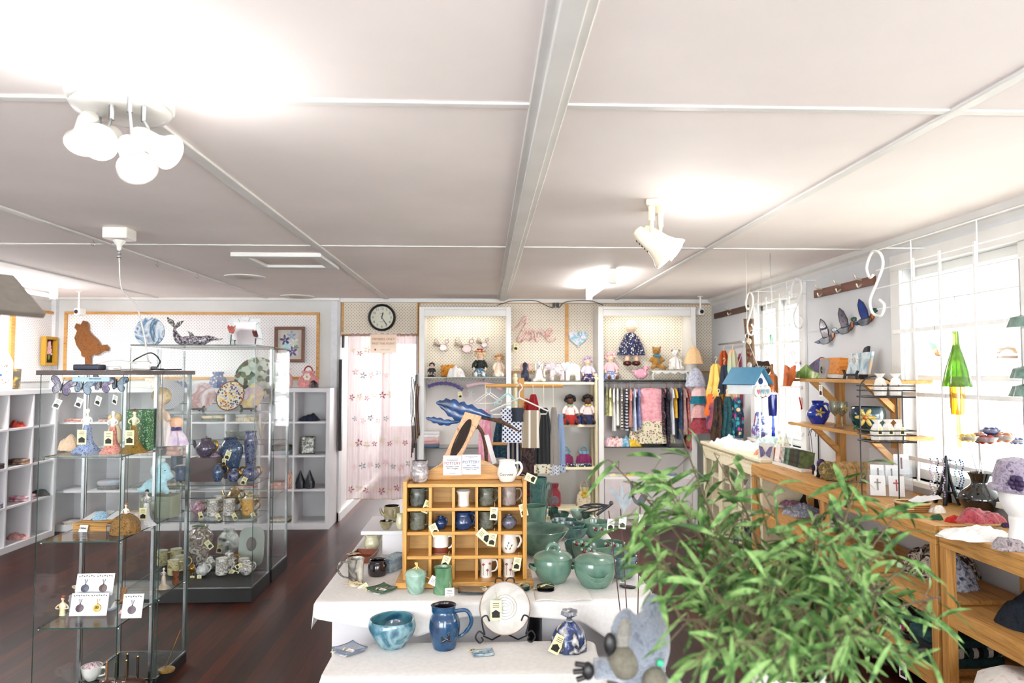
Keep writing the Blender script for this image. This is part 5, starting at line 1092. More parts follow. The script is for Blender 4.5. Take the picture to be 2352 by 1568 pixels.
# --- near cabinets: crinoline ladies
def lady(lab, px, pyb, z, h, wskirt, skirt, top=WHG, hair=None, rz=0, tg=True, flare=1.0, dy=0, shape='gown', group='porcelain half dolls in knitted skirts'):
    p = onz(px, pyb, z); r = sz(wskirt, p.y)/2; H = sz(h, p.y); T = thing('lady_figurine', lab, 'figurine', (p.x, p.y+r+dy, z+.001), group, rz)
    m = MB()
    if shape == 'gown': pr_ = [(r, 0), (r*.95, .02*H), (r*.6, .14*H), (r*.36, .26*H), (r*.3, .45*H), (r*.24, .58*H), (r*.2, .62*H)]
    else: pr_ = [(r, 0), (r*1.02, .1*H), (r*.95, .3*H), (r*.75, .48*H), (r*.45, .6*H), (r*.22, .64*H)]
    m.lathe(smoothp(pr_, 3), 30, wob=lambda u, zz: 1+.05*sin(2*pi*12*u)+.03*sin(2*pi*5*u+zz*90)); m.build('skirt', skirt, T, smooth=1)
    m = MB(); q = H
    m.loft([(0, 0, .60*q, .045*q, .035*q), (0, 0, .70*q, .06*q, .04*q), (0, 0, .79*q, .075*q, .04*q), (0, 0, .82*q, .03*q, .025*q), (0, 0, .86*q, .022*q, .022*q)], 14); m.ball((0, 0, .91*q), (.045*q, .045*q, .055*q), 12)
    for s_ in (-1, 1): m.tube(spl([(s_*.07*q, 0, .79*q), (s_*.12*q, -.03*q, .70*q), (s_*.05*q, -.07*q, .66*q)], 4), .018*q, 7)
    m.build('torso', top, T, remesh=.012*q)
    m = MB(); m.ball((0, .01*q, .94*q), (.052*q, .05*q, .045*q), 12); m.ball((0, .03*q, .97*q), .025*q, 10); m.build('hair', hair or WHG, T, smooth=1)
    if tg: ptag(T, (-.0, -r*.5-.012, .66*H), (0, 0, 0), 1.25*H/.2)
    return T
yS = 3.44
lady('white lady figurine in long blue frilled skirt', 181, 1042, SH[2], 100, 62, mat(['#2450b0', '#b8c8e8', '#4870c4'], 'mix', .9, 120, bump=.8))
lady('white lady figurine in a red to white frilled skirt', 244, 1043, SH[2], 96, 52, mat(['#d83a22', '#f0b0a0', '#c8301c'], 'mix', .9, 110, bump=.8))
lady('cream lady figurine in mustard crochet gown', 292, 1043, SH[2], 100, 58, mat(['#8a6418', '#b8923c', '#6b4c10'], 'mix', .9, 130, bump=1), top=CREAMG, hair=mat('#7b5138'))
lady('porcelain lady on wide bronze crochet dome skirt', 272, 1231, SH[1], 68, 60, mat(['#7a4c1e', '#b78a4c', '#5d3814'], 'mix', .9, 100, bump=1), top=G('#f0ddd0', '#e8c8b8'), hair=mat('#a86a2a'), shape='dome', tg=False)
lady('white lady with black bodice in white frilled skirt', 325, 1212, SH[1], 82, 42, mat(['#e8e6e4', '#cfccd4', '#f3f2f0'], 'mix', .9, 120, bump=.8), top=G('#2b2730', '#e9e2de', s=60), hair=mat('#2a2024'))
# gift box, fluffy dolls
p = atY(327, 3.60, SH[2]); m = MB(); m.box(-.052, .052, -.035, .035, 0, .205); tag(m.build('gift_box', mat(['#3d7a48', '#a9cfa6', '#4f8f58', '#2f6a3c'], 'spots', .6, 160, ratio=.45), loc=(p.x, 3.60, SH[2]+.001), bev=.002), 'tall green patterned gift box behind the mustard lady', 'box')
FLP = mat(['#f0c49a', '#f7dcc0'], 'mix', .95, 120, bump=1);
heap('knitted_hat', 'pale peach knitted baby hat behind the blue skirted lady', 'hat', atY(150, 3.62, SH[2]+.001)+Vector((.03, 0, 0)), .10, .055, .09, FLP, seed=2, rough=.1)
plush('fluffy_doll', 'blond curly doll in cream between red and mustard ladies', 'doll', atY(268, 3.62, SH[2]+.001), .19, [('b', (0, 0, .35), (.2, .14, .35)), ('b', (0, 0, .8), .15)], mat('#f0d9b4', sheen=.5, bump=.5), extras=[('hair', mat(['#d9bb7c', '#efdcae'], 'mix', .9, 80, bump=1), [('b', (.1*cos(i), .09*sin(i), .84+.06*sin(i*2.3)), .08) for i in range(8)])])
p = atY(372, 3.83, SH[2]+.001)
plush('blond_doll', 'large pale haired doll in white dress inside second cabinet', 'doll', p, .30, [('b', (0, 0, .85), .14), ('t', [(0, 0, .75), (0, 0, .62)], .05), ('b', (0, 0, .45), (.16, .12, .22)), ('t', [(-.1, 0, .6), (-.2, -.1, .45)], .05), ('t', [(.1, 0, .6), (.2, -.1, .45)], .05)], mat('#ecd0b8'), extras=[('hair', mat(['#c9a878', '#e6d2aa'], 'mix', .9, 60, bump=1), [('b', (0, .03, .88), (.17, .15, .16))]), ('dress', mat(['#efe9e6', '#e2d4d4'], 'stripes', .9, 60), [('c', [(0, 0, .62, .1, .08), (0, 0, .4, .18, .14), (0, 0, .0, .26, .18)], .08)])])
p = atY(409, 3.85, SH[2]+.001)
plush('baby_doll', 'bald peach baby doll with purple collar in second cabinet', 'doll', p, .16, [('b', (0, 0, .75), .22), ('b', (0, 0, .3), (.22, .16, .25))], mat('#eec3a0', rough=.5), extras=[('collar', mat('#4c3c8c', sheen=.4), [('c', [(0, -.03, .5, .2, .16), (0, -.03, .62, .16, .13)], .06)]), ('gown', mat(['#e9dfe8', '#cdb8d4'], 'mix', .9, 30, bump=.4), [('c', [(0, 0, .48, .16, .14), (0, 0, .25, .32, .24), (0, 0, .0, .40, .28)], .1)])])
# butterflies hanging from the cabinet top
def butterfly(lab, px, py, mt, Y=3.5, yaw=20, s=.09):
    p = at(px, py, Y); T = thing('glass_butterfly', lab, 'ornament', p, 'hanging glass butterflies', R(yaw)); T.rotation_euler = (R(15), R(15), R(yaw))
    for k in (-1, 1):
        m = MB(); m.prism([(k*x*s, z*s) for x, z in smoothp([(.02, .05), (.3, .42), (.6, .45), (.62, .2), (.35, 0), (.45, -.2), (.35, -.45), (.12, -.35), (.02, -.05)], 3)], .002, Matrix.Rotation(R(k*18), 4, 'Z')); m.build('wing', mt, T)
        m = MB(); q = smoothp([(.02, .05), (.3, .42), (.6, .45), (.62, .2), (.35, 0), (.45, -.2), (.35, -.45), (.12, -.35), (.02, -.05)], 3); m.tube([tuple(Matrix.Rotation(R(k*18), 4, 'Z') @ Vector((k*x*s, -.001, z*s))) for x, z in q], .0016, 5); m.build('wing_edge', BLACK, T)
    m = MB(); m.ball((0, 0, 0), (.004, .004, s*.3), 8); m.tube([(0, 0, s*.3), (0, 0, 1.628-p.z)], .0006, 4); m.build('body', BLACK, T)
    ptag(T, (.01, -.01, -.04), (0, R(10), 0), .95, 'w')
WG = [mat(['#c9c4e0', '#9a86b8', '#e6e4ee'], 'mix', .1, 40, trans=.5, coat=.5), mat(['#8fb0d8', '#c9dcee', '#5f86b8'], 'mix', .1, 40, trans=.5, coat=.5)]
for i, (px, py, k, lab) in enumerate(((142, 888, 0, 'violet butterfly hanging leftmost in cabinet'), (190, 886, 1, 'blue butterfly hanging left of middle in cabinet'), (232, 882, 0, 'pale violet butterfly hanging in the middle of cabinet'), (268, 880, 1, 'pale blue butterfly hanging rightmost in cabinet'))): butterfly(lab, px, py, WG[k], 3.48+.03*i, 20-12*i)
# wooden box of cards and small toys on the middle shelf
p = onz(205, 1222, SH[1]); T = thing('card_box', 'slatted wooden tray holding folded cards, middle cabinet shelf', 'box', (p.x, p.y+.09, SH[1]+.001), None, R(-6)); m = MB()
m.box(-.085, .085, -.075, -.069, 0, .035); m.box(-.085, .085, .08, .086, 0, .05)
for i in range(9): m.box(-.085, .085, -.068+i*.0165, -.055+i*.0165, .032+i*.002, .038+i*.002)
m.build('tray', mat(['#b98238', '#d29c50', '#8f5f24'], 'wood', .5, axis=0), T)
for i, (lab, dx, dyy) in enumerate((('leftmost white folded card on the slatted wooden tray', -.055, -.02), ('middle white folded card on the slatted wooden tray', -.005, .01), ('rightmost white folded card on the slatted wooden tray', .05, -.01))):
    o = cards(lab, (p.x+dx, p.y+.09+dyy, SH[1]+.047), .045, .075, PAPER, (R(-70), 0, R(-20)), name='folded_card', group='cards on the tray')
T = thing('name_card', 'small folded card with handwriting in front of the tray', 'card', (p.x-.03, p.y-.004, SH[1]+.002), None, R(-8)); m = MB(); m.box(-.022, .022, 0, .001, 0, .034); m.build('paper', PAPER, T, rot=(R(-18), 0, 0)); textmesh('Chloe', .014, INK, T, (0, -.0, .019), (pi/2-R(18), 0, 0))
plush('fluffy_toy', 'blue fluffy pompom toy behind the wooden tray', 'toy', atY(242, 3.63, SH[1]+.001), .1, [('b', (0, 0, .42), (.40, .36, .42))], mat(['#6f9ec4', '#a9cbe0'], 'mix', .95, 120, bump=1, sheen=.6))
p = atY(376, 3.90, SH[1]+.001); m = MB(); m.box(-.085, .085, -.05, .06, 0, .115); tag(m.build('shoe_box', mat('#9aa08a', rough=.7), loc=p, bev=.002), 'grey green box under the pale blue unicorn', 'box')
plush('unicorn_toy', 'pale blue soft unicorn reclining on grey green box', 'toy', (p.x, p.y, p.z+.116), .24, [('b', (.05, 0, .55), (.16, .14, .2)), ('b', (.18, -.02, .42), (.12, .09, .1)), ('b', (-.12, 0, .2), (.28, .18, .18)), ('t', [(-.25, -.05, .2), (-.45, -.12, .1)], .07), ('t', [(.1, -.08, .2), (.25, -.2, .08)], .07), ('b', (.0, 0, .38), (.14, .12, .15))], mat(['#9cc8d4', '#bfe0e8'], 'mix', .95, 60, bump=.6, sheen=.5), vox=.04,
      extras=[('mane', mat(['#e9eef0', '#cfe2e8'], 'mix', .95, 80, bump=1), [('b', (-.08, 0, .72), (.1, .09, .12)), ('b', (-.14, 0, .55), (.09, .1, .13)), ('b', (.0, 0, .78), (.1, .08, .07))]), ('eye', BLACK, [('b', (.14, -.11, .56), .014)])])
# pendant cards
def pcard(lab, px, py0, py1, w, colr, Y, z, lean=-14):
    p = atY(px, Y, z); H = sz(py1-py0, Y); wd = sz(w, Y)
    T = thing('pendant_card', lab, 'card', (p.x, Y, z), 'white cards with round wooden pendants'); T.rotation_euler = (R(lean), 0, R(2))
    m = MB(); m.box(-wd/2, wd/2, -.001, .001, 0, H); m.build('backing_card', PAPER, T)
    m = MB(); m.box(-wd*.30, wd*.30, -.0015, -.001, H*.12, H*.78); m.build('window', mat('#d9d9e2', rough=.4), T)
    m = MB()
    for i in range(7): m.ball((-wd*.36+i*wd*.12, -.002, H*.88+.002*(i % 2)), (.004, .001, .002), 8, rot=(0, R(30*(-1)**i), 0))
    m.build('leaf_border', mat('#3b4a3a'), T)
    m = MB(); m.lathe([(1e-5, -.003), (wd*.19, -.002), (wd*.19, .002), (1e-5, .003)], 24, Matrix.Translation((0, -.006, H*.34)) @ Matrix.Rotation(R(90), 4, 'X')); m.tube([(-.006, -.004, H*.74), (0, -.005, H*.5), (.006, -.004, H*.74)], .0012, 5); m.ball((0, -.006, H*.52), .003, 8); m.build('pendant', [colr, INK], T, smooth=1)
    return T
WD = [mat(['#4a2a2a', '#3a4a6e', '#6b3a30'], 'mix', .3, 50), mat(['#4a2220', '#6b342c'], 'mix', .3, 50), mat(['#d0a828', '#e0bc40'], 'mix', .3, 30), mat(['#45283a', '#5a3040'], 'mix', .3, 50)]
zz = SH[0]
pcard('blue brown pendant card, top left of the raised pair', 209, 1293, 1340, 42, WD[0], 3.56, zz+.078); pcard('dark red pendant card, top right of the raised pair', 250, 1293, 1340, 42, WD[1], 3.56, zz+.078)
pcard('pendant card behind the black haired bust', 198, 1336, 1384, 42, WD[3], 3.50, zz+.001); T = pcard('yellow pendant card beside the white baby shoes', 238, 1336, 1384, 42, WD[2], 3.50, zz+.001); textmesh('30', .018, INK, T, (0, -.011, .038))
pcard('single pendant card at right end of the shelf', 316, 1330, 1381, 44, WD[3], 3.46, zz+.001)
m = MB(); m.box(-.10, .10, -.02, .02, 0, .076); p = atY(229, 3.60, zz); tag(m.build('card_riser', mat('#d9dde0', rough=.3, trans=.4), loc=(p.x, 3.59, zz+.001)), 'clear riser holding the upper pair of pendant cards', 'stand')
def bust(lab, px, pyb, h, dress, hair, skin='#efd3b8', hat=None):
    p = onz(px, pyb, zz); H = sz(h, p.y); T = thing('bust_figurine', lab, 'figurine', (p.x, p.y+.012, zz+.001), 'porcelain bust figurines'); m = MB()
    m.loft([(0, 0, 0, .16*H, .12*H), (0, 0, .08*H, .14*H, .11*H), (0, 0, .25*H, .13*H, .1*H), (0, 0, .5*H, .2*H, .12*H), (0, 0, .6*H, .1*H, .08*H)], 16); m.build('dress', dress, T, smooth=1)
    m = MB(); m.loft([(0, 0, .55*H, .12*H, .08*H), (0, 0, .64*H, .05*H, .05*H), (0, 0, .72*H, .045*H, .045*H)], 12); m.ball((0, 0, .8*H), (.085*H, .085*H, .11*H), 12)
    for s_ in (-1, 1): m.tube(spl([(s_*.18*H, 0, .52*H), (s_*.3*H, -.05*H, .36*H), (s_*.12*H, -.12*H, .34*H)], 4), .035*H, 7)
    m.build('body', mat(skin, rough=.3, coat=.4), T, remesh=.02*H)
    m = MB(); m.ball((0, .02*H, .86*H), (.12*H, .1*H, .1*H), 12); m.build('hair', hair, T, smooth=1)
    if hat: m = MB(); m.lathe([(.2*H, 0), (.2*H, .01*H), (.09*H, .02*H), (.08*H, .1*H), (1e-5, .11*H)], 18, Matrix.Translation((0, 0, .9*H)) @ Matrix.Rotation(R(20), 4, 'Y')); m.build('hat', hat, T, smooth=1)
bust('cream bust figurine with orange curls, far left', 140, 1415, 46, G('#d9cf9c', '#e9e2bd'), mat('#a3553a')); bust('green dressed bust figurine in a straw hat', 172, 1400, 52, G('#4d6e4c', '#7c9870'), mat('#7a5036'), hat=CREAM)
bust('black haired bust figurine before the pendant card', 197, 1392, 44, G('#8a8038', '#c2b76a'), mat('#1c1a22')); bust('small grey haired bust figurine between cards', 212, 1388, 36, G('#b49a84', '#d4bba4'), mat('#8c7668'))
def shoe(lab, px, pyb, w, up, sole, rz=0):
    p = onz(px, pyb, zz); L = sz(w, p.y); T = thing('baby_shoe', lab, 'shoe', (p.x, p.y+.02, zz+.001), 'tiny baby shoes', R(rz))
    m = MB(); m.loft([(0, 0, 0, L*.5, L*.2), (0, 0, L*.1, L*.52, L*.21), (0, 0, L*.12, L*.5, L*.2)], 20); m.build('sole', sole, T, smooth=1)
    m = MB(); m.loft([(0, 0, L*.12, L*.48, L*.18), (.04*L, 0, L*.25, L*.40, L*.17), (.2*L, 0, L*.38, L*.22, L*.14), (.24*L, 0, L*.48, L*.2, L*.13)], 18); m.build('upper', up, T, smooth=1)
    m = MB()
    for i in range(4): m.tube([(-.16*L+.09*i*L, -.12*L, L*(.27+.05*i)), (-.12*L+.09*i*L, .12*L, L*(.28+.05*i))], .0012, 5)
    m.build('laces', WHITE, T)
SHW = mat(['#f0eee8', '#e2e4e6'], 'mix', .8, 30); SHP = mat(['#f0cfd0', '#e8b8bc'], 'mix', .8, 30)
shoe('white baby shoe with a pale blue sole, front', 207, 1413, 46, SHW, mat('#bccbe0')); shoe('second white baby shoe leaning beside the yellow pendant card', 252, 1402, 30, SHW, mat('#aebfd8'), 80); shoe('pink baby shoe at front of the shelf', 279, 1409, 26, SHP, mat('#e9a8b0'), 75)
plush('tiny_bear', 'tiny peach teddy bear beside the pendant card at right', 'toy', onz(276, 1390, zz)+Vector((0, .03, .001)), .085, [('b', (0, 0, .72), .2), ('b', (0, 0, .3), (.2, .17, .28)), ('b', (-.15, 0, .9), .07), ('b', (.15, 0, .9), .07), ('t', [(-.1, -.05, .15), (-.2, -.3, .08)], .09), ('t', [(.1, -.05, .15), (.2, -.3, .08)], .09)], mat(['#c98a5c', '#dba678'], 'mix', .95, 90, bump=.8), vox=.05, extras=[('eye', BLACK, [('b', (-.07, -.19, .76), .02)]), ('eye', BLACK, [('b', (.07, -.19, .76), .02)])])
# second cabinet lower shelf: brown bear and stones; base: pens in a log, incense holder
plush('small_brown_bear', 'small rust brown bear on the second cabinet shelf', 'toy', atY(415, 3.96, zz+.001), .09, [('b', (0, 0, .72), .2), ('b', (0, 0, .3), (.22, .18, .28)), ('b', (-.15, 0, .9), .07), ('b', (.15, 0, .9), .07)], mat(['#7a3f22', '#9a5a34'], 'mix', .95, 90, bump=.8), vox=.05)
lady('little seated angel figurine on second cabinet shelf', 368, 1356, zz, 46, 30, G('#b9a894', '#d8c8b4'), top=G('#d9cfc4', '#c0b2a4'), tg=False, group='angel figurine')
zbf = .067
def log_pens():
    p = atY(285, 3.60, zbf); m = MB(); m.loft([(0, 0, 0, .10, .035), (0, 0, .02, .115, .045), (0, 0, .05, .11, .04), (0, 0, .062, .085, .028)], 24, .06, 5)
    o = m.build('pen_log', mat(['#3a231a', '#5b3626', '#2a1812'], 'wood', .45), loc=(p.x+.03, 3.60, zbf+.001), smooth=1); tag(o, 'dark wooden log block holding turned pens', 'pen holder')
    for i, (x, y, h, mm) in enumerate(((-.07, -.01, .10, '#9a6a44'), (-.03, .012, .13, '#1c1512'), (-.02, -.02, .10, '#4a3626'), (.02, .008, .13, '#1a1412'), (.03, -.02, .11, '#5a4330'), (.075, 0, .12, '#2a1a12'))):
        T = thing('turned_pen', 'turned wooden pen standing in the dark log block', 'pen', (p.x+.03+x, 3.60+y, zbf+.045), 'pens in the log'); m = MB(); m.tube([(0, 0, 0), (0, 0, h*.55)], .0065, 10); m.build('barrel', mat(mm, rough=.25, coat=.5), T, smooth=1); m = MB(); m.tube([(0, 0, h*.55), (0, 0, h*.6), (0, 0, h)], [.007, .0065, .006], 10); m.build('cap', mat(mm, rough=.25, coat=.5), T, smooth=1); m = MB(); m.ball((0, 0, h), .006, 8); m.build('finial', GOLDM, T); ptag(T, (.002, -.012, .03), (0, R(8), 0), .8, 'w')
log_pens()
p = atY(395, 3.80, zbf); T = thing('incense_holder', 'wooden heart incense holder with a tall gold stick', 'holder', (p.x, 3.82, zbf+.001)); m = MB(); m.loft([(0, 0, 0, .04, .035), (0, 0, .012, .042, .037), (0, 0, .016, .038, .032)], 20); m.build('base', mat(['#8a6a34', '#a8843f'], 'wood', .4), T, smooth=1); m = MB(); m.tube([(-.01, 0, .01), (.055, .03, .20)], .002, 6); m.build('stick', GOLDM, T)
T = V('teacup', 'white teacup pincushion heaped with pink pins', 210, 1568, zbf, 44, 30, 'cup', WHG, cat='cup', handle=0); m = MB(); m.ball((0, 0, .055), (.045, .045, .03), 14); m.build('cushion', mat(['#e8d0d8', '#a8506c', '#d898a8', '#f0e4e8'], 'spots', .5, 130, ratio=.5), T, smooth=1)
p = atY(287, 3.45, zbf); T = thing('open_gift_box', 'turquoise box with white knitted bootie inside', 'box', (p.x, 3.46, zbf+.001), None, .35); m = MB(); m.box(-.05, .05, -.04, -.037, 0, .05); m.box(-.05, .05, .037, .04, 0, .05); m.box(-.05, -.047, -.037, .037, 0, .05); m.box(.047, .05, -.037, .037, 0, .05); m.box(-.047, .047, -.037, .037, 0, .003); m.build('box', mat('#1f8aa8', rough=.6), T)
heap('knitted_bootie', 'white knitted bootie lying in the turquoise box', 'bootie', (p.x, 3.46, zbf+.006), .085, .06, .09, mat('#eceae6', bump=.8, scale=80), seed=3, rough=.15)
# on top of the near cabinets
zt1 = 1.653
m = MB(); m.box(-.06, .06, -.035, .035, 0, .028); p = atY(207, 3.45, zt1); tag(m.build('power_adapter_box', mat('#1f2a44', rough=.4), loc=(p.x, 3.45, zt1), bev=.005), 'dark blue electronic box on the near cabinet top', 'device')
p = atY(326, 3.6, zt1); T = thing('power_board', 'white power adapter with cables on the cabinet top', 'power board', (p.x, 3.6, zt1), None, .2); m = MB(); m.box(-.045, .045, -.025, .025, 0, .045); m.build('case', LAMPW, T, bev=.012); m = MB(); m.box(.045, .075, -.012, .012, .004, .02); m.build('plug', BLACK, T, bev=.003)
m = MB(); m.tube(spl([(.07, 0, .012), (.08, .02, .05), (.03, .05, .09), (-.03, .03, .06), (-.04, 0, .045)], 5), .0035, 6); m.build('black_lead', BLACK, T, smooth=1)
p = atY(262, 3.5, zt1); m = MB(); m.lathe([(.03, 0), (.033, .002), (.033, .016), (.028, .02), (1e-5, .02)], 24, wob=lambda u, z: 1+.03*cos(2*pi*24*u)); tag(m.build('transformer_puck', LAMPW, loc=(p.x, 3.5, zt1), smooth=1), 'round ribbed white transformer on the near cabinet top', 'transformer')
m = MB(); m.tube(spl([(-1.93, 3.5, zt1+.006), (-1.88, 3.45, zt1+.03), (-1.80, 3.5, zt1+.05), (-1.75, 3.58, zt1+.03), (-1.80, 3.62, zt1+.006), (-1.9, 3.6, zt1+.006), (-1.95, 3.55, zt1+.006), (-1.88, 3.5, zt1+.02), (-1.78, 3.46, zt1+.006)], 6), .003, 6); tag(m.build('white_cable', mat('#d4d0cc'), smooth=1), 'coiled white cable loops on near cabinet top', 'cable')
m = MB(); m.tube(spl([(-1.76, 3.74, zt1+.004), (-1.72, 3.80, zt1+.008), (-1.78, 3.9, zt1+.004), (-1.7, 3.98, zt1+.006)], 6), .0035, 6); tag(m.build('black_cable', BLACK, smooth=1), 'thin black cable on second cabinet top', 'cable')
# LED pucks and name strip under the near top
for i, px in enumerate((158, 262, 332)):
    p = atY(px, 3.40+.02*i, 1.63); m = MB(); m.box(-.03, .03, -.008, .008, -.008, -.001); tag(m.build('strip_lamp', mat('#ffffff', emit=5), loc=(p.x, 3.42+.0*i, 1.629)), ['left strip lamp under near cabinet top', 'middle strip lamp under near cabinet top', 'right strip lamp under near cabinet top'][i], 'light', 'strip lamps under the cabinet top')
p = atY(210, 3.338, 1.60); T = thing('name_strip', 'pale blue label strip stuck inside near cabinet glass', 'label', (p.x, 3.34, 1.600)); m = MB(); m.box(-.085, .085, 0, .001, 0, .02); m.build('strip', mat('#a9c8d6'), T); textmesh('VERY CONSTANT', .007, INK, T, (.02, -.001, .012))
# --- wall pieces on the left
def relief(name, lab, cat, pts, Y, th, mt, c0, **k):
    c = at(c0[0], c0[1], Y); T = thing(name, lab, cat, c); m = MB(); m.prism([(at(x, y, Y).x-c.x, at(x, y, Y).z-c.z) for x, y in pts], th); m.build('shape', mt, T, bev=.004); return T
hen = [(172, 752), (176, 742), (186, 746), (192, 736), (200, 738), (204, 746), (204, 758), (212, 768), (224, 779), (233, 793), (246, 791), (251, 799), (249, 806), (240, 806), (222, 816), (216, 813), (209, 818), (210, 836), (196, 838), (196, 820), (188, 818), (187, 808), (176, 792), (172, 775), (178, 760)]
relief('hen_cutout', 'rust brown fuzzy hen cut-out hung on the left pegboard', 'artwork', hen, YW-.05, .03, mat(['#7d4a1c', '#a5672c', '#6a3c14'], 'mix', .95, 60, bump=.8, sheen=.3), (205, 790))
def picture(lab, x0, x1, y0, y1, Y, frm, fw, art, mount=None, depth=.03):
    a, b = at(x0, y0, Y), at(x1, y1, Y); T = thing('framed_picture', lab, 'picture', ((a.x+b.x)/2, Y, (a.z+b.z)/2)); w, h = (b.x-a.x)/2, (a.z-b.z)/2
    m = MB(); m.box(-w, w, -depth, 0, h-fw, h); m.box(-w, w, -depth, 0, -h, -h+fw); m.box(-w, -w+fw, -depth, 0, -h+fw, h-fw); m.box(w-fw, w, -depth, 0, -h+fw, h-fw); m.build('frame', frm, T, bev=.004)
    m = MB(); m.box(-w+fw, w-fw, -.008, -.002, -h+fw, h-fw); m.build('mount', mount or art, T)
    if mount: m = MB(); m.box(-w+fw*2, w-fw*2, -.011, -.0085, -h+fw*2, h-fw*2); m.build('artwork', art, T)
    return T
T = picture('brown framed picture of purple and blue glass flowers', 632, 700, 750, 832, YW-.04, mat(['#6b3a1e', '#8a5230'], 'wood', .35), .035, mat('#cfc8c2', rough=.8), mat('#c9c1ba'))
def petals(T, cx, cz, r, n, mt, y=-.014, a0=0):
    m = MB()
    for i in range(n): a = R(a0+360*i/n); m.ball((cx+r*.6*cos(a), y, cz+r*.6*sin(a)), (r*.5, .004, r*.22), 8, rot=(0, -a, 0))
    m.build('flower', mt, T, smooth=1)
gl = lambda *c: mat(list(c), 'mix', .1, 30, coat=.6)
for cx, cz, r, mt_ in ((-.05, .05, .055, gl('#4a3a9c', '#2c2270')), (.02, .10, .05, gl('#b070c0', '#7fd0e0')), (-.03, -.02, .05, gl('#8fd8e8', '#c8f0f4')), (.05, .02, .05, gl('#e8ece8', '#c8d4cc')), (.03, -.08, .055, gl('#3c2c8c', '#6a4aa8')), (-.04, -.12, .045, gl('#a8d8e8', '#e8b8c8')), (.07, -.03, .03, gl('#4a8a54', '#7ab07c'))): petals(T, cx, cz, r, 5, mt_, a0=cx*900)
Yl = 6.9
p = onx(107, 806, XL+.03); T = thing('framed_picture', 'mustard deep frame with pink flower on black, left wall', 'picture', (XL+.035, p.y, p.z), None, R(90))
m = MB(); w, h, fw = .11, .155, .03
m.box(-w, w, -.05, 0, h-fw, h); m.box(-w, w, -.05, 0, -h, -h+fw); m.box(-w, -w+fw, -.05, 0, -h+fw, h-fw); m.box(w-fw, w, -.05, 0, -h+fw, h-fw); m.build('frame', mat('#cf9a24', rough=.5), T, bev=.003)
m = MB(); m.box(-w+fw, w-fw, -.008, -.002, -h+fw, h-fw); m.build('backing', mat('#1c171a'), T)
m = MB()
for i in range(22): m.ball((.04*cos(i*2.4)*(1-i/26), -.02, -.03+i*.006), .013, 8)
m.mi = 1; m.ball((-.0, -.02, -.06), (.02, .008, .035), 8); m.build('flower', [mat('#e6b3b4'), mat('#8a9440')], T, smooth=1)
# things on top of the left side-wall shelf run
zk = KZ[4]+.001
T = thing('painted_bottle', 'white bottle painted with blue wrens and berry twigs', 'bottle', (-4.53, 6.72, zk))
m = MB(); m.lathe([(1e-5, 0), (.085, 0), (.088, .02), (.088, .26), (.06, .33), (.028, .38), (.024, .52), (.028, .53), (.02, .54), (1e-5, .54)], 32); m.build('body', WHG, T, smooth=1)
m = MB(); r2 = random.Random(4)
for i in range(34):
    a = R(r2.uniform(-160, -20)); z_ = r2.uniform(.05, .26); m.mi = 0 if i % 4 else 1; m.ball((.089*cos(a), .089*sin(a), z_), (.008, .008, .003) if i % 4 else .005, 8)
m.mi = 2; m.ball((.089*cos(R(-110)), .089*sin(R(-110)), .21), (.018, .01, .013), 10); m.ball((.089*cos(R(-60)), .089*sin(R(-60)), .14), (.012, .008, .013), 10); m.mi = 0
for k_ in range(3): m.tube([(.089*cos(R(-150+k_*8+i*12)), .089*sin(R(-150+k_*8+i*12)), .06+k_*.07+.012*i) for i in range(8)], .0014, 5)
m.build('wren_motif', [mat('#5c7450'), mat('#b5402c'), mat('#2c5fa8')], T)
cards('small gold framed picture leaning behind the painted bottle', (-4.58, 7.0, zk), .07, .20, mat(['#c39a3c', '#4a4436', '#5a5444'], 'mix', .6, 14), (R(-10), 0, R(20)), 'leaning_picture', 'picture', .012)
vessel('floral_jug', 'white jug with red leaf pattern at left image edge', 'jug', (-4.50, 6.42, zk), .09, .18, 'belly', mat(['#efece8', '#b5443a', '#e9e2da', '#8a3a60', '#efece8'], 'spots', .4, 60, ratio=.4), handle=180)
# purses on top of the back unit
def bag(lab, px, pyb, z, w, h, mt, hm=None, frill=None, name='fabric_bag', tie=None, Y=None, group=None, handle=True, flower=None):
    p = onz(px, pyb, z) if Y is None else atY(px, Y, z); W_ = sz(w, p.y); H = sz(h, p.y); T = thing(name, lab, 'bag', (p.x, p.y+.04, z+.001), group)
    m = MB(); m.loft([(0, 0, 0, W_*.42, .05), (0, 0, H*.15, W_*.5, .065), (0, 0, H*.45, W_*.44, .055), (0, 0, H*.62, W_*.22, .035)], 26, .05, 8); m.build('pouch', mt, T, smooth=1)
    m = MB(); m.loft([(0, 0, H*.60, W_*.2, .033), (0, 0, H*.68, W_*.3, .04), (0, 0, H*.78, W_*.32, .03)], 26, .1, 9); m.build('gathered_top', frill or mt, T, smooth=1)
    if handle: m = MB(); m.tube([(x, 0, zq) for x, _, zq in arc(0, H*.74, H*.26, 0, 180, 12, rx=W_*.2)], .008, 8); m.build('handle', hm or mt, T, smooth=1)
    if flower:
        m = MB()
        for i in range(6): m.ball((W_*.0+.025*cos(i*1.05), -.06, H*.5+.025*sin(i*1.05)), (.018, .01, .018), 8)
        m.build('fabric_flower', flower, T, smooth=1)
    return T
ZK = KZ[4]+.002
def ontop(px): return KY+.10
bag('blue polka dot gathered bag on top of the white shelves', 499, 0, ZK, 40, 46, mat(['#7688b8', '#e6c8a8', '#e9e6e2', '#d8a8a8'], 'spots', .8, 34, ratio=.32), Y=KY+.1, handle=False, tie=1)
bag('pink and red gathered purse with white flower on shelf top', 707, 0, ZK, 48, 48, mat(['#d87a80', '#e9a8a4', '#c85a64'], 'mix', .8, 40), hm=mat('#c2404c'), flower=mat('#efe6da', sheen=.4), Y=KY+.08)
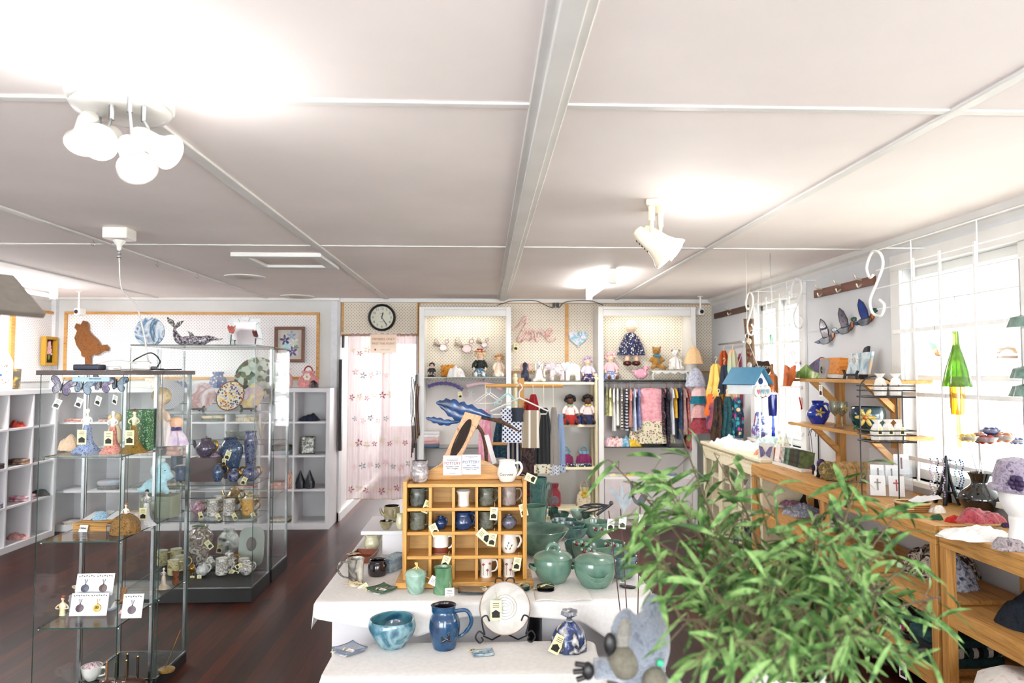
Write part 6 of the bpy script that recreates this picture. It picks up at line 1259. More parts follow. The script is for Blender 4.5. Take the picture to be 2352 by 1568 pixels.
heap('black_pouch', 'small glossy black and maroon pouch beside the pink purse', 'pouch', atY(722, KY+.04, ZK), .09, .05, .09, mat(['#15121a', '#5a1c34'], 'mix', .3, 12), seed=5, rough=.1)
bag('pale pink tall handled bag seen through cabinet glass', 655, 0, ZK, 32, 56, mat(['#e0b8b0', '#eccbc4'], 'mix', .8, 40), Y=KY+.12)
heap('blue_cushion', 'folded blue cloth on shelf top behind cabinets', 'cloth', atY(415, KY+.15, ZK), .16, .12, .08, mat('#6d7cab', bump=.4), seed=6)
T = thing('hat_box', 'round cream patterned hat box on shelf top at left', 'box', atY(357, KY+.15, ZK)); m = MB(); m.lathe([(1e-5, 0), (.09, 0), (.09, .08), (1e-5, .08)], 28); m.build('drum', mat(['#e8ded4', '#d8a8a0', '#efe8e0'], 'spots', .7, 60, ratio=.4), T, smooth=1); m = MB(); m.lathe([(1e-5, .081), (.094, .081), (.094, .10), (1e-5, .10)], 28); m.build('lid', mat('#e6d9cc'), T, smooth=1)
# ---------------- back wall ----------------
c = at(877, 729, YB-.05); rc = sz(31, YB); T = thing('wall_clock', 'round black rimmed wall clock on pegboard above the doorway', 'clock', (c.x, YB-.032, c.z)); M9 = Matrix.Rotation(R(90), 4, 'X')
m = MB(); m.lathe([(rc*.82, 0), (rc, .0), (rc*1.0, .03), (rc*.93, .045), (rc*.84, .035), (rc*.82, .012)], 48, M9, cap=False); m.build('rim', mat('#12161a', rough=.35), T, smooth=1)
m = MB(); m.lathe([(1e-5, .01), (rc*.83, .01)], 48, M9, cap=False); m.build('face', mat('#dcdccb', rough=.5), T)
for h in range(1, 13): a = R(90-30*h); textmesh(str(h), rc*.25, BLACK, T, (rc*.66*cos(a), -.0115, rc*.66*sin(a)), name='numeral')
textmesh('Smiths', rc*.12, GRY, T, (0, -.0115, rc*.3)); textmesh('QUARTZ', rc*.08, GRY, T, (0, -.0115, -rc*.3))
for a, L_, w_ in ((78, .45, .045), (-56, .74, .035)): m = MB(); m.prism([(-.12*rc, -w_*rc*.5), (L_*rc*.7, -w_*rc), (L_*rc, 0), (L_*rc*.7, w_*rc), (-.12*rc, w_*rc*.5)], .002, Matrix.Translation((0, -.016, 0)) @ Matrix.Rotation(-R(a), 4, 'Y')); m.build('hand', BLACK, T)
a, b = at(853, 768, YB-.06), at(912, 811, YB-.06); T = thing('members_sign', 'peach sign in plastic sleeve reading members only past this point', 'sign', ((a.x+b.x)/2, YB-.12, b.z)); w, h = b.x-a.x, a.z-b.z
m = MB(); m.box(-w/2, w/2, 0, .002, 0, h); m.build('paper', mat('#eecfae', rough=.35, coat=.5), T)
ORT = mat('#c0633c'); textmesh('MEMBERS ONLY', .034, ORT, T, (0, -.001, h*.74)); textmesh('PAST THIS POINT', .032, ORT, T, (0, -.001, h*.50)); textmesh('Bridgetown Pottery', .012, ORT, T, (.02, -.001, h*.18))
m = MB(); m.lathe([(.008, -.001), (.011, 0), (1e-5, 0)], 14, Matrix.Translation((-.09, -.001, h*.18)) @ M9); m.build('logo', ORT, T)
# sheer curtain with appliqued flowers
SH0 = sheer_mat('sheer_voile', '#dccaca', .68); FP = [sheer_mat('petal_red', '#c8524e', .85), sheer_mat('petal_teal', '#7fa3a4', .8), sheer_mat('petal_cream', '#e3d6a4', .75), sheer_mat('petal_pink', '#e3b4b4', .7)]
cx0, cx1 = at(800, 800, YB-.02).x, at(957, 800, YB-.02).x; cz0, cz1 = zsh(1141, YB-.02), zsh(766, YB-.02)
def cy(x): return YB-.05+.020*sin((x-cx0)*95)+.010*sin((x-cx0)*41+1)
def hem(x): return cz0+.012*abs(sin((x-cx0)*18))
m = MB(); m.grid(110, 20, lambda u, v: (cx0+(cx1-cx0)*u, cy(cx0+(cx1-cx0)*u), hem(cx0+(cx1-cx0)*u)+(cz1-hem(cx0+(cx1-cx0)*u))*v)); r2 = random.Random(11)
m2 = m; rows = 7
for r_ in range(rows):
    for q in range(9):
        fx = cx0+.05+q*.085+(.04 if r_ % 2 else 0); fz = cz0+.12+r_*.255+r2.uniform(-.03, .03)
        if fx > cx1-.04: continue
        m.mi = 1+(q*2+r_*3) % 4; rr_ = r2.uniform(.030, .043); a0 = r2.uniform(0, 72)
        for k in range(5):
            a = R(a0+72*k); pc_ = [(fx+rr_*(.60*cos(a)+.42*cos(a)*cos(t)-.2*sin(a)*sin(t)), fz+rr_*(.60*sin(a)+.42*sin(a)*cos(t)+.2*cos(a)*sin(t))) for t in [i*pi/5 for i in range(10)]]
            m.add([(x, cy(x)-.0025, z) for x, z in pc_], [tuple(range(10))])
m.mi = 3; m.tube([(cx0+(cx1-cx0)*i/60, cy(cx0+(cx1-cx0)*i/60), hem(cx0+(cx1-cx0)*i/60)) for i in range(61)], .004, 5)
cu = thing('doorway_curtain', 'sheer pink curtain with printed flowers hanging in the doorway', 'curtain', (0, 0, 0)); m.build('voile_panel', [SH0]+FP, cu, smooth='all'); m = MB(); m.tube([(DX0+.01, YB-.05, cz1), (DX1-.01, YB-.05, cz1)], .008, 8); m.build('curtain_rod', LAMPW, cu)
# belts on a dark post beside the curtain
p = at(956, 960, 7.45); T = thing('belt_rack', 'dark post hung with belts between curtain and display case', 'rack', (p.x+.0, 7.44, 0)); m = MB(); m.box(-.012, .012, -.012, .012, 0, 1.62); m.build('post', BLACK, T)
for i in range(6): m = MB(); x = -.045+.015*i; m.tube(spl([(x, -.02, 1.60-.02*i), (x-.01, -.03, 1.3), (x+.008, -.02, 1.0), (x, -.02, .75+.05*i)], 4), .007, 6); m.build('belt', mat(['#2a1a14', '#5a3424', '#141214', '#a08c6c', '#7a3c28', '#2c2420'][i]), T, smooth=1)
# surface cable with two plugs
m = MB(); m.tube(spl([tuple(at(x, y, YB-.09)) for x, y in ((1142, 701), (1170, 692), (1200, 690), (1232, 691), (1258, 703), (1270, 706), (1273, 698))], 4), .0045, 6); m.tube(spl([tuple(at(x, y, YB-.09)) for x, y in ((1281, 698), (1284, 706), (1297, 694), (1330, 690), (1362, 692), (1386, 701))], 4), .0045, 6)
for x in (1272, 1281): q = at(x, 700, YB-.09); m.box(q.x-.014, q.x+.014, q.y-.012, q.y+.012, q.z-.03, q.z+.025)
tag(m.build('black_flex', BLACK, smooth=1), 'black flex with two plugs draped above pegboard', 'cable')
# wire birds in the left case
PINKG = mat(['#e8c8c6', '#f2e2de'], 'mix', .2, 20, trans=.3, coat=.4); COPW = mat('#8a6458', rough=.4)
for (px, py, s, lab) in ((1018, 795, .30, 'pink wire bird wall ornament, left of three'), (1072, 797, .38, 'pink wire bird wall ornament, largest in the middle'), (1112, 789, .24, 'mauve wire bird wall ornament, smallest on right')):
    p = at(px, py, YB-.075); T = thing('wire_bird', lab, 'ornament', p, 'wire birds on the pegboard'); b_ = [(s*.42*x, s*.42*z) for x, z in [(.35*cos(i*pi/12), .30*sin(i*pi/12)-.1) for i in range(24)]]
    m = MB(); m.prism(b_, .004); m.prism([(s*.42*(.32+.16*cos(i*pi/8)), s*.42*(.42+.15*sin(i*pi/8))) for i in range(16)], .004); m.build('glass_body', PINKG, T)
    m = MB(); m.tube([(x, -.004, z) for x, z in b_+b_[:1]], .0025, 5); m.tube([(s*.42*(.32+.16*cos(i*pi/8)), -.004, s*.42*(.42+.15*sin(i*pi/8))) for i in range(17)], .0025, 5)
    for k in range(4): m.tube(spl([(-s*.1, -.004, 0), (-s*(.25+.03*k), -.004, s*(.28-.07*k)), (-s*.34, -.004, s*(.16-.05*k)), (-s*.1, -.004, -s*.02)], 4), .002, 5)
    m.tube([(s*.02, -.004, -s*.16), (s*.12, -.004, -s*.2), (s*.2, -.004, -s*.12)], .0025, 5); m.tube([(s*.14, -.004, s*.24), (s*.2, -.004, s*.3)], .002, 5); m.build('wire', COPW, T)
SK = mat('#e9c8ac', rough=.8); BSK = mat('#6b4430', rough=.8)
def doll(lab, px, z, Y, h, skin, hair, top, low, shoe, hairs='curl', rz=0, extra=(), dz=0): b_, ex = sitdoll(skin, hair, top, low, shoe, hairs); return plush('rag_doll', lab, 'doll', atY(px, Y, z+.001+dz), h, b_, skin, extras=ex+list(extra), rz=rz, group='seated dolls and soft toys')
hat_ = lambda mt_: [('hat', mt_, [('c', [(0, 0, .86, .2, .18), (0, 0, .88, .2, .18), (0, 0, .89, .12, .11), (0, 0, .97, .10, .1)])])]
FLO = lambda *c: mat(list(c), 'spots', .8, 55, ratio=.42)
zc1 = CZ1+.001; Yc = 7.64
doll('small black haired doll in green and pink frills at case left', 992, zc1, Yc, .17, mat('#e9c4c0'), mat('#16141a'), mat('#1b1c20'), FLO('#26302a', '#a8c07a', '#1a1a1c', '#d8b8c0'), BLACK)
m = MB(); m.prism([(-.07, 0), (.07, 0), (.075, .14), (-.075, .13)], .03); tag(m.build('mustard_cushion', mat(['#c8741c', '#e39a34', '#a85c14'], 'mix', .9, 40, bump=.6), loc=atY(1028, 7.7, zc1), rot=(R(-12), 0, 0), bev=.01), 'orange textured cloth square propped in left case', 'cloth')
heap('white_bonnet', 'crumpled white cloth in front of orange square', 'cloth', atY(1048, 7.6, zc1), .19, .14, .11, CLOTHW, seed=9)
doll('large doll with red hat, black blouse and blue skirt', 1102, zc1, Yc, .32, SK, mat(['#d9bb86', '#efd9a8'], 'mix', .9, 50, bump=.8), FLO('#1d2a24', '#3c4a58', '#1a1c20'), FLO('#3f83b4', '#d8c88c', '#e8dfc0', '#2f5a88'), WHITE, extra=hat_(mat('#b3222c')))
doll('peach doll in cream lace with ginger curls', 1146, zc1, Yc, .27, SK, mat(['#cf8a4c', '#e6b27c'], 'mix', .9, 50, bump=.8), mat('#f0dfcc'), mat(['#f2e4d4', '#e6cdb8'], 'mix', .9, 40), WHITE)
zr = CZ1-.012
for px, lab, mm in ((1023, 'fluffy purple padded hanger in the left case', ['#5c4a94', '#7a68b4']), (1112, 'fluffy pink padded hanger in the left case', ['#e0b4bc', '#f0d2d6'])):
    p = at(px, 888, 7.62); T = thing('padded_hanger', lab, 'hanger', (p.x, 7.62, zr), 'padded hangers'); m = MB(); m.tube(HOOK, .003, 6, M=Matrix.Translation((0, 0, -.075))); m.build('hook', STEEL, T, smooth=1)
    m = MB(); m.tube(spl([(-.19, 0, -.09), (-.1, 0, -.06), (0, 0, -.055), (.1, 0, -.075), (.19, 0, -.125)], 6), [.02+.004*sin(i*2.2) for i in range(25)], 10); m.build('padding', mat(mm, 'mix', .95, 120, bump=1, sheen=.6), T, smooth=1)
    if px < 1100: ptag(T, (.15, -.03, -.12), (0, R(-10), 0), 1.3)
T = thing('lace_garland', 'white crocheted snowflake hanging in the left case', 'ornament', at(1080, 905, 7.6)); m = MB()
for i in range(6): m.tube([(0, 0, 0), (.045*cos(i*1.05), 0, .045*sin(i*1.05))], .003, 5)
m.tube([(0, 0, .04), (0, 0, CZ1-.01-T.location.z)], .001, 4); m.build('snowflake', WHITE, T)
clothpile('folded_linen', 'stack of white, pink and blue folded linen in left case', 'linen', atY(990, 7.62, CZL+.001), .20, .18, .17, [mat('#5f7a9c', bump=.3), mat('#d8a8a8', bump=.3), mat('#e9c4c0', bump=.3), mat('#f0eeee', bump=.3), mat('#f0eeee', bump=.3)], 5)
# words and heart between the cases
p0 = at(1176, 785, YB-.06); S1 = sz(1, YB)
T = thing('love_lettering', 'pink glass script reading love on the pegboard', 'ornament', (p0.x, YB-.045, p0.z)); PK = mat(['#e9a49c', '#f4d8d2', '#d98a84'], 'mix', .15, 14, coat=.6)
lv = [(0, 28), (12, 34), (26, 52), (34, 58), (33, 44), (22, 22), (14, 6), (22, 2), (32, 14), (36, 26), (44, 26), (48, 14), (40, 4), (34, 12), (42, 25), (51, 24), (54, 14), (57, 2), (60, 14), (65, 27), (71, 20), (79, 14), (90, 19), (91, 28), (82, 27), (78, 13), (86, 2), (100, 9)]
m = MB(); m.tube([(v.x*S1, -.012, v.z*S1) for v in spl([(x, 0, z) for x, z in lv], 5)], .011, 8); m.build('script', PK, T, smooth=1); ptag(T, (.05, -.03, .02), (0, R(5), 0), 1.6)
p0 = at(1328, 776, YB-.06); T = thing('heart_ornament', 'pink and blue marbled glass heart on pegboard', 'ornament', (p0.x, YB-.045, p0.z)); r_ = sz(21, YB)
m = MB(); m.prism([(r_*1.05*(sin(t)**3), r_*.062*(13*cos(t)-5*cos(2*t)-2*cos(3*t)-cos(4*t))) for t in [i*2*pi/40 for i in range(40)]], .03); m.build('heart', mat(['#d98aa4', '#e9e6ee', '#6fb4cc', '#cfe2ea', '#c86a90'], 'mix', .12, 9, coat=.7), T, bev=.008); m = MB(); m.tube([(0, 0, r_*.4), (0, 0, r_*2.2)], .0015, 5); m.build('thread', WHITE, T)
# animals along the rack top
def animal(name, lab, px, z, Y, h, mt, ear, kind='dog', w=1):
    P_ = dict(dog=[('b', (0, .05, .3), (.2, .22, .28)), ('b', (0, -.02, .72), (.13, .15, .17)), ('b', (0, -.14, .68), (.07, .1, .07)), ('t', [(0, 0, .5), (0, 0, .62)], .1), ('t', [(-.12, -.12, .3), (-.13, -.15, .05)], .06), ('t', [(.12, -.12, .3), (.13, -.15, .05)], .06), ('b', (-.2, -.02, .08), (.1, .16, .08)), ('b', (.2, -.02, .08), (.1, .16, .08))],
              elephant=[('b', (.12, 0, .52), (.36, .24, .27)), ('b', (-.26, -.04, .64), (.17, .17, .18)), ('t', [(-.36, -.1, .6), (-.42, -.14, .4), (-.40, -.14, .2)], .055)]+[('t', [(x, y, .4), (x, y, .05)], .1) for x in (-.1, .34) for y in (-.12, .12)])[kind]
    E = dict(dog=[('ear', ear, [('b', (-.16, 0, .66), (.05, .07, .17))]), ('ear', ear, [('b', (.16, 0, .66), (.05, .07, .17))]), ('eye', BLACK, [('b', (-.05, -.145, .77), .018)]), ('eye', BLACK, [('b', (.05, -.145, .77), .018)]), ('nose', BLACK, [('b', (0, -.235, .69), (.03, .02, .025))])],
             elephant=[('ear', ear, [('b', (-.1, -.16, .66), (.14, .03, .18))]), ('eye', BLACK, [('b', (-.36, -.18, .68), .018)]), ('tusk', WHITE, [('t', [(-.38, -.16, .52), (-.46, -.2, .46)], .02)])])[kind]
    return plush(name, lab, 'toy', atY(px, Y, z+.001), h, P_, mt, extras=E, group='seated dolls and soft toys')
zt4 = RZ[3]
animal('toy_dog', 'navy blue soft toy dog with pink ears', 1206, zt4, 7.62, .245, mat('#182048', sheen=.3), mat('#d8a0a4')); animal('toy_dog', 'white soft toy dog with drooping ears', 1238, zt4, 7.62, .25, mat('#ece9e6', sheen=.3), mat('#e6dfdc'))
EL = mat(['#cfc4c6', '#e3dcdc', '#b8a8b0', '#d8ccd2'], 'mix', .9, 26)
animal('toy_elephant', 'mauve patterned soft elephant left of the paler one', 1272, zt4, 7.60, .26, EL, mat('#c8bcc4'), 'elephant'); animal('toy_elephant', 'pale blue and white soft elephant beside lilac doll', 1308, zt4, 7.62, .26, mat(['#dfe4e8', '#f0eeee', '#c4d2d8'], 'mix', .9, 26), mat('#b8ccd2'), 'elephant')
doll('doll with long lilac curls sitting on rack end', 1350, zt4, 7.64, .30, SK, mat(['#b8a4c4', '#d0c0d8'], 'mix', .9, 40, bump=.8), mat('#cfcadc'), FLO('#2c3a78', '#d8a8a8', '#24306a'), mat('#1c2c6c'))
zt3 = RZ[2]; CURL = mat('#131012', bump=1, scale=60)
heap('blue_patchwork', 'blue patterned quilt under the two rag dolls', 'quilt', atY(1322, 7.64, zt3+.001), .42, .2, .10, mat(['#24396e', '#c8d0e0', '#1a2a58', '#3c5698'], 'spots', .9, 30, ratio=.4), seed=12, rough=.1)
doll('rag doll with dark curly hair in red overalls and green bow', 1309, zt3, 7.56, .34, BSK, CURL, mat('#e6d0cc'), mat('#c0241f'), BLACK, extra=[('bow', mat('#9cc48c'), [('b', (-.05, -.12, .6), (.05, .02, .03)), ('b', (.05, -.12, .6), (.05, .02, .03))])])
doll('rag doll with dark curly hair in navy overalls and yellow bow', 1349, zt3, 7.60, .34, BSK, CURL, mat('#e6d0cc'), mat('#1c2c58'), BLACK, extra=[('bow', mat('#e0c45c'), [('b', (-.05, -.12, .6), (.05, .02, .03)), ('b', (.05, -.12, .6), (.05, .02, .03))])])
zt2_ = RZ[1]
for px, lab in ((1341, 'blue handbag with magenta frill on the third rack shelf'), (1299, 'blue and magenta handbag half hidden behind towels')):
    bag(lab, px, 0, zt2_, 38, 40, mat(['#b03a7c', '#8a2a60'], 'stripes', .8, 60), hm=mat('#7fb0c8'), frill=mat(['#6fa8c4', '#9cc8dc'], 'mix', .6, 30), Y=7.66, group='blue and magenta handbags')
clothpile('fabric_pouches', 'flat patterned fabric pouches on the third rack shelf', 'pouches', atY(1330, 7.56, zt2_+.001), .28, .10, .03, FLO('#2b3c5c', '#5fb0cc', '#e8b4a0', '#1c2230', '#e9e6e0'), 2)
zt1_ = RZ[0]
T = bag('red fox faced bag with grey belly on the lowest rack shelf', 1273, 0, zt1_, 34, 66, mat('#a81c34', sheen=.3), Y=7.62, name='fox_bag', handle=False); m = MB(); m.ball((0, -.062, .07), (.05, .014, .05), 12); m.build('belly_patch', mat(['#6c5a64', '#94828c'], 'mix', .9, 60), T, smooth=1)
for s_ in (-1, 1): m = MB(); m.prism([(s_*.02, .20), (s_*.06, .19), (s_*.05, .25)], .02); m.build('ear', mat('#e6ccc4'), T, bev=.004)
bag('leaf print bag with yellow flower on the lowest rack shelf', 1341, 0, zt1_, 36, 56, mat(['#d9cdb8', '#8a7c66', '#e2d8c6'], 'spots', .9, 50, ratio=.3), Y=7.62, flower=mat('#d8b020'), frill=mat('#d0c69c'))
# right display case
zc1 = CR1+.001
doll('doll with pink hair in pink top sitting at case left', 1402, zc1, 7.66, .32, SK, mat(['#e4aab4', '#f0c4cc'], 'mix', .9, 40), mat('#ecb8c0'), FLO('#8a9cc8', '#e6e6ee', '#6f84b8'), mat('#7a4424'))
TB_ = lambda: [('b', (0, 0, .74), (.17, .15, .16)), ('b', (0, -.14, .7), (.07, .08, .06)), ('b', (-.14, 0, .88), (.06, .03, .06)), ('b', (.14, 0, .88), (.06, .03, .06)), ('b', (0, 0, .35), (.2, .17, .27)), ('t', [(-.15, 0, .5), (-.28, -.1, .35)], .07), ('t', [(.15, 0, .5), (.28, -.1, .35)], .07), ('t', [(-.12, -.05, .14), (-.24, -.32, .1)], .09), ('t', [(.12, -.05, .14), (.24, -.32, .1)], .09)]
TE = [('eye', BLACK, [('b', (-.06, -.145, .77), .018)]), ('eye', BLACK, [('b', (.06, -.145, .77), .018)]), ('nose', mat('#3a2418'), [('b', (0, -.215, .715), (.025, .015, .018))])]
T = thing('toy_bench', 'small white scalloped bench holding the two teddy bears', 'bench', atY(1535, 7.66, zc1)); w = sz(42, 7.66); m = MB(); m.box(-w, w, -.08, .08, .085, .10); m.prism([(-w*.9+w*1.8*i/24, .085-.02*abs(sin(i*pi/6))) for i in range(25)]+[(w*.9, .09), (-w*.9, .09)], .01, Matrix.Translation((0, -.07, 0))); m.build('seat', TRIMW, T)
for sx_ in (-1, 1):
    for sy_ in (-1, 1): m = MB(); m.tube(spl([(sx_*w*.86, sy_*.06, .084), (sx_*w*.95, sy_*.065, .05), (sx_*w*.9, sy_*.06, 0)], 4), [.012, .012, .011, .01, .009, .008, .008, .009, .010], 8); m.build('leg', TRIMW, T, smooth=1)
plush('teddy_bear', 'golden teddy bear with blue ribbon', 'toy', atY(1508, 7.64, zc1+.101), .29, TB_(), mat(['#a8701c', '#c8913a', '#8a5814'], 'mix', .95, 60, bump=.8, sheen=.4), extras=TE+[('ribbon', mat('#3f94b4'), [('c', [(0, -.01, .55, .15, .15), (0, -.01, .6, .15, .15)]), ('b', (-.07, -.17, .55), (.07, .02, .05)), ('b', (.07, -.17, .55), (.07, .02, .05)), ('t', [(0, -.17, .55), (.03, -.2, .3)], .02)])], group='seated dolls and soft toys')
plush('teddy_bear', 'white and grey teddy bear beside the golden one', 'toy', atY(1551, 7.66, zc1+.101), .25, TB_(), mat(['#dcdad6', '#eceae6'], 'mix', .95, 60, bump=.6), extras=TE+[('ear_lining', mat('#9a9694'), [('b', (-.16, -.02, .88), (.05, .02, .05)), ('b', (.16, -.02, .88), (.05, .02, .05))]), ('cape', mat('#efeeea'), [('c', [(0, .02, .5, .2, .17), (0, .02, .3, .28, .22), (0, 0, .05, .3, .26)], .1, 9)])], group='seated dolls and soft toys')
plush('fabric_bird', 'pink fabric bird with flower motifs in the right case', 'toy', atY(1472, 7.60, zc1), .15, [('b', (0, 0, .4), (.5, .3, .38)), ('b', (.38, 0, .85), (.2, .18, .2)), ('b', (-.5, 0, .6), (.2, .1, .12)), ('b', (.6, 0, .85), (.08, .05, .05))], mat(['#e2a0b4', '#f0c4d0', '#cf6a90'], 'spots', .8, 30, ratio=.35), extras=[('eye', BLACK, [('b', (.42, -.17, .9), .03)])], group='seated dolls and soft toys')
T = garment('doll', at(1450, 748, 7.73), .01, .01, WHITE);
for ch in list(T.children): bpy.data.objects.remove(ch)
T['label'] = 'doll in navy floral dress hanging on pegboard inside right case'; T['category'] = 'doll'; T.name = 'hanging_doll'; T['group'] = 'seated dolls and soft toys'; T.rotation_euler = (0, 0, 0)
m = MB(); m.ball((0, 0, -.02), (.055, .05, .06), 12); m.tube([(0, 0, -.06), (0, 0, -.1)], .02); m.loft([(0, 0, -.1, .06, .04), (0, 0, -.3, .07, .045)], 12)
for s_ in (-1, 1): m.tube([(s_*.04, 0, -.28), (s_*.055, 0, -.40)], .03, 8)
m.build('body', SK, T, remesh=.008); m = MB(); m.loft([(0, 0, -.075, .03, .03), (0, 0, -.1, .07, .05), (0, 0, -.2, .12, .06), (0, 0, -.33, .16, .07)], 30, .1, 7); m.build('dress', FLO('#222e5c', '#e8e4e0', '#1c2448', '#3f549c', '#c8b0a0'), T, smooth=1)
m = MB(); m.ball((0, .0, .0), (.068, .06, .062), 12); m.build('hair', mat('#efe6cc', bump=.6), T, smooth=1)
for s_ in (-1, 1): m = MB(); m.ball((s_*.05, -.015, -.42), (.05, .05, .03), 12); m.build('shoe', mat('#5a231c', rough=.3), T, smooth=1)
gl_ = [(1394, .10, .30, 'scarf', ['#3c4a2c', '#c8c890'], None, 'yellow and black spotted top, leftmost on the rail'), (1402, .14, .30, 'shirt', ['#e0d890', '#f0ecd0'], None, 'pale yellow top second on the rail'), (1410, .16, .46, 'shirt', ['#efefee', '#e2e2e4'], None, 'long white top near left end of rail'), (1418, .15, .40, 'shirt', ['#e4dcd6', '#f0eae4'], None, 'cream top with dark print on the rail'), (1427, .18, .44, 'shirt', ['#ebe6df', '#5a5450', '#efeae2'], 'd', 'white dotted smock on the rail'), (1438, .16, .46, 'shirt', ['#27304c', '#dfe2ea'], 's', 'navy and white checked shirt on rail'), (1447, .15, .42, 'shirt', ['#d88a7c', '#e8b4a8'], None, 'salmon top behind pale blue dresses'), (1456, .19, .46, 'dress', ['#a9bcd8', '#c8d4e6'], None, 'pale blue dress on the rail'), (1466, .17, .42, 'dress', ['#8486c0', '#a4a6d4'], None, 'lavender skirted dress on rail'),
       (1494, .30, .60, 'dress', ['#e79aa4', '#f2b8be'], 'b', 'large pink dress with floral panels facing forward'), (1520, .18, .50, 'dress', ['#3c2c38', '#b89aa4', '#2a2430'], 'f', 'dark floral dress right of the large pink dress'), (1530, .18, .64, 'dress', ['#2a2c40', '#c88a94', '#20222e'], 'f', 'long navy floral dress on rail'), (1541, .15, .50, 'dress', ['#dfe2ea', '#cfd2de'], None, 'white long dress between navy floral and yellow'), (1548, .15, .32, 'shirt', ['#e2a824', '#ecc050'], None, 'mustard yellow top on the rail'), (1560, .18, .56, 'pants', ['#3c5278', '#56709c', '#2e4062'], None, 'blue denim overalls with embroidered flower'), (1569, .15, .50, 'dress', ['#c8948c', '#dcb4ac'], None, 'dusty pink dress near right end of rail'), (1577, .14, .66, 'dress', ['#b84844', '#d88884'], None, 'coral dress rightmost on the rail')]
for i, (px, w, h, kd, cs, pt, lab) in enumerate(gl_):
    k_ = {'d': 'dots', 's': 'stripes', 'f': 'spots', 'b': 'mix', None: 'mix'}[pt]
    garment(lab, (atY(px, CF+.12, 0).x, CF+.12, RAILZ-.008), w*1.6, h, mat(cs, k_, .9, 30 if k_ != 'spots' else 60, axis=2 if pt == 's' else 0, ratio=.3), kd, 0 if pt == 'b' else 76+(i*37) % 18, hm=[WHITE, mat('#e87a84'), WHITE, mat('#e0803c')][i % 4], mt2=FLO('#e2dcc0', '#7c8c4c', '#c85a60', '#e8dcb8', '#a86a50') if pt == 'b' else None, seed=i, th=.045 if pt == 'b' else .019)
zc2 = CR2+.001
for px, lab, mm, w in ((1414, 'red and white checked gathered hat pile', ['#dc5a5c', '#f2e8e6', '#e88a88'], .20), (1436, 'blue gathered hat on glass shelf', ['#4c9cc4', '#a8d0e0'], .11), (1455, 'yellow gathered hat on glass shelf', ['#d8a41c', '#ecc850'], .15), (1398, 'lilac gathered hat at left end of glass shelf', ['#d8a8b8', '#ecd0d8'], .12)):
    heap('gathered_hat', lab, 'hat', atY(px, 7.62+(.08 if px < 1400 else 0), zc2), w, .14, .10, mat(mm, 'mix', .9, 30), seed=px, group='gathered hats under the dresses')
zc3 = CR3+.001
for i, (px, mm, lab) in enumerate(((1412, ['#e6dfae', '#efe8c8'], 'pale lemon folded knit in case above drawer'), (1440, ['#e2bc44', '#ecd27c'], 'yellow folded knit in case above drawer'), (1486, ['#d8a8b4', '#e6c4cc'], 'pink folded knit in case above drawer'), (1540, ['#5c7ca0', '#8aa4c0'], 'blue folded knit in case above drawer'))):
    heap('folded_knit', lab, 'knitwear', atY(px, 7.62, zc3), .22, .18, .06, mat(mm, 'mix', .9, 40, bump=.5), seed=20+i, rough=.15, group='folded knits above the drawer')
# crochet bonnets and chain hung at the right edge of the case
for (px, py, s, mm, kind, lab) in ((1587, 815, .12, ['#ecbc84', '#f4d4a8'], 'hat', 'peach knitted beanie hanging by the case edge'), (1592, 865, .13, ['#9aaccc', '#e0dce4'], 'hat', 'blue and white knitted bonnet hanging below peach beanie'), (1600, 892, .10, ['#ecc4c4', '#f2dada'], 'hat', 'pink knitted bonnet hanging by case edge'), (1597, 910, .10, ['#1d7c94', '#2f9cb4'], 'hat', 'teal crocheted hat hanging by case edge'), (1600, 940, .11, ['#e0a0a0', '#ecc0bc'], 'hat', 'salmon knitted hat hanging low by case edge'), (1600, 972, .13, ['#cc6470', '#b03444'], 'hat', 'red and pink crocheted hat, lowest by case edge')):
    p = at(px, py, 7.42); T = thing('hanging_hat', lab, 'hat', (p.x+.03, 7.42, p.z), 'knitted hats hung by the case'); m = MB(); m.loft([(0, 0, -s*.8, s*.9, s*.5), (0, 0, -s*.2, s*.75, s*.45), (0, 0, s*.4, s*.5, s*.3), (0, 0, s*.75, s*.1, s*.1)], 22, .06, 7); m.tube([(0, 0, s*.7), (-.02, .03, s*.7+.1)], .003, 5); m.build('knit', mat(mm, 'mix', .95, 70, bump=.9), T, smooth=1)
# --- tea towels and aprons on the stand; little hangers
def towel(lab, px, top, bot, w, Y, mt, yaw=0, mt2=None, name='tea_towel', hook=True, fold=.16, seed=0, top_w=.35):
    a = at(px, top, Y); b = at(px, bot, Y); H = a.z-b.z; W_ = sz(w, Y)/2; T = thing(name, lab, 'towel' if 'towel' in name else 'apron', (a.x, Y, a.z), 'textiles on the timber stand', R(yaw)); r2 = random.Random(seed)
    m = MB(); secs = [(0, 0, 0, W_*top_w, .014, fold), (0, 0, -H*.08, W_*(top_w+.2), .016, fold), (0, 0, -H*.5, W_*.95, .018, fold), (0, 0, -H*.86, W_, .02, fold)]
    m.loft(secs, 40, 0, 6, ph=seed); m.mi = 1; m.loft([(0, 0, -H*.86, W_*1.01, .021, fold), (0, 0, -H, W_*1.02, .021, fold)], 40, 0, 6, ph=seed); m.build('cloth', [mt, mt2 or mt], T, smooth=1)
    if hook: m = MB(); m.tube([(0, 0, 0), (0, .01, STZ-a.z+.004)], .0025, 5); m.build('hanging_loop', CREAM, T)
YT = 5.50
PK_ = mat(['#e9eaf0', '#39487c'], 'dots', .9, 30, ratio=.24)
towel('white tea towel with navy polka dots', 1176, 938, 1016, 46, YT-.10, PK_, -6, top_w=.95, fold=.04, hook=False); towel('navy cloth panel between polka dot and beige towels', 1189, 936, 968, 26, YT-.14, mat('#131f38'), -4, top_w=.98, fold=.03, hook=False)
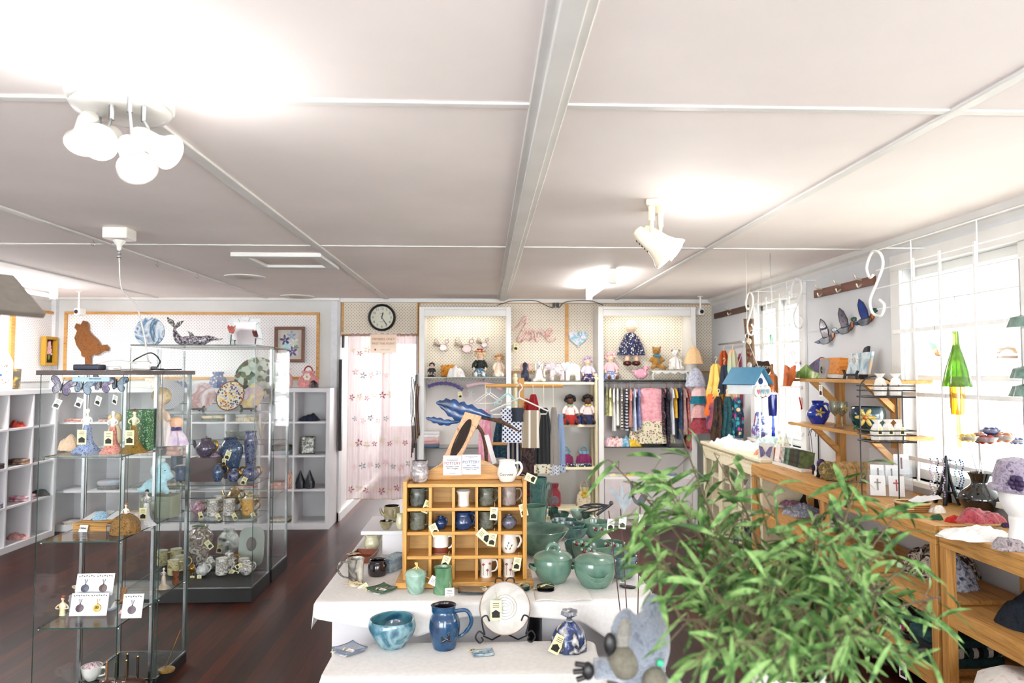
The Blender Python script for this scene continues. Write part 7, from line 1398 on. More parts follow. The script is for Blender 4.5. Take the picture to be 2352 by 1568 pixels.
towel('beige tea towel with white stripes', 1219, 942, 1028, 40, YT-.11, mat(['#b8a68e', '#b8a68e', '#b8a68e', '#ece6dc'], 'stripes', .9, 16, axis=0), -8, top_w=.95, fold=.04, hook=False)
towel('black hand towel with fruit patterned hem', 1249, 936, 1086, 42, YT, mat('#15171c'), 5, FLO('#ece6d4', '#b8382c', '#7c9c3c', '#e8e0c8', '#d8902c'), seed=2); towel('grey linen towel with dotted hem', 1272, 935, 1090, 28, YT+.02, mat('#a8a098'), 30, mat(['#dfe0e6', '#8a94b4'], 'dots', .9, 40, ratio=.2), seed=3)
towel('pale blue towel behind the grey linen one', 1287, 950, 1084, 24, YT+.10, mat('#9cb4d8'), 30, FLO('#b8c8e0', '#5c5c94', '#c8d4e8'), seed=4, hook=False); towel('long red apron hanging above the striped towel', 1225, 905, 950, 26, YT+.02, mat(['#a81824', '#c82c34'], 'mix', .9, 30), 20, name='red_apron', seed=5)
towel('orange and red spotted apron behind the post', 1208, 915, 945, 30, YT+.1, FLO('#c8341c', '#e8a03c', '#d84c28'), 0, name='spotted_apron', hook=False, seed=6); towel('long pink apron at left of the timber stand', 1115, 940, 1060, 32, YT+.02, mat(['#e08aa0', '#ecb4c0'], 'mix', .9, 12), 10, name='pink_apron', seed=7)
towel('teal and purple patterned apron low on the stand', 1150, 960, 1050, 34, YT+.12, FLO('#1c4c5c', '#3c7c8c', '#5c3c84', '#24304c'), 10, name='patterned_apron', hook=False, seed=8); towel('dark navy apron under polka dot towel', 1180, 1000, 1075, 36, YT+.02, mat(['#1a2238', '#dcd8d8', '#1a2238', '#8a7c70'], 'stripes', .9, 14, axis=0), 5, name='navy_apron', hook=False, seed=9)
towel('dark checked apron behind right end of wooden rack', 1214, 1010, 1180, 44, YT-.0, mat(['#2a2020', '#6c5450', '#1c1a1e', '#8a2c2c'], 'mix', .9, 20), 5, name='checked_apron', hook=False, seed=10)
for px, py, s, mm, lab in ((1118, 893, 1.0, '#e9e4e4', 'small white and pink hanger left of the stand'), (1126, 893, 1.0, '#f0eeee', 'second small white hanger left of the stand'), (1163, 887, 1.1, '#bfe0dc', 'pale mint hanger on the stand crossbar'), (1168, 887, 1.1, '#a8d4d0', 'second mint hanger on the stand crossbar')):
    p = at(px, py, YT+.05); T = thing('small_hanger', lab, 'hanger', (p.x, YT+.05, STZ-.055*s), 'empty small hangers', R(20)); T.scale = (s, s, s*1.0); hanger_m(T, mat(mm), .20, 0, 0, .0035)
p = at(1190, 905, YT-.12); T = thing('white_hanger', 'large white plastic hanger hooked on the timber post', 'hanger', (p.x+.01, YT-.10, STZ-.09), None, R(5)); T.scale = (1.5, 1.5, 1.5); hanger_m(T, WHITE, .30, 0, 0, .004)
# --- blue leaf sculpture on driftwood and boxes behind the rack
BLS = mat(['#1f4478', '#2c5c9c', '#173258'], 'mix', .25, 9, coat=.5)
Yb_ = 3.75; A = lambda x, y, d=0: tuple(at(x, y, Yb_+d))
T = thing('blue_leaf_sculpture', 'glossy blue twisted leaf sculpture on a driftwood branch', 'sculpture', A(1060, 1000))
for pts, w in (([(1006, 925), (1030, 928), (1060, 938), (1090, 945), (1130, 957)], .035), ([(1012, 930), (1035, 945), (1062, 958), (1090, 965)], .032), ([(980, 960), (1000, 965), (1025, 970), (1055, 968)], .018)):
    sp = spl([A(x, y) for x, y in pts], 5); n = len(sp); m = MB(); m.rings([[tuple(Vector(p_)+Vector((.3*w*cos(a), .5*w*cos(a)*.6, w*sin(a)*sin(pi*(.08+.84*i/(n-1)))*(1+.25*sin(i*1.9))))) for a in [2*pi*j/14 for j in range(14)]] for i, p_ in enumerate(sp)]); m.build('leaf', BLS, T, world=1, smooth=1)
m = MB(); m.tube(spl([A(1100, 958), A(1150, 968), A(1196, 992)], 6), [.006, .008, .009, .01, .01, .012, .012, .011, .010, .008, .007, .004, .003], 8); m.tube(spl([A(1085, 965), A(1110, 1000), A(1118, 1075), (at(1118, 1075, Yb_).x, Yb_, TT)], 6), .01, 8); m.tube(spl([A(1010, 930), A(1075, 960), A(1095, 985)], 5), .006, 8); m.build('branch', mat(['#4c3226', '#7a5642', '#35221a'], 'mix', .9, 40, bump=1), T, world=1, smooth=1)
m = MB(); m.cbox((0, 0, .10), (.22, .13, .20)); p = at(1055, 1000, 3.95); tag(m.build('wooden_crate', mat(['#3a2018', '#4f2d20'], 'wood', .5), loc=(p.x, 3.95, TT), bev=.003), 'dark brown wooden box behind the pigeonhole rack', 'box')
T = thing('white_figure_vase', 'white wavy figure vase on the brown wooden box', 'vase', (at(1036, 1000, 3.93).x, 3.93, TT+.201)); m = MB(); m.lathe(smoothp([(1e-5, 0), (.022, 0), (.012, .02), (.028, .04), (.012, .06), (.026, .08), (.014, .1), (.022, .11)], 3), 18); m.build('vase', WHG, T, smooth=1)
m = MB(); q = [at(1112, 1000, 3.55), at(1122, 998, 3.55), at(1141, 1062, 3.45), at(1131, 1066, 3.45)]; m.rings([[tuple(v) for v in q], [tuple(v+Vector((0, .02, 0))) for v in q]]); tag(m.build('white_strip_board', WHITE), 'narrow white board leaning behind the rack', 'board')
# --- cube shelf contents
def incube(px, row, dy=.16): return atY(px, KY+dy, KZ[row]+.001)
heap('navy_cloth', 'crumpled navy cloth in upper right cube', 'cloth', incube(714, 3), .20, .2, .07, mat('#1a2744'), seed=31, rough=.2)
m = MB(); m.box(-.075, .075, -.02, .02, 0, .19); tag(m.build('silver_pouch', mat(['#8a8884', '#dcdad4', '#5c5a58', '#c4c2bc'], 'mix', .15, 30, metal=.7), loc=incube(711, 2), bev=.015), 'silver foil wrapped box in second row right cube', 'box')
for px, lab, mm in ((671, 'small red cone shaped cloth doll in right cubes', ['#e0bca4', '#b8343c']), (694, 'dark sequinned pointed bag, left of the pair', ['#16181f', '#4c5c7c', '#0e1014']), (715, 'dark sequinned pointed bag, right of the pair', ['#181a22', '#6c7c98', '#101218'])):
    p = incube(px, 1, .1); T = thing('pointed_bag', lab, 'bag', p, 'pointed bags in the cube'); m = MB(); m.loft([(0, 0, 0, .05 if px > 680 else .03, .05), (0, 0, .06, .055 if px > 680 else .032, .05), (0, 0, .12, .03, .03), (0, 0, .19, .004, .004)], 16, .05); m.build('pouch', mat(mm, 'spots', .3, 90, ratio=.4), T, smooth=1)
r2 = random.Random(77); CC = [['#6fb0c4', '#e6c8a0', '#5a8c6a'], ['#c8a0a8', '#8cc0cc'], ['#b03a34', '#e0d0c0'], ['#d8d4d0', '#a8a4a4'], ['#4c5c54', '#7c8c80'], ['#8a8888', '#4c4a50'], ['#e0b8a8', '#c87c78']]
nm_ = ['leftmost', 'second from left', 'third from left', 'fourth from left', 'fifth from left', 'sixth from left', 'seventh from left', 'rightmost']; rn_ = ['bottom', 'second lowest', 'second highest', 'top']
CN = ['teal and tan', 'pink and aqua', 'red and cream', 'pale grey', 'grey green', 'charcoal', 'coral']
for j in range(8):
    for i in range(4):
        if (j == 7 and i > 0) or (j + i*3) % 4 == 3: continue
        x = KX+.04+j*.355+.165; k_ = (j*3+i*2) % 7
        clothpile('folded_fabric', '%s folded fabric in the %s back cube, %s row' % (CN[k_], nm_[j], rn_[i]), 'fabric', (x, KY+.15, KZ[i]+.001), .24, .2, .03+.03*((j+i) % 3), [mat(CC[k_], 'mix', .9, 25), mat(CC[(k_+3) % 7], 'mix', .9, 25)], 2, seed=j*4+i, group='folded fabrics in the cubes')
# left side-wall unit: items in the cubes nearest its far end
for (y, i, kind, mm, lab) in ((6.45, 3, 'f', ['#e6c02c', '#f0dc70'], 'yellow fabric flower in left wall cube'), (6.85, 3, 'f', ['#d8342c', '#e8604c'], 'red fabric flower in left wall cube'), (6.5, 2, 'c', ['#3a3034', '#5c5054'], 'dark folded scarf in left wall cube, upper middle'), (6.9, 2, 'c', ['#2a2228', '#c8a48c'], 'black and tan folded item in left wall cube'), (6.5, 1, 'c', ['#3f4c74', '#b8b4c0'], 'blue grey folded item in left wall cube'), (6.95, 1, 'c', ['#d04c74', '#f0e0e4'], 'pink rimmed cloth bowl in left wall cube'), (7.2, 1, 'h', ['#2c2c30', '#4c4a4e'], 'charcoal beret in left wall cube'), (6.9, 0, 'h', ['#c87c7c', '#e0b4b0'], 'pink cloth bundle in lowest left wall cube'), (6.42, 0, 'h', ['#4a3014', '#b8862c'], 'brown and mustard hat in the lowest left wall cube'), (6.4, 1, 'h', ['#2a1c1a', '#6c4a3c'], 'dark brown basket hat at far left edge')):
    p = (XL+.30, y, KZ[i]+.001)
    if kind == 'c': clothpile('folded_item', lab, 'cloth', p, .18, .2, .05, mat(mm, 'mix', .9, 20), 2, group='goods in the left wall cubes')
    else: heap('fabric_flower' if kind == 'f' else 'soft_hat', lab, 'flower' if kind == 'f' else 'hat', p, .13 if kind == 'f' else .2, .13, .06, mat(mm, 'mix', .9, 40), seed=int(y*10), group='goods in the left wall cubes')
# ---------------- right side of the shop ----------------
def arcw(T, name, pts, r, mt, seg=8, n=5): m = MB(); m.tube(spl(pts, n), r, seg); return m.build(name, mt, T, smooth=1)
# coat-hook rails on the wall
def hookrail(lab, pxa, pya, pxb, pyb, mt, hooks):
    a, b = onx(pxa, pya, XR-.01), onx(pxb, pyb, XR-.01); z = (a.z+b.z)/2; T = thing('hook_rail', lab, 'rail', (XR, (a.y+b.y)/2, z), 'timber hook rails')
    m = MB(); m.box(-.022, -.001, min(a.y, b.y)-T.location.y, max(a.y, b.y)-T.location.y, -.03, .03); m.build('rail', mt, T, bev=.002)
    for i in range(hooks): y = (a.y-b.y)*(i+.5)/hooks*(1)-(a.y-b.y)/2; m = MB(); m.tube(spl([(-.022, y, .02), (-.06, y, .03), (-.075, y, .055)], 4), .006, 7); m.tube(spl([(-.022, y, -.01), (-.05, y, -.03), (-.06, y, -.005)], 4), .006, 7); m.build('hook', mat('#c9bfae', metal=.6, rough=.4), T, smooth=1)
RW = mat(['#7c4630', '#9a5f46', '#6a3a28'], 'wood', .5, axis=1)
hookrail('red brown timber rail with hooks above the stained glass ducks', 1872, 670, 2010, 650, RW, 3); hookrail('brown timber rail in the right corner above the scarves', 1642, 722, 1728, 710, mat(['#4a2f24', '#6e4834'], 'wood', .5, axis=1), 1)
# scroll screens in front of the windows
def screen(lab, px0, py0, X, y0, y1, z0, z1):
    T = thing('scroll_screen', lab, 'screen', (X, (y0+y1)/2, z0), 'white wire scroll screens'); WM = mat('#f2f2f0', rough=.35); m = MB()
    for z in (z1, z1-(z1-z0)*.3, z1-(z1-z0)*.58, z0+.04): m.tube([(X, y0, z), (X, y1, z)], .0035, 6)
    for q in (.2, .5, .8): m.tube([(X, y0+(y1-y0)*q, z0+.04), (X, y0+(y1-y0)*q, z1)], .003, 6)
    for y in (y0+.1, y1-.1): m.tube([(X, y, z1), (XR-.027, y, z1)], .004, 6)
    m.build('wires', WM, T, world=1)
    for y in (y0, y1):
        h = z1-z0; c = .24*h; pts = [(X, y+c*.35, z1-h*.36), (X, y+c*.8, z1-h*.38), (X, y+c*1.1, z1-h*.2), (X, y+c*.4, z1), (X, y-c*.5, z1-h*.06), (X, y-c*.75, z1-h*.25), (X, y, z1-h*.5), (X, y+c*.8, z0+h*.26), (X, y+c*.5, z0+.02), (X, y-c*.4, z0), (X, y-c*.8, z0+h*.14), (X, y-c*.3, z0+h*.24)]
        m = MB(); m.tube([tuple(p_) for p_ in spl(pts, 6)], .008, 8); m.build('scroll', WM, T, world=1, smooth=1)
screen('white wire screen with scrolls in front of the far window', 0, 0, XR-.22, 5.20, 6.15, 1.98, 2.36); screen('white wire screen with scrolls in front of the near window', 0, 0, XR-.26, 2.35, 4.06, 1.98, 2.37)
# scarves
def scarf(lab, px, top, bot, w, X_, cs, kind='mix', sc_=12, Y=7.0, yaw=0, seed=0, ratio=.5):
    a = at(px, top, Y); H = a.z-at(px, bot, Y).z; W_ = sz(w, Y)/2; T = thing('hanging_scarf', lab, 'scarf', (a.x, Y, a.z), 'scarves by the far window', R(yaw)); m = MB()
    m.loft([(0, 0, 0, W_*.25, .02), (0, 0, -H*.08, W_*.5, .03), (.01, 0, -H*.45, W_*.8, .045), (-.01, 0, -H*.8, W_*.95, .05), (-.01, 0, -H, W_*.85, .045)], 34, .14, 7, ph=seed); m.build('cloth', mat(cs, kind, .85, sc_, ratio=ratio), T, smooth=1)
    m = MB(); m.tube(HOOK, .003, 6, M=Matrix.Translation((0, 0, .0))); m.tube([(-W_*.4, 0, -.03), (0, 0, .0), (W_*.4, 0, -.03)], .003, 6); m.build('hanger', CREAM, T, smooth=1)
SC = [('orange scarf hanging behind the yellow one', 1662, 805, 925, 36, ['#c8481c', '#e06a2c'], 'mix', 12, 7.25), ('yellow scarf hanging at the left of the scarf rack', 1644, 835, 920, 46, ['#e8a81c', '#f4d478'], 'mix', 6, 7.05), ('navy blue scarf between yellow and green scarves', 1663, 838, 905, 26, ['#1c2638', '#2c3850'], 'mix', 10, 6.98), ('green and peach ombre scarf', 1682, 804, 918, 40, ['#8cc08c', '#e8b48c', '#a8d0b4'], 'mix', 4, 6.95), ('pink magenta long scarf at the right of the rack', 1702, 812, 985, 34, ['#c0407c', '#e07ca8', '#a83068'], 'mix', 5, 7.0), ('orange red scarf end hanging under the yellow one', 1632, 905, 955, 18, ['#e0481c', '#f0782c'], 'mix', 9, 6.9),
      ('royal blue patterned scarf at lower left of rack', 1638, 925, 985, 30, ['#1c3c98', '#c05a5c', '#1c2c6c'], 'mix', 10, 6.86), ('black and brown patterned long scarf', 1650, 910, 1018, 36, ['#14100f', '#5c3820', '#1c1a1c', '#2c1a14'], 'mix', 12, 6.78), ('dark teal sequinned scarf', 1672, 910, 1010, 36, ['#0c3438', '#1c6068', '#0a2024'], 'mix', 30, 6.74), ('teal and multicolour patchwork scarf', 1692, 912, 1005, 34, ['#14506c', '#2c90a8', '#e8b88c', '#1a2030', '#c8408c', '#3cb0b8'], 'spots', 26, 6.72)]
for i, (lab, px, t_, b_, w, cs, kd, s_, Y) in enumerate(SC): scarf(lab, px, t_, b_, w, 0, cs, kd, s_, Y, i*13 % 40, i)
m = MB(); a, b = at(1655, 795, 7.25), at(1700, 800, 6.6); m.tube([(a.x, 7.3, a.z+.02), (a.x+.02, 6.65, a.z+.02)], .009, 8); m.tube([(a.x+.01, 6.98, a.z+.02), (XR-.002, 6.98, a.z+.04)], .009, 8); tag(m.build('scarf_arm', STEEL, smooth=1), 'steel arm holding the scarves near the corner', 'rail')
scarf('blue white and red tassel scarf over the cream cabinet', 1743, 945, 1000, 30, 0, ['#2c3c9c', '#dfe4f2', '#5c74c4', '#c83848'], 'mix', 20, 6.5, 10, 3)
# driftwood, birdhouse, signs and chimes hanging by the window
p = at(1722, 800, 6.35); T = thing('driftwood_hanging', 'long driftwood plank with stones hanging beside far window', 'ornament', p); h0 = p.z-at(1722, 862, 6.35).z
m = MB(); m.loft([(0, 0, -h0*1.4, .035, .015), (.01, 0, -h0*.5, .045, .018), (0, 0, h0*.4, .04, .016), (-.005, 0, h0*1.1, .05, .018)], 14, .12, 4); m.build('plank', mat(['#5c4030', '#8c6a50', '#3c2a20'], 'mix', .9, 14, bump=1), T, smooth=1)
for i in range(4): m = MB(); m.ball((-.012, -.02, h0*.7-i*.11), (.022, .014, .03), 10); m.build('pebble', mat(['#a8641c', '#d8c8a8', '#7c3c1c', '#b8b0a8'][i], rough=.3), T, smooth=1)
m = MB(); m.tube([(0, 0, h0*1.1), (.0, 0, ZC-p.z-.003)], .003, 5); m.build('cord', TWINE, T)
Yh = 4.7; p = at(1718, 905, Yh); S1 = sz(1, Yh); T = thing('birdhouse', 'white birdhouse with blue roof hanging on a chain', 'birdhouse', p); T.rotation_euler = (0, 0, R(32)); BLR = mat('#4f9cc4', rough=.5)
w, d, h = .085, .10, .09; m = MB(); m.prism([(-w, 0), (w, 0), (w, h*.8), (0, h*1.9), (-w, h*.8)], d*2); m.build('box', mat('#eef0f2', rough=.5), T, bev=.004)
for s_ in (-1, 1): m = MB(); m.box(-.004, .15, -d-.03, d+.03, 0, .008, Matrix.Translation((0, 0, h*1.95)) @ Matrix.Diagonal((s_, 1, 1, 1)) @ Matrix.Rotation(R(48), 4, 'Y')); m.build('roof_panel', BLR, T)
m = MB()
for c_, w_ in (((0, -d-.002, h*1.0), .022),): m.tube([(c_[0], c_[1]-.002, c_[2]), (c_[0], c_[1]+.003, c_[2])], w_, 18)
m.build('entrance_hole', mat('#1c4c94'), T)
for x, c_ in ((-.05, '#d8889c'), (.0, '#8cc0dc'), (.05, '#8cc0dc')):
    m = MB(); m.lathe([(1e-5, 0), (.038, 0), (.038, .012), (1e-5, .012)], 22, Matrix.Translation((x, -d-.008, .022)) @ Matrix.Rotation(R(90), 4, 'X')); dk = m.build('cloud_trim', WHITE, T, smooth=1)
    m = MB(); m.prism([(x+.016*(sin(t)**3), .022+.0011*(13*cos(t)-5*cos(2*t)-2*cos(3*t)-cos(4*t))) for t in [i*2*pi/20 for i in range(20)]], .003, Matrix.Translation((0, -d-.022, 0))); m.build('heart', mat(c_), dk)
m = MB(); q = .155
for s_ in (-1, 1): m.tube([(0, s_*d*.9, h*1.98), (0, 0, h*1.98+.20)], .003, 5)
m.tube([(0.018*cos(i*.5236), 0, h*1.98+.218+.018*sin(i*.5236)) for i in range(13)], .003, 5); m.tube([(0, 0, h*1.98+.236), (0, 0, ZC-p.z-.002)], .0015, 5); m.build('chain', mat('#c8c4bc', metal=.5, rough=.4), T)
p = at(1752, 845, 5.2); T = thing('welcome_sign', 'brown scalloped welcome sign with small glass panels', 'sign', p, None, R(15)); m = MB(); m.prism([(.085*cos(t)*(1+.12*cos(6*t)), .055*sin(t)*(1+.12*cos(6*t))) for t in [i*2*pi/48 for i in range(48)]], .01); m.build('board', mat('#4a3430'), T); textmesh('WELCOME', .030, CREAM, T, (0, -.007, .005))
m = MB(); m.tube([(-.06, 0, .04), (0, 0, .2), (.06, 0, .04)], .0015, 5); m.tube([(0, 0, .2), (0, 0, ZC-p.z-.002)], .001, 4); m.build('cord', TWINE, T); m = MB(); m.box(-.055, .055, -.002, .002, -.17, -.055); m.build('glass_panel', mat(['#dfe8ee', '#5c8cc8', '#e8e0b8'], 'mix', .1, 14, trans=.5), T)
def pane_orn(name, lab, px, py, X, shapes, z1=None, cat='ornament', yaw=-90, chain=.25):
    """flat glass ornament hung in a window; shapes: (part, material, [(px, py)...]) in photo px relative to centre"""
    p = onx(px, py, X); S = p.y/FPX; T = thing(name, lab, cat, p, None, R(-18)); S *= 1.0
    for nm, mt, o in shapes:
        m = MB(); m.prism([(x*S, -y*S) for x, y in o], .006); m.build(nm, mt, T)
    m = MB(); m.tube([(0, 0, 0), (0, 0, chain)], .0012, 4); m.build('thread', STEEL, T); return T
E = lambda rx, ry, cx=0, cy=0, n=20: [(cx+rx*cos(i*2*pi/n), cy+ry*sin(i*2*pi/n)) for i in range(n)]
g_ = lambda *c: mat(list(c), 'mix', .08, 25, coat=.6, trans=.35)
RG, GG, BG_, YG, OG, WG_ = g_('#c8281c', '#e04830'), g_('#2c8a4c', '#5cb06c'), g_('#1c3c9c', '#2c5cc8'), g_('#e8c02c', '#f4dc7c'), g_('#e06a1c', '#f08c3c'), g_('#e0e8ec', '#c8d4dc')
# stained glass ducks on the wall
for (px, py, k, lab) in ((1902, 766, .95, 'stained glass duck nearest the far window'), (1946, 742, .98, 'middle stained glass duck'), (1992, 722, 1.0, 'stained glass duck with blue wing, nearest the camera')):
    p = onx(px, py, XR-.03); S = p.y/FPX*k; T = thing('glass_duck', lab, 'ornament', p, 'stained glass ducks on the right wall', R(-62)); q = lambda o: [(x*S*1.6, -y*S) for x, y in o]
    for nm, mt, o in (('wing', g_('#5c4c60', '#8c7c8c', '#1c3c7c') if px < 1950 else BG_, [(-12, -38), (-6, -30), (0, -12), (2, 8), (-8, 12), (-12, -6), (-14, -24)]), ('body', g_('#5c6c80', '#9ca4ac'), [(-16, 16), (-10, 10), (2, 8), (6, 2), (8, 14), (0, 24), (-8, 26), (-14, 22)]), ('breast', OG, [(6, 0), (11, -3), (11, 8), (6, 18), (2, 20), (4, 8)]), ('head', g_('#1c5c48', '#3c8c6c'), E(5, 5, 12, -8, 14)), ('beak', g_('#c8a070', '#e0c090'), [(16, -10), (22, -6), (16, -5)]), ('tail', BG_, [(-16, 16), (-24, 20), (-16, 24), (-12, 22)])):
        m = MB(); m.prism(q(o), .012); w_ = m.build(nm, mt, T); m = MB(); m.tube([(x, -.006, z) for x, z in q(o)+q(o)[:1]], .0022, 5); m.build('lead_line', BLACK, w_)
pane_orn('glass_tulip', 'red glass tulip hanging in the far window', 1821, 815, XR-.05, [('flower', RG, [(-5, -8), (0, -12), (6, -9), (5, 3), (0, 6), (-5, 2)]), ('stem', GG, [(-1, 5), (1, 5), (2, 22), (0, 22)])]); pane_orn('glass_robin', 'small glass bird below the red tulip in far window', 1832, 832, XR-.05, [('body', g_('#7c4c4c', '#c87c7c'), E(8, 5)), ('tail', g_('#5c4450', '#8c7480'), [(5, 0), (16, 4), (14, 7), (4, 4)])])
pane_orn('glass_leaf', 'green glass leaf hanging in the far window', 1771, 780, XR-.05, [('leaf', GG, [(-4, -12), (2, -14), (5, 0), (2, 12), (-3, 10)])]); pane_orn('glass_star', 'dark wire star hanging low in the far window', 1757, 905, XR-.05, [('star', mat('#2c2c34'), [(0, -12), (5, -2), (12, 12), (2, 6), (-8, 10), (-4, -2)])])
pane_orn('glass_flames', 'pink and red glass strips hanging low in far window', 1838, 925, XR-.05, [('strip', RG, [(-4, -14), (-1, -16), (5, 14), (1, 16)]), ('strip', g_('#e8a08c', '#f0c0b0'), [(2, -12), (5, -12), (5, 8), (3, 8)])])
T = pane_orn('glass_wren', 'green glass bird with trailing wires in near window', 2147, 805, XR-.05, [('wing', GG, [(-14, -22), (2, -16), (4, -6), (-6, -4)]), ('body', OG, [(-6, -4), (4, -6), (12, 14), (2, 12)]), ('tail', WG_, [(0, 6), (12, 14), (4, 46), (0, 40)])])
T = pane_orn('balloon_disc', 'round striped amber and white glass disc in near window', 2313, 817, XR-.05, [('disc', WG_, E(25, 25, n=30)), ('arch', g_('#e8a04c', '#f0c47c'), [(-22, -6), (-16, -18), (0, -24), (16, -18), (22, -6), (15, -6), (10, -13), (0, -16), (-10, -13), (-15, -6)]), ('band', g_('#c87c3c', '#e0b07c'), [(-22, 0), (22, 0), (21, 6), (-21, 6)]), ('tassel', g_('#e8d8b0', '#f0e8cc'), [(-5, 25), (6, 25), (5, 48), (-4, 48)])])
pane_orn('glass_drop', 'clear glass pendant on a red thread in near window', 2175, 1010, XR-.05, [('pendant', g_('#d8c8a0', '#e8dcc0'), [(-6, -8), (6, -8), (5, 16), (-6, 14)])])
# bottle chimes
def chime(lab, px, top, X, col, col2, scl=1.0, bell=False, Y=None):
    p = onx(px, top, X) if Y is None else at(px, top, Y); T = thing('bottle_chime', lab, 'chime', p, 'hanging bottle chimes'); k = scl; m = MB()
    pr_ = [(.012, 0), (.012, -.05), (.016, -.07), (.045, -.17), (.058, -.24), (.056, -.24), (.042, -.17), (.010, -.06)] if bell else [(.011, 0), (.012, -.06), (.036, -.09), (.038, -.2), (.036, -.2), (.034, -.09), (.009, -.05)]
    m.lathe([(a*k, b*k) for a, b in pr_], 24, cap=False); m.build('bottle', col, T, smooth=1); m = MB(); m.lathe([(a*k, b*k) for a, b in ((.030, -.21 if not bell else -.23), (.030, -.30), (.026, -.36), (.024, -.36), (.026, -.29), (.028, -.22))], 20, cap=False); m.build('inner_bottle', col2, T, smooth=1)
    m = MB(); m.tube([(0, 0, .19 if bell else ZC-p.z-.003), (0, 0, -.46*k)], .002, 5); m.build('chain', STEEL, T); m = MB(); m.prism([(-.008, -.34*k), (.008, -.34*k), (.014, -.5*k), (-.010, -.5*k)], .003); m.build('clapper', col2, T)
gt = lambda c, c2: mat([c, c2], 'mix', .05, 6, trans=.75, coat=.5)
chime('green bottle bell chime with amber base in near window', 2195, 760, XR-.262, gt('#5c9c1c', '#9ccc4c'), gt('#f0b42c', '#f8d870'), 1.15, True); chime('amber bottle chime with blue base beside the birdhouse', 1773, 835, 0, gt('#c86a14', '#e0942c'), gt('#1c3cb8', '#3c64e0'), 1.0, False, 4.75)
T = thing('insulator_chime', 'stack of green and grey glass domes at right edge', 'chime', onx(2345, 740, XR-.5))
for z, r_ in ((0, .05), (-.2, .045), (-.27, .05)): m = MB(); m.lathe([(1e-5, z+.03), (r_*.7, z+.02), (r_, z-.02), (1e-5, z-.025)], 20); m.build('dome', mat(['#5c7c6c', '#8ca49c'], 'mix', .2, 20, coat=.5), T, smooth=1)
m = MB(); m.tube([(0, 0, .25), (0, 0, -.4)], .002, 5); m.build('wire', STEEL, T)
# --- on the wall shelves
U = 1.599; Lo = 1.271; Xs = 2.40
def ux(px, X=Xs): q = onx(px, 860, X); return q.y
def slab(name, lab, cat, px0, px1, h, mt, z, X=Xs, shape=None, th=.02, lean=0, yaw=-90):
    y0, y1 = ux(px0, X), ux(px1, X); w = y0-y1; T = thing(name, lab, cat, (X, (y0+y1)/2, z+.001)); T.rotation_euler = (0, R(0), R(-90+lean)); m = MB(); o = shape or [(-.5, 0), (.5, 0), (.5, 1), (-.5, 1)]
    m.prism([(a*w, b*h) for a, b in o], th, Matrix.Rotation(R(-6), 4, 'X')); m.build('panel', mt, T, bev=.002); return T
slab('fish_cutout', 'orange wooden fish tail cut-outs at far end of upper shelf', 'ornament', 1800, 1822, .16, mat('#e8742c'), U-.06, Xs-.13, [(-.5, 0), (-.1, 0), (-.1, .3), (0, .55), (.1, .3), (.1, 0), (.5, .4), (.5, 1), (.2, .9), (0, .7), (-.2, .9), (-.5, 1)])
slab('green_rack_panel', 'green arched wooden panel with white flowers on upper shelf', 'panel', 1820, 1884, .10, mat(['#5c8c28', '#7cac44', '#d8e0c0'], 'mix', .6, 12), U, 2.36, [(-.5, 0), (.5, 0), (.5, .35), (.25, .5), (.0, 1), (-.25, .55), (-.5, .5)])
slab('purple_panel', 'purple arched wooden panel behind the green one', 'panel', 1858, 1895, .16, mat(['#4a3c6c', '#6c5c8c', '#2c2440'], 'mix', .6, 14), U, 2.50, [(-.5, 0), (.5, 0), (.5, .9), (.2, 1), (-.2, .8), (-.5, .6)])
slab('orange_box', 'orange painted wooden box on the upper shelf', 'box', 1890, 1938, .115, mat(['#e8841c', '#f09c3c', '#d8701c'], 'wood', .6, axis=1), U+.03, 2.47, [(-.5, 0), (.45, 0), (.5, .3), (.45, 1), (-.5, 1)], .06); slab('orange_box_block', 'pale block under the orange wooden box', 'block', 1893, 1935, .028, WHITE, U, 2.47, None, .07)
T = slab('vacancy_sign', 'grey koala shaped vacancy sign on the upper shelf edge', 'sign', 1880, 1902, .14, mat('#a8a09c', rough=.6), U, 2.335, [(-.3, 0), (.3, 0), (.45, .5), (.5, .85), (.3, 1), (-.3, 1), (-.5, .85), (-.45, .5)], .01); ptag(T, (-.0, -.02, -.01), (0, 0, 0), 1.5, 'w')
m = MB(); m.tube([(0.008*cos(i*.5), -.012, .06+.022*sin(i*.5)) for i in range(13)], .003, 6); m.build('hook_loop', BLACK, T)
textmesh('VACANCY', .014, INK, T, (0, -.02, -.012))
T = slab('beach_picture', 'tilted beach scene board with starfish and shells', 'picture', 1936, 2012, .14, mat(['#a8c8dc', '#dfe8ea', '#8cb4cc', '#c8ac88'], 'mix', .6, 9), U+.03, 2.36, [(-.5, 0), (.42, 0), (.5, 1), (-.4, .95)], .014, -8)
m = MB()
for x in (-.06, .03):
    for i in range(5): m.tube([(x, -.02, .10), (x+.035*cos(i*1.256), -.024, .10+.035*sin(i*1.256))], [.008, .003], 6)
m.build('starfish', mat('#e8e2da'), T, smooth=1)
S_ = thing('plate_stand', 'black dog bone shaped stand holding the beach board', 'stand', (2.335, ux(1960, 2.335), U+.001), None, R(-80)); dog_stand(S_, 1.0, -.02)
slab('dark_fan', 'black half round fan shape above the beach board', 'ornament', 1974, 1990, .22, mat('#1c2030'), U, 2.52, [(-.5, 0), (.5, 0), (.5, 1), (0, .95), (-.5, .6)])
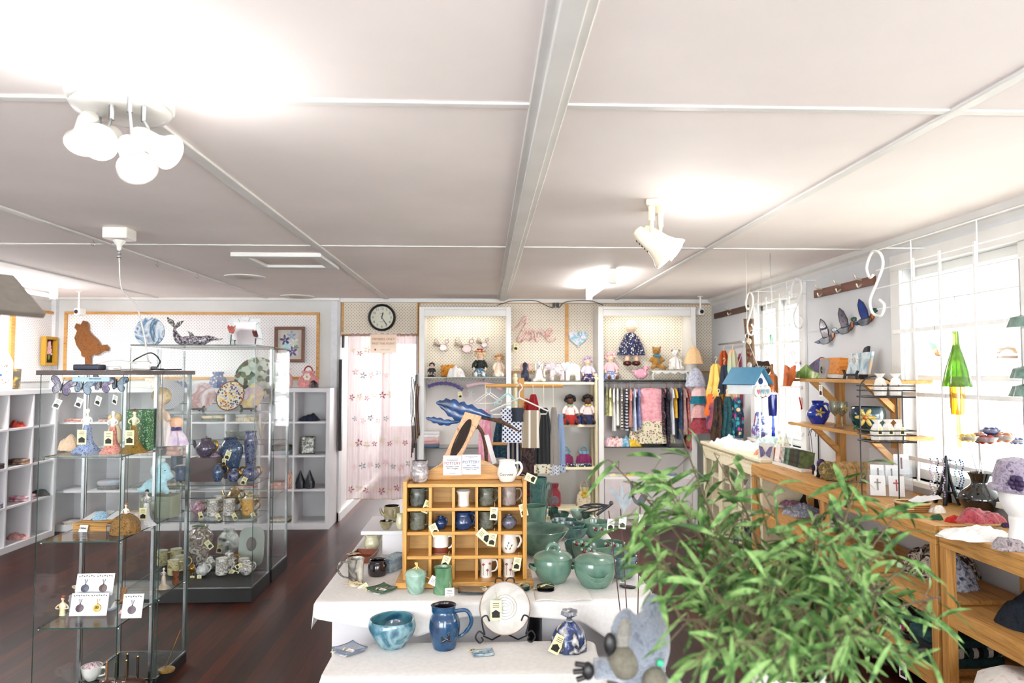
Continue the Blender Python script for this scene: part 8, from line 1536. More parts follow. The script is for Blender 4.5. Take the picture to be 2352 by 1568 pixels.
T = vessel('blue_jug', 'cobalt blue round jug with painted frangipani', 'jug', (2.42, ux(1877, 2.42), Lo+.001), .075, .165, [(.55, 0), (.62, .02), (1, .32), (.98, .5), (.6, .75), (.5, .86), (.58, 1)], mat(['#0c2ca8', '#1c48cc', '#0a2484'], 'mix', .08, 6, coat=.8), handle=-70, t=.004); petals(T, -.02, .085, .035, 5, YG, y=-.074)
for px, lab in ((1916, 'painted wine glass nearest the blue jug'), (1932, 'painted wine glass nearest the daffodil bowl')):
    T = thing('wine_glass', lab, 'glass', (2.38, ux(px, 2.38), Lo+.001), 'painted wine glasses'); m = MB(); m.lathe(smoothp([(.035, 0), (.006, .006), (.005, .07), (.012, .085), (.038, .12), (.036, .17), (.034, .17), (.035, .12), (.008, .09)], 3), 24, cap=False); m.build('bowl', mat(['#c8d0b8', '#e8ece0'], 'mix', .04, 8, trans=.85), T, smooth=1); petals(T, 0, .135, .022, 5, YG, y=-.038)
T = vessel('daffodil_bowl', 'dark green round bowl with big yellow daffodil', 'bowl', (2.39, ux(1990, 2.39), Lo+.001), .105, .155, [(.4, 0), (.5, .03), (.85, .3), (1, .65), (.92, 1)], mat(['#0c2c38', '#14485c', '#1c5c44'], 'mix', .1, 8, coat=.7)); T.rotation_euler = (0, 0, R(-35)); petals(T, -.0, .095, .055, 6, YG, y=-.103);
m = MB(); m.ball((0, -.115, .095), .014, 10); m.build('flower_centre', OG, T, smooth=1)
m = MB()
for i in range(9): m.ball((.075*cos(i*1.3), -.085+.02*abs(cos(i*1.3)), .05+.035*sin(i*1.9)), (.018, .005, .006), 8, rot=(0, i, 0))
m.build('leaf_motif', g_('#2c7c44', '#3c9c5c'), T)
# black wire tiered stand
Yw = 3.72; pw = at(2045, 1000, Yw); bx0, bx1 = at(1995, 1000, Yw).x, at(2082, 1000, Yw).x; T = thing('wire_stand', 'tall black wire tiered stand with gift bags', 'stand', ((bx0+bx1)/2, Yw, BZ+.001)); BZ1 = BZ+.001; zz_ = lambda py: zsh(py, Yw)
m = MB(); m.tube(spl([(bx1, Yw+.08, BZ1), (bx1, Yw+.08, zz_(905)), (bx1-.02, Yw+.08, zz_(882)), ((bx0+bx1)/2, Yw+.08, zz_(864)), (bx0+.02, Yw+.08, zz_(876)), (bx0, Yw+.08, zz_(925)), (bx0, Yw+.08, BZ1)], 5), .004, 7); m.tube([(bx1-.03, Yw-.02, zz_(1020)), (bx1-.03, Yw-.02, zz_(900)), (bx1-.04, Yw+.07, zz_(878))], .0035, 6); m.build('frame', IRON, T, world=1, smooth=1)
for py in (912, 1015):
    for o_, dz_ in ((0, 0), (0, .035), (0, .06)):
        m = MB(); z = zz_(py)+dz_; m.tube([(bx0-.01, Yw+.09, z), (bx0-.01, Yw-.07, z), (bx1+.01, Yw-.07, z), (bx1+.01, Yw+.09, z), (bx0-.01, Yw+.09, z)], .0035 if dz_ else .005, 6); m.build('tier_rail', IRON, T, world=1)
    m = MB(); z = zz_(py)
    for i in range(8): x = bx0+(bx1-bx0)*i/7; m.tube([(x, Yw+.09, z), (x, Yw-.07, z)], .002, 5)
    m.build('tier_grid', IRON, T, world=1)
OG2 = sheer_mat('organza', '#f4f2f0', .8)
for i, (px, py, lab) in enumerate(((2022, 912, 'white organza gift bag, left on the upper tier'), (2058, 912, 'white organza gift bag, right on the upper tier'), (2015, 1015, 'clear bag of white soaps, left on lower tier'), (2040, 1015, 'clear bag of white soaps, middle of lower tier'), (2066, 1015, 'clear bag of white soaps, right on lower tier'))):
    p = at(px, py, Yw); T = thing('gift_bag', lab, 'bag', (p.x, Yw, zz_(py)+.007), 'white gift bags on the wire stand'); k = .12 if i < 2 else .11; m = MB(); m.loft([(0, 0, 0, .032, .02), (0, 0, k*.4, .038, .026), (0, 0, k*.75, .022, .016), (0, 0, k*.82, .012, .010), (0, 0, k, .03, .02)], 22, .08, 6); m.build('bag', OG2, T, smooth=1); m = MB(); m.box(-.022, .022, -.014, .014, .004, k*.55); m.build('contents', mat(['#f0ece4', '#e8d8cc'], 'mix', .7, 60), T, bev=.006)
    if i == 1 or i == 0: m = MB(); m.ball((0, -.025, k*.45), .007, 8); m.build('rosebud', mat('#d88c6c'), T)
    else: ptag(T, (0, -.03, k*.8), (0, 0, 0), .8)
# --- on the bench
Z1 = BZ+.001
def bz(px, py, dy=0): q = onz(px, py, Z1); return Vector((q.x, q.y+dy, Z1))
p = bz(1762, 1062, .03); T = thing('butterfly_tile', 'tile with purple butterfly standing on the bench end', 'tile', p, None, R(-38)); m = MB(); m.box(-.06, .06, -.003, .003, 0, .15, Matrix.Rotation(R(-12), 4, 'X')); m.build('tile', mat(['#c8c4bc', '#dedad2'], 'mix', .3, 9), T); m = MB()
for s_ in (-1, 1): m.prism([(s_*x*.09, .075+z*.11) for x, z in ((.02, .0), (.3, .42), (.6, .5), (.5, .1), (.4, -.35), (.1, -.2))], .003, Matrix.Translation((0, -.016, 0)) @ Matrix.Rotation(R(-12), 4, 'X'))
m.build('butterfly_print', mat(['#5c4c84', '#8c7ca8', '#3c3050'], 'mix', .4, 60), T)
cl = [['#c8481c', '#e07c3c'], ['#e8e2da', '#d0c4bc'], ['#ece6e0', '#d8ccc4'], ['#8c3c34', '#e8d8cc'], ['#dcdcd4', '#3c4c44'], ['#2c3830', '#6c8468'], ['#4c6c54', '#8ca890'], ['#1c2420', '#4c5c44'], ['#2c201c', '#6c4434'], ['#20281c', '#5c6c3c'], ['#1c1c24', '#4c4454'], ['#2a3418', '#74843c']]
p = bz(1815, 1076, .06); m = MB(); m.box(-.06, .05, -.30, .17, 0, .018, Matrix.Rotation(R(2), 4, 'Z')); tag(m.build('tile_tray', WHITE, loc=(p.x+.05, p.y+.06, Z1)), 'white tray holding the row of leaning tiles', 'tray')
for i, cs in enumerate(cl):
    T = thing('leaning_tile', ['orange barn tile nearest the butterfly tile', 'white line drawing tile after the orange one'][i] if i < 2 else 'dark patterned tile leaning in the white tray row', 'tile', (p.x+.05, p.y+.26-i*.042 if i else p.y+.28, Z1+(.019 if i else 0)), 'tiles leaning in a row', R(-52)); m = MB(); m.box(-.055, .055, -.004, .004, 0, .12, Matrix.Rotation(R(-16), 4, 'X')); m.build('tile', mat(cs, 'mix', .35, 18, coat=.3), T)
p = bz(1888, 1098, .02); T = plush('toy_magpie', 'navy and white knitted bird with striped wings on the bench', 'toy', p, .12, [('b', (0, 0, .3), (.5, .3, .3)), ('b', (-.4, -.1, .6), (.2, .2, .2)), ('t', [(.2, .1, .3), (.6, .2, .6)], .14)], mat(['#141c38', '#141c38', '#ece8e4'], 'stripes', .9, 26), extras=[('beak', mat('#d8302c'), [('b', (-.62, -.14, .55), (.1, .05, .04))]), ('tuft', mat('#3c2c6c', bump=1), [('b', (.1, .1, .8), (.25, .2, .25))])])
T = thing('jewellery_stand', 'dark wire jewellery tree with chains behind the knitted bird', 'stand', bz(1895, 1070, .1)); arcw(T, 'trunk', [(0, 0, 0), (0, 0, .12), (0, 0, .26)], .005, IRON)
for i in range(6): arcw(T, 'branch', [(0, 0, .24), (.05*cos(i), .05*sin(i), .27), (.075*cos(i), .075*sin(i), .22)], .0025, IRON, 6)
for i in range(4): arcw(T, 'chain', [(.07*cos(i), .07*sin(i), .23), (.07*cos(i)+.01, .07*sin(i), .1), (.06*cos(i), .05*sin(i), .04)], .0025, mat(['#3c4c9c', '#8c8490', '#5c2c6c', '#c8b89c'][i], metal=.5, rough=.3), 6)
p = bz(1960, 1108, .03); T = thing('coaster_rack', 'black wire rack holding round cork coasters', 'rack', p, None, R(-25))
m = MB()
for s_ in (-1, 1): m.tube([(-.15, s_*.045, .006), (.17, s_*.045, .006)], .003, 6)
for i in range(7): m.tube([(-.14+.05*i, -.045, .006), (-.14+.05*i, .045, .006)], .002, 5); m.tube([(-.12+.05*i, -.045, .006), (-.12+.05*i, -.045, .05)], .002, 5)
m.build('wire', IRON, T)
for i in range(6): C_ = thing('cork_coaster', ['leaf printed round cork mat in front of the rack', 'second round cork mat in the rack', 'third round cork mat in the rack', 'fourth round cork mat in the rack', 'fifth round cork mat in the rack', 'last round cork mat in the rack'][i], 'mat', (p.x-.14+.055*i, p.y+.02-.012*i, Z1+.010), 'round cork mats', R(-50)); m = MB(); m.lathe([(1e-5, -.004), (.062, -.004), (.062, .004), (1e-5, .004)], 30, Matrix.Translation((0, 0, .062)) @ Matrix.Rotation(R(90), 4, 'X')); m.build('disc', mat(['#b08a54', '#c8a46c', '#8a6a3c'] if i else ['#a8884c', '#5c5c34', '#c8a468'], 'mix', .8, 30), C_)
def basket(lab, p, r, h, sx=1, hoop=.0, rz=0, mt=mat(['#a8743c', '#d0a068', '#8c5c2c'], 'stripes', .7, 90, axis=2, bump=1)):
    T = thing('wicker_basket', lab, 'basket', p, 'wicker baskets on the bench', rz); m = MB(); m.lathe([(1e-5, 0), (r*.8, 0), (r*.95, h*.5), (r, h), (r*.93, h), (r*.75, .008), (1e-5, .008)], 36, sx=sx, wob=lambda u, z: 1+.02*sin(2*pi*18*u+z*400)); m.build('weave', mt, T, smooth=1)
    m = MB(); m.tube([(r*sx*1.0*cos(i*pi/16), r*sin(i*pi/16), h) for i in range(33)], .005, 6); m.build('rim', TWINE, T, smooth=1)
    if hoop: arcw(T, 'handle', [(-r*sx, 0, h*.8), (-r*sx*.8, 0, hoop*.7), (0, 0, hoop), (r*sx*.8, 0, hoop*.7), (r*sx, 0, h*.8)], .007, mat(['#b8824c', '#d8a86c'], 'mix', .7, 60))
    return T
p = bz(1950, 1075, .22); basket('hooped wicker basket behind the cork mats', p, .10, .07, 1, .27, R(-30)); heap('dried_roses', 'dried pink flowers heaped in the hooped basket', 'flowers', (p.x, p.y, Z1+.05), .15, .13, .06, mat(['#a86458', '#d8a490', '#8c4c40'], 'mix', .9, 40), seed=41)
cards('dark abstract picture behind the hooped basket', bz(1935, 1060, .38), .14, .16, mat(['#4c4438', '#7c7058', '#2c2820', '#8c5c4c'], 'mix', .6, 14), (R(-8), 0, R(-30)), 'small_picture', 'picture', .01)
p = bz(2118, 1180, .08); T = basket('oval wicker basket with paper cards at bench front', p, .062, .045, 1.35, 0, R(-25)); arcw(T, 'handle', [(-.085, 0, .03), (-.12, -.03, .02), (-.10, -.07, .012), (-.0, -.07, .02)], .004, TWINE)
for i in range(4): cards('white paper card lying in the oval wicker basket', (p.x+.01+.015*i, p.y+.01, Z1+.042+.004*i), .05, .09, PAPER, (R(-78), R(10), R(-60-14*i)), 'paper_card', group='cards in the oval basket')
# acrylic card stand with cross cards
ACR = pane_mat('acrylic', (.97, .98, .99), .06)
p = bz(2068, 1148, .1); T = thing('acrylic_stand', 'clear acrylic tiered stand of cross shaped jewellery cards', 'stand', p, None, R(-22)); m = MB()
for i in range(3): m.box(-.12+.02*i, .12+.01*i, .055*i, .055*i+.003, .0+.035*i, .15+.07*i, Matrix.Rotation(R(-12), 4, 'X'))
m.box(-.12, .13, -.01, .18, 0, .004); m.build('tiers', ACR, T)
for i, (dx, dy, dz, c1, lab) in enumerate(((-.062, -.01, .006, '#8c8c78', 'card with a green bead cross, front left of the acrylic stand'), (.035, -.008, .006, '#c0342c', 'card with a red bead cross, front of acrylic stand'), (-.05, .05, .06, '#5c5c5c', 'grey jewellery card on the middle tier, left'), (.02, .05, .06, '#7c7c84', 'grey jewellery card on the middle tier, right'), (.08, .1, .12, '#8c1c34', 'card with a dark red plait on the top tier'))):
    C_ = thing('jewellery_card', lab, 'card', T.matrix_basis @ Vector((dx, dy-.004, dz)), 'jewellery cards on the acrylic stand'); C_.rotation_euler = (R(-12), 0, R(-22)); m = MB(); m.box(-.04, .04, -.001, .001, 0, .115); m.build('card', PAPER, C_); m = MB(); m.box(-.004, .004, -.004, -.001, .03, .095)
    if i < 2: m.box(-.017, .017, -.004, -.001, .07, .078)
    m.build('beadwork', mat(c1, rough=.3), C_)
# tower shaped bead stand
p = bz(2205, 1165, .1); T = thing('bead_tower', 'black tower shaped stand hung with bead necklaces', 'stand', p); m = MB()
for k in range(4): a = R(45+90*k); m.tube(spl([(.06*cos(a), .06*sin(a), 0), (.03*cos(a), .03*sin(a), .08), (.012*cos(a), .012*sin(a), .17), (0, 0, .26)], 5), [.011]*5+[.009]*5+[.006]*6, 8)
m.box(-.035, .035, -.035, .035, .06, .07); m.build('tower', BLACK, T, smooth=1)
m = MB()
for k in range(5): a = k*1.2566; m.tube([(0, 0, .235), (.085*cos(a), .085*sin(a), .24)], .002, 5)
m.build('arms', IRON, T)
for k in range(8):
    a = k*.785; mm = mat(['#2c5c9c', '#a8c0dc', '#1c3c6c', '#c8b4d0', '#dfe4ea', '#b0a0c0', '#8cb4c8', '#3c6c94'][k], rough=.15, coat=.5); m = MB()
    for i in range(16): m.ball((.075*cos(a)+.006*sin(i), .075*sin(a), .235-.0125*i), .0055, 6)
    m.build('bead_string', mm, T, smooth=1)
# black vase of glass flowers
p = bz(2285, 1185, .10); vz = vessel('black_vase', 'glossy black flared vase holding glass flowers', 'vase', p, .095, .20, 'flask', mat(['#0e0e10', '#1c1c20'], 'mix', .08, 20, coat=.8));
for i, (px, py, mt_, s_, lab) in enumerate(((2262, 1012, RG, .034, 'red heart shaped glass flower in the black vase'), (2302, 1008, OG, .036, 'orange glass tulip flower in the black vase'), (2275, 992, BG_, .026, 'blue glass flower at back of the black vase'), (2222, 1008, YG, .028, 'yellow glass flower leaning left of the black vase'), (2248, 1000, OG, .016, 'tiny orange glass flower between red and yellow'), (2335, 1015, BG_, .024, 'blue glass flower at the right image edge'))):
    q = at(px, py, p.y); s_ *= 1.35; T = thing('glass_flower', lab, 'flower', q, 'glass flowers in the black vase'); m = MB(); m.tube([(0, 0, 0), (p.x-q.x+.01*(i-2), p.y-q.y, p.z+.12-q.z)], .0018, 5); m.build('stem', STEEL, T)
    m = MB()
    for k in range(5): a = k*1.2566+i; m.ball((s_*.6*cos(a), s_*.6*sin(a), s_*.2), (s_*.5, s_*.5, s_*.55), 10)
    m.build('petals', mt_, T, smooth=1); m = MB(); m.lathe([(s_*.3, -s_*.3), (s_*1.1, 0), (s_*1.4, s_*.5)], 18, cap=False); m.build('outer_petals', mat(['#f0f0f4', '#e0e4ec'], 'mix', .05, 8, trans=.8), T, smooth=1)
# crocheted flowers, hat stand, scarves
heap('red_flower', 'red crocheted flower on the bench before the bead tower', 'flower', bz(2195, 1198), .09, .07, .035, mat(['#c81c14', '#e83c2c'], 'mix', .9, 50), seed=50); heap('white_flower', 'white crocheted flower cluster with green leaf', 'flower', bz(2160, 1178, .02), .08, .06, .035, mat(['#eceae4', '#d8d4cc'], 'mix', .9, 60), seed=51); heap('green_leaf', 'dark green fabric leaf beside the white flower', 'leaf', bz(2150, 1192), .06, .05, .02, mat(['#1c4c2c', '#2c6c3c'], 'mix', .8, 30), seed=52)
Zb = BZ+.001; yh = 2.72
p = at(2340, 1180, yh+.05); T = thing('mannequin', 'white foam display head wearing a purple knitted hat', 'display head', (p.x+.02, p.y, Zb), None, R(20)); m = MB(); m.loft([(0, 0, 0, .07, .07), (0, 0, .02, .06, .06), (0, 0, .08, .045, .05), (0, 0, .12, .05, .055)], 20); m.ball((0, 0, .22), (.075, .09, .115), 20); m.ball((0, -.092, .20), (.012, .018, .022), 10); m.ball((0, -.05, .14), (.035, .04, .035), 12); m.build('head', mat('#efeeec', rough=.6), T, remesh=.007)
m = MB(); m.loft([(0, .01, .235, .085, .10), (0, .01, .30, .082, .095), (0, .02, .35, .06, .07), (0, .02, .365, .01, .01)], 24, .03, 9); m.tube([(.088*cos(i*pi/12), .01+.103*sin(i*pi/12), .24) for i in range(25)], .014, 8); m.build('knitted_hat', mat(['#8c7c98', '#b4a8bc', '#5c4470'], 'mix', .95, 50, bump=1, sheen=.5), T, smooth=1); m = MB()
for i in range(6): m.ball((-.085+.0*i, -.03+.02*cos(i*1.05), .27+.02*sin(i*1.05)), .014, 8)
m.build('crochet_flower', mat('#3c2458', bump=1), T, smooth=1)
for lab, px, py, w, d, h, cs, s_ in (('white fluffy scarf spread on the near bench', 2230, 1235, .30, .22, .04, ['#ece8e6', '#f6f4f2'], 60), ('red knitted scarf over white fluffy one', 2240, 1215, .22, .10, .055, ['#a82c3c', '#c85460', '#8c2030'], 61), ('dark red knitted loop beside the black vase', 2232, 1198, .08, .07, .05, ['#a01c2c', '#c03848'], 62), ('purple crocheted scarf at foot of display head', 2325, 1212, .14, .10, .05, ['#3c1c4c', '#5c3470'], 63), ('grey and pink patterned cap on the bench edge', 2310, 1262, .16, .12, .05, ['#8c8084', '#b4a8ac', '#5c5258'], 64)):
    p = onz(px, py, Zb); heap('knitted_scarf' if 'scarf' in lab or 'loop' in lab else 'cap', lab, 'scarf', (p.x+.04, p.y+.02, Zb+(.03 if s_ == 61 else 0)), w, d, h, mat(cs, 'mix', .95, 50, bump=1, sheen=.4), seed=s_, group='knitted things on the near bench')
# shelves under the bench
def sh_(px, py, z, dx=.18): q = onz(px, py, z); return (q.x+dx, q.y, z+.001)
S2, S1_ = BS[1], BS[0]
for i, (lab, pos, w, d, h, cs) in enumerate((('white and blue knitted hat on the middle bench shelf', sh_(1800, 1182, S2, .14), .26, .22, .09, ['#dcdce4', '#8c9cc0', '#ece8e6']), ('black hat with orange thread at far end of middle shelf', sh_(1790, 1165, S2, .25), .2, .2, .14, ['#14141a', '#3c3020', '#1a1a20']), ('mauve knit lying behind white hat', sh_(1760, 1168, S2, .2), .2, .2, .06, ['#8c5c74', '#b88ca0']), ('cream woollen hat under foliage on the middle shelf', sh_(1850, 1205, S2, .16), .24, .2, .08, ['#d8d4c4', '#ece8dc']), ('brown and cream patterned jumper on middle shelf', sh_(2075, 1320, S2, .22), .36, .34, .17, ['#2c1c18', '#d8ccbc', '#4c2c20', '#1c1614']), ('blue and white knitted rug at near end of middle shelf', sh_(2120, 1345, S2, .16), .2, .24, .13, ['#2c4478', '#c8ccd8', '#3c5898']), ('dark navy woollen blanket on near middle shelf', (2.34, 2.85, S2+.001), .30, .40, .17, ['#0e1824', '#1c2c3c', '#0a1018'])
        , ('denim blue folded cloth in plastic on near middle shelf', (2.26, 2.55, S2+.001), .22, .5, .05, ['#5c7898', '#94acc4', '#cfd8e0']), ('brown tweed hat on the lowest bench shelf', sh_(1775, 1290, S1_, .2), .24, .2, .14, ['#3c2c24', '#6c5844']), ('blue and dark mixed knit pile on lowest shelf', sh_(1760, 1285, S1_, .3), .3, .26, .12, ['#1c2838', '#44546c', '#16181c']), ('red and white woollen pile on lowest shelf under foliage', sh_(1840, 1330, S1_, .2), .3, .24, .12, ['#8c2424', '#d8d0c8', '#3c2828']), ('grey and white cable knit on lowest shelf', sh_(1930, 1380, S1_, .2), .3, .24, .13, ['#8c8a84', '#d8d4cc']))):
    heap('knitted_pile', lab, 'knitwear', pos, w, d, h, mat(cs, 'mix', .95, 40, bump=1), seed=70+i, rough=.15, group='knitwear stacked under the bench')
CRO = mat(['#14181c', '#e8c02c', '#14181c', '#d8502c', '#3c8cb0', '#14181c', '#e8e0e0', '#c83c7c'], 'stripes', .95, 22, axis=0, bump=1)
clothpile('crochet_blanket', 'black crochet blanket with bright stripes on the lowest shelf', 'blanket', (2.33, 3.75, S1_+.001), .30, .34, .15, [mat('#16181c', bump=1), CRO, mat('#1c2226', bump=1)], 4, seed=3)
clothpile('striped_blanket', 'teal, black and white knitted blanket hanging at shelf edge', 'blanket', (2.30, 3.38, S1_+.001), .36, .26, .14, [mat(['#1c4448', '#2c5c60'], 'mix', .95, 60, bump=1), mat(['#dcdad4', '#16181c', '#2c5458'], 'stripes', .95, 14, bump=1)], 3, seed=4)
T = thing('cushion', 'white patterned cushion with turquoise corner, bottom right', 'cushion', (2.16, 2.72, S1_+.02)); m = MB(); m.loft([(0, 0, 0, .16, .18), (0, 0, .05, .2, .22), (0, 0, .12, .18, .2), (0, 0, .17, .10, .12)], 24, .03, 4); m.build('cover', mat(['#d8d8d4', '#e8e4e0', '#c8a8a0'], 'mix', .9, 14), T, smooth=1); m = MB(); m.ball((-.16, -.0, .06), (.07, .14, .05), 12); m.build('turquoise_corner', mat('#0c6c94'), T, smooth=1)
p = onz(2040, 1500, S1_); T = thing('hanging_label', 'white price label with yellow dot below the lowest shelf', 'label', (2.075, p.y, S1_-.01), None, R(-80)); ptag(T, (0, 0, 0), (0, 0, 0), 1.5, 'w')
# on and in the cream cabinet
Zc = CZT+.001
for i, (lab, x, y, w, d, h, cs) in enumerate((('white crocheted shawl spread on the cream cabinet', 2.36, 6.3, .34, .5, .06, ['#ece8e6', '#dcdce4']), ('pale blue and mint baby knits at the back of the cabinet', 2.44, 5.95, .22, .3, .15, ['#c8dce8', '#dcecdc', '#b8d0e4']), ('coral folded knit on the cream cabinet', 2.32, 5.78, .14, .14, .05, ['#e07850', '#ec9c7c']), ('white and grey knits at the near end of cream cabinet', 2.36, 5.62, .26, .24, .07, ['#e4e2e6', '#f2f0f0', '#b8bcc8']), ('green and cream soft toy pile by the window', 2.46, 5.72, .16, .16, .14, ['#dcE4c8', '#ece8d8', '#b8ccb0']), ('white netting bundle at far end of the cabinet', 2.36, 6.72, .3, .26, .08, ['#eae8ea', '#d4d8e4']))):
    heap('baby_knits', lab, 'knitwear', (x, y, Zc), w, d, h, mat([c.lower() for c in cs], 'mix', .95, 40, bump=1), seed=90+i, rough=.3, group='white knits on the cream cabinet')
for i, (lab, x, y, z, w, d, h, cs) in enumerate((('blue yarn ball inside the cream cabinet, low', 2.36, 6.3, .091, .2, .2, .15, ['#4c6c9c', '#7c9cc4']), ('white wool on the middle shelf of cream cabinet', 2.36, 6.0, .641, .2, .2, .14, ['#ece8e4', '#d8d4d0']), ('blue striped knit in the near door of cream cabinet', 2.36, 5.75, .381, .22, .2, .12, ['#6c94bc', '#dce4ec']), ('tan knit low in the near door of cream cabinet', 2.36, 5.72, .091, .2, .2, .12, ['#c8a468', '#8c5c34']))):
    heap('wool_bundle', lab, 'wool', (x, y, z), w, d, h, mat(cs, 'mix', .95, 40, bump=1), seed=110+i, group='wool inside the cream cabinet')
# hanging roof corner close on the left
p = at(22, 715, 1.45); T = thing('hanging_birdhouse', 'corner of a taupe wooden roof hanging close at far left', 'birdhouse', (p.x-.075, 1.45, p.z)); m = MB(); TP = mat(['#6c6258', '#7c7268'], 'mix', .8, 30)
m.prism([(-.12, .02), (0, .085), (.108, -.002), (.10, -.012), (0, .068), (-.12, .004)], .16, Matrix.Rotation(R(-25), 4, 'Z')); m.build('roof', TP, T, bev=.002); m = MB(); m.prism([(-.09, -.14), (.0, -.14), (.01, .025), (-.04, .045), (-.09, .012)], .10, Matrix.Rotation(R(-25), 4, 'Z')); m.build('box', mat('#8c8074'), T); m = MB(); m.tube([(0, 0, .08), (0, 0, ZC-p.z)], .002, 5); m.build('cord', TWINE, T)
# ---------------- foreground: counter, foliage, koala, garden stakes ----------------
T = thing('counter', 'white counter just below the view under the koala and foliage', 'counter', (.7, 1.2, 0)); m = MB(); m.box(.12, 1.35, .95, 1.5, .90, .935); m.build('counter_top', LAMIN, T, world=1); m = MB(); m.box(.16, 1.31, 1.0, 1.46, 0, .90); m.build('cabinet', LAMIN, T, world=1)
pb = Vector((.56, 1.28, .936)); T = vessel('foliage_pot', 'tall white pot holding the leafy branches', 'pot', pb, .07, .16, 'tall', WHG)
def leafmat():
    m = mat(['#1f3c1a', '#4c7436', '#86a864', '#30562a'], 'mix', .6, 22, spec=.2); return m
LM = leafmat(); SM = mat(['#5c4a38', '#6f6a40'], 'mix', .7, 20)
T = thing('leafy_branches', 'blurred bunch of long narrow green eucalyptus leaves in foreground', 'plant', (pb.x, pb.y, pb.z+.08)); rl = random.Random(21)
tg_ = [(1405, 1060, 1.75), (1560, 985, 1.7), (1545, 1130, 1.5), (1640, 1040, 1.8), (1735, 1090, 1.6), (1440, 1190, 1.35), (1500, 1290, 1.3), (1620, 1200, 1.45), (1700, 1180, 1.6), (1830, 1250, 1.5), (1900, 1160, 1.6), (1985, 1070, 1.7), (1965, 1210, 1.4), (2060, 1180, 1.6), (2100, 1290, 1.5), (2160, 1370, 1.45), (2040, 1350, 1.3), (1930, 1320, 1.25), (1850, 1400, 1.15), (1750, 1330, 1.2), (1650, 1380, 1.15), (1560, 1420, 1.1), (1600, 1510, 1.05), (1700, 1480, 1.0), (1800, 1500, 1.0), (1900, 1500, 1.05), (2000, 1460, 1.1), (2080, 1500, 1.2), (1500, 1080, 1.6), (1660, 1290, 1.3), (1790, 1270, 1.35), (1880, 1230, 1.3), (2020, 1270, 1.2)]
ms = MB(); ml = MB(); nl = 0
def leaf(p, d, L_, w):
    d = d.normalized(); s_ = d.cross(Vector((rl.uniform(-.6, .6), rl.uniform(-1, .2), rl.uniform(-.3, 1)))).normalized(); n_ = s_.cross(d); vs = []; K = 7
    for i in range(K+1):
        t = i/K; c = p+d*L_*t+Vector((0, 0, -1))*L_*.28*t*t; ww = w*sin(pi*min(1, t*.94+.04))**.8
        vs += [tuple(c-s_*ww+n_*ww*.35), tuple(c), tuple(c+s_*ww+n_*ww*.35)]
    ml.add(vs, [(3*i+j, 3*i+j+1, 3*i+j+4, 3*i+j+3) for i in range(K) for j in (0, 1)])
b0 = pb+Vector((0, 0, .12))
for (px, py, Y) in tg_:
    e = at(px, py, Y*.93+.0); mid = b0.lerp(e, .5)+Vector((rl.uniform(-.03, .03), 0, .05)); sp = spl([b0, mid, e], 9); ms.tube(sp, [.0045-.0035*i/len(sp) for i in range(len(sp))], 6)
    sparse = py < 1150 and px < 1760
    n = 15 if sparse else 25
    for i in range(n):
        t = .42+.58*(i+1)/n; q = sp[min(len(sp)-1, int(t*(len(sp)-1)))]; dr = (sp[-1]-sp[-3]).normalized()
        d = dr*.5+Vector((rl.uniform(-1, 1), rl.uniform(-.7, .7), rl.uniform(-1.0, .35))); o = Vector((rl.uniform(-.03, .03), rl.uniform(-.03, .03), rl.uniform(-.03, .03)))
        ms.tube([tuple(q), tuple(q+o)], .001, 4); leaf(q+o, d, rl.uniform(.045, .092)*Y/1.35, rl.uniform(.0038, .0068)*Y/1.35); nl += 1
ml.build('foliage', LM, T, world=1, smooth='all'); ms.build('stems', SM, T, world=1, smooth=1)
# knitted koala
Yk = 1.28; kp = at(1475, 1700, Yk); KS = Yk/FPX*117; KW = mat(['#727a88', '#868e9a', '#666e7c'], 'mix', .95, 90, bump=1, sheen=.7); OL = mat(['#6f6a5c', '#7f7a6c'], 'mix', .9, 90, bump=.6)
plush('koala_toy', 'blurred grey woolly koala toy in the foreground with olive nose', 'toy', (kp.x, Yk, .937), KS, [('b', (.1, 0, .75), (.85, .6, .85)), ('b', (.05, 0, 2.15), (.50, .45, .75), (0, 15, 0)), ('b', (.25, .1, 2.9), (.22, .18, .3)), ('b', (-.35, -.05, 2.45), (.28, .2, .52), (0, 8, 0)), ('b', (.02, 0, 1.5), (.5, .45, .5)), ('t', [(-.2, -.1, 1.75), (-.6, -.15, 1.85), (-.95, -.2, 1.88)], .21), ('t', [(.5, -.1, 1.5), (.8, -.1, 1.0), (.6, -.2, .5)], .25)], KW, vox=.05,
      extras=[('snout', OL, [('b', (-.38, -.22, 2.0), (.33, .26, .32))]), ('nose', BLACK, [('b', (-.66, -.25, 2.35), (.12, .1, .22))]), ('paw', OL, [('b', (.15, -.45, 1.72), (.24, .2, .28))]), ('claws', BLACK, [('t', [(-1.1, -.22, 1.95), (-1.32, -.25, 2.0)], .05), ('t', [(-1.12, -.22, 1.85), (-1.36, -.25, 1.85)], .05), ('t', [(-1.1, -.22, 1.75), (-1.3, -.25, 1.7)], .05), ('b', (-1.08, -.22, 1.85), (.12, .12, .17))]), ('ear_lining', mat(['#8a8882', '#9c9890'], 'mix', .95, 90, bump=1), [('b', (-.38, -.17, 2.45), (.16, .12, .38), (0, 8, 0))]), ('green_bead', mat('#3cc48c', rough=.2), [('b', (.25, -.47, 2.08), .07)])])
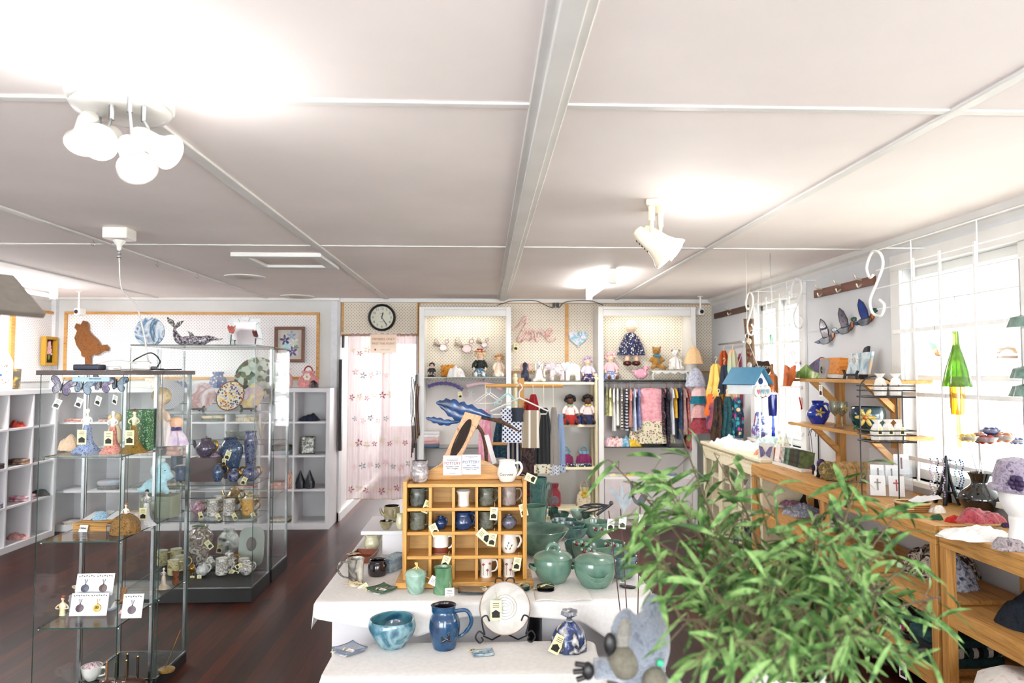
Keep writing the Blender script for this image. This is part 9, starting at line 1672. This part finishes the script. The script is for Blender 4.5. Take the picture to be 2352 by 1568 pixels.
# steel garden stakes in a tall black pot
Ys = 2.5; fl = atY(1425, Ys, 0); fl.x = max(fl.x, .53); vessel('stake_pot', 'tall black floor pot holding steel bird stakes', 'pot', fl, .06, .66, [(.8, 0), (.9, .02), (1, .5), (.9, .95), (1, 1)], BLACK, t=.006)
STM = mat(['#3c3c40', '#5c5c62', '#2c2c30'], 'mix', .4, 20, metal=.5); GRS = mat(['#8c959c', '#a8b0b4'], 'mix', .4, 20)
for lab, hx, hy, mt_, shp in (('steel dragonfly stake with open wire wings', 1398, 1160, STM, None), ('grey steel hummingbird stake', 1425, 1155, GRS, [(-32, -38), (-14, -30), (-2, -16), (0, -44), (8, -28), (6, -8), (12, -20), (20, -24), (27, -18), (36, -14), (26, -12), (24, 0), (12, 12), (10, 26), (2, 28), (4, 14), (-4, 0), (-14, -14)]), ('dark steel wren stake with upright tail', 1470, 1150, STM, [(-22, -42), (-16, -46), (-14, -10), (-6, 0), (2, -14), (12, -16), (18, -10), (14, -2), (8, 8), (-2, 12), (-14, 4), (-20, -10)]), ('dark steel beetle stake behind the leaves', 1518, 1185, STM, [(-26, -4), (-10, -12), (8, -12), (22, -6), (14, 4), (24, 12), (4, 10), (-6, 16), (-12, 6)])):
    p = at(hx, hy, Ys); T = thing('garden_stake', lab, 'garden stake', p, 'steel garden stakes'); S = Ys/FPX; m = MB(); m.tube([(0, 0, -.02), (fl.x-p.x+.012*(hx-1450)/40, 0, .5-p.z)], .002, 6); m.build('rod', mat('#5c3034', rough=.5), T)
    m = MB()
    if shp: m.prism([(x*S, -y*S) for x, y in shp], .004)
    else:
        for a, b in ((-70, 2), (-66, 14), (-60, -2)): m.tube(spl([(0, 0, 0), (a*.5*S, -.01, -(b-8)*S*.5), (a*S, -.012, -b*S), (a*.5*S, -.012, -(b+5)*S*.6), (0, 0, 0)], 4), .0025, 5)
        m.tube([(-28*S, 0, .0-22*S), (8*S, 0, 4*S)], .005, 6); m.ball((6*S, 0, 5*S), .008, 8)
    m.build('cutout', mt_, T, smooth=not shp)
    if hx < 1480: ptag(T, (.01, -.006, -.03), (0, R(6), 0), .8, 'w')
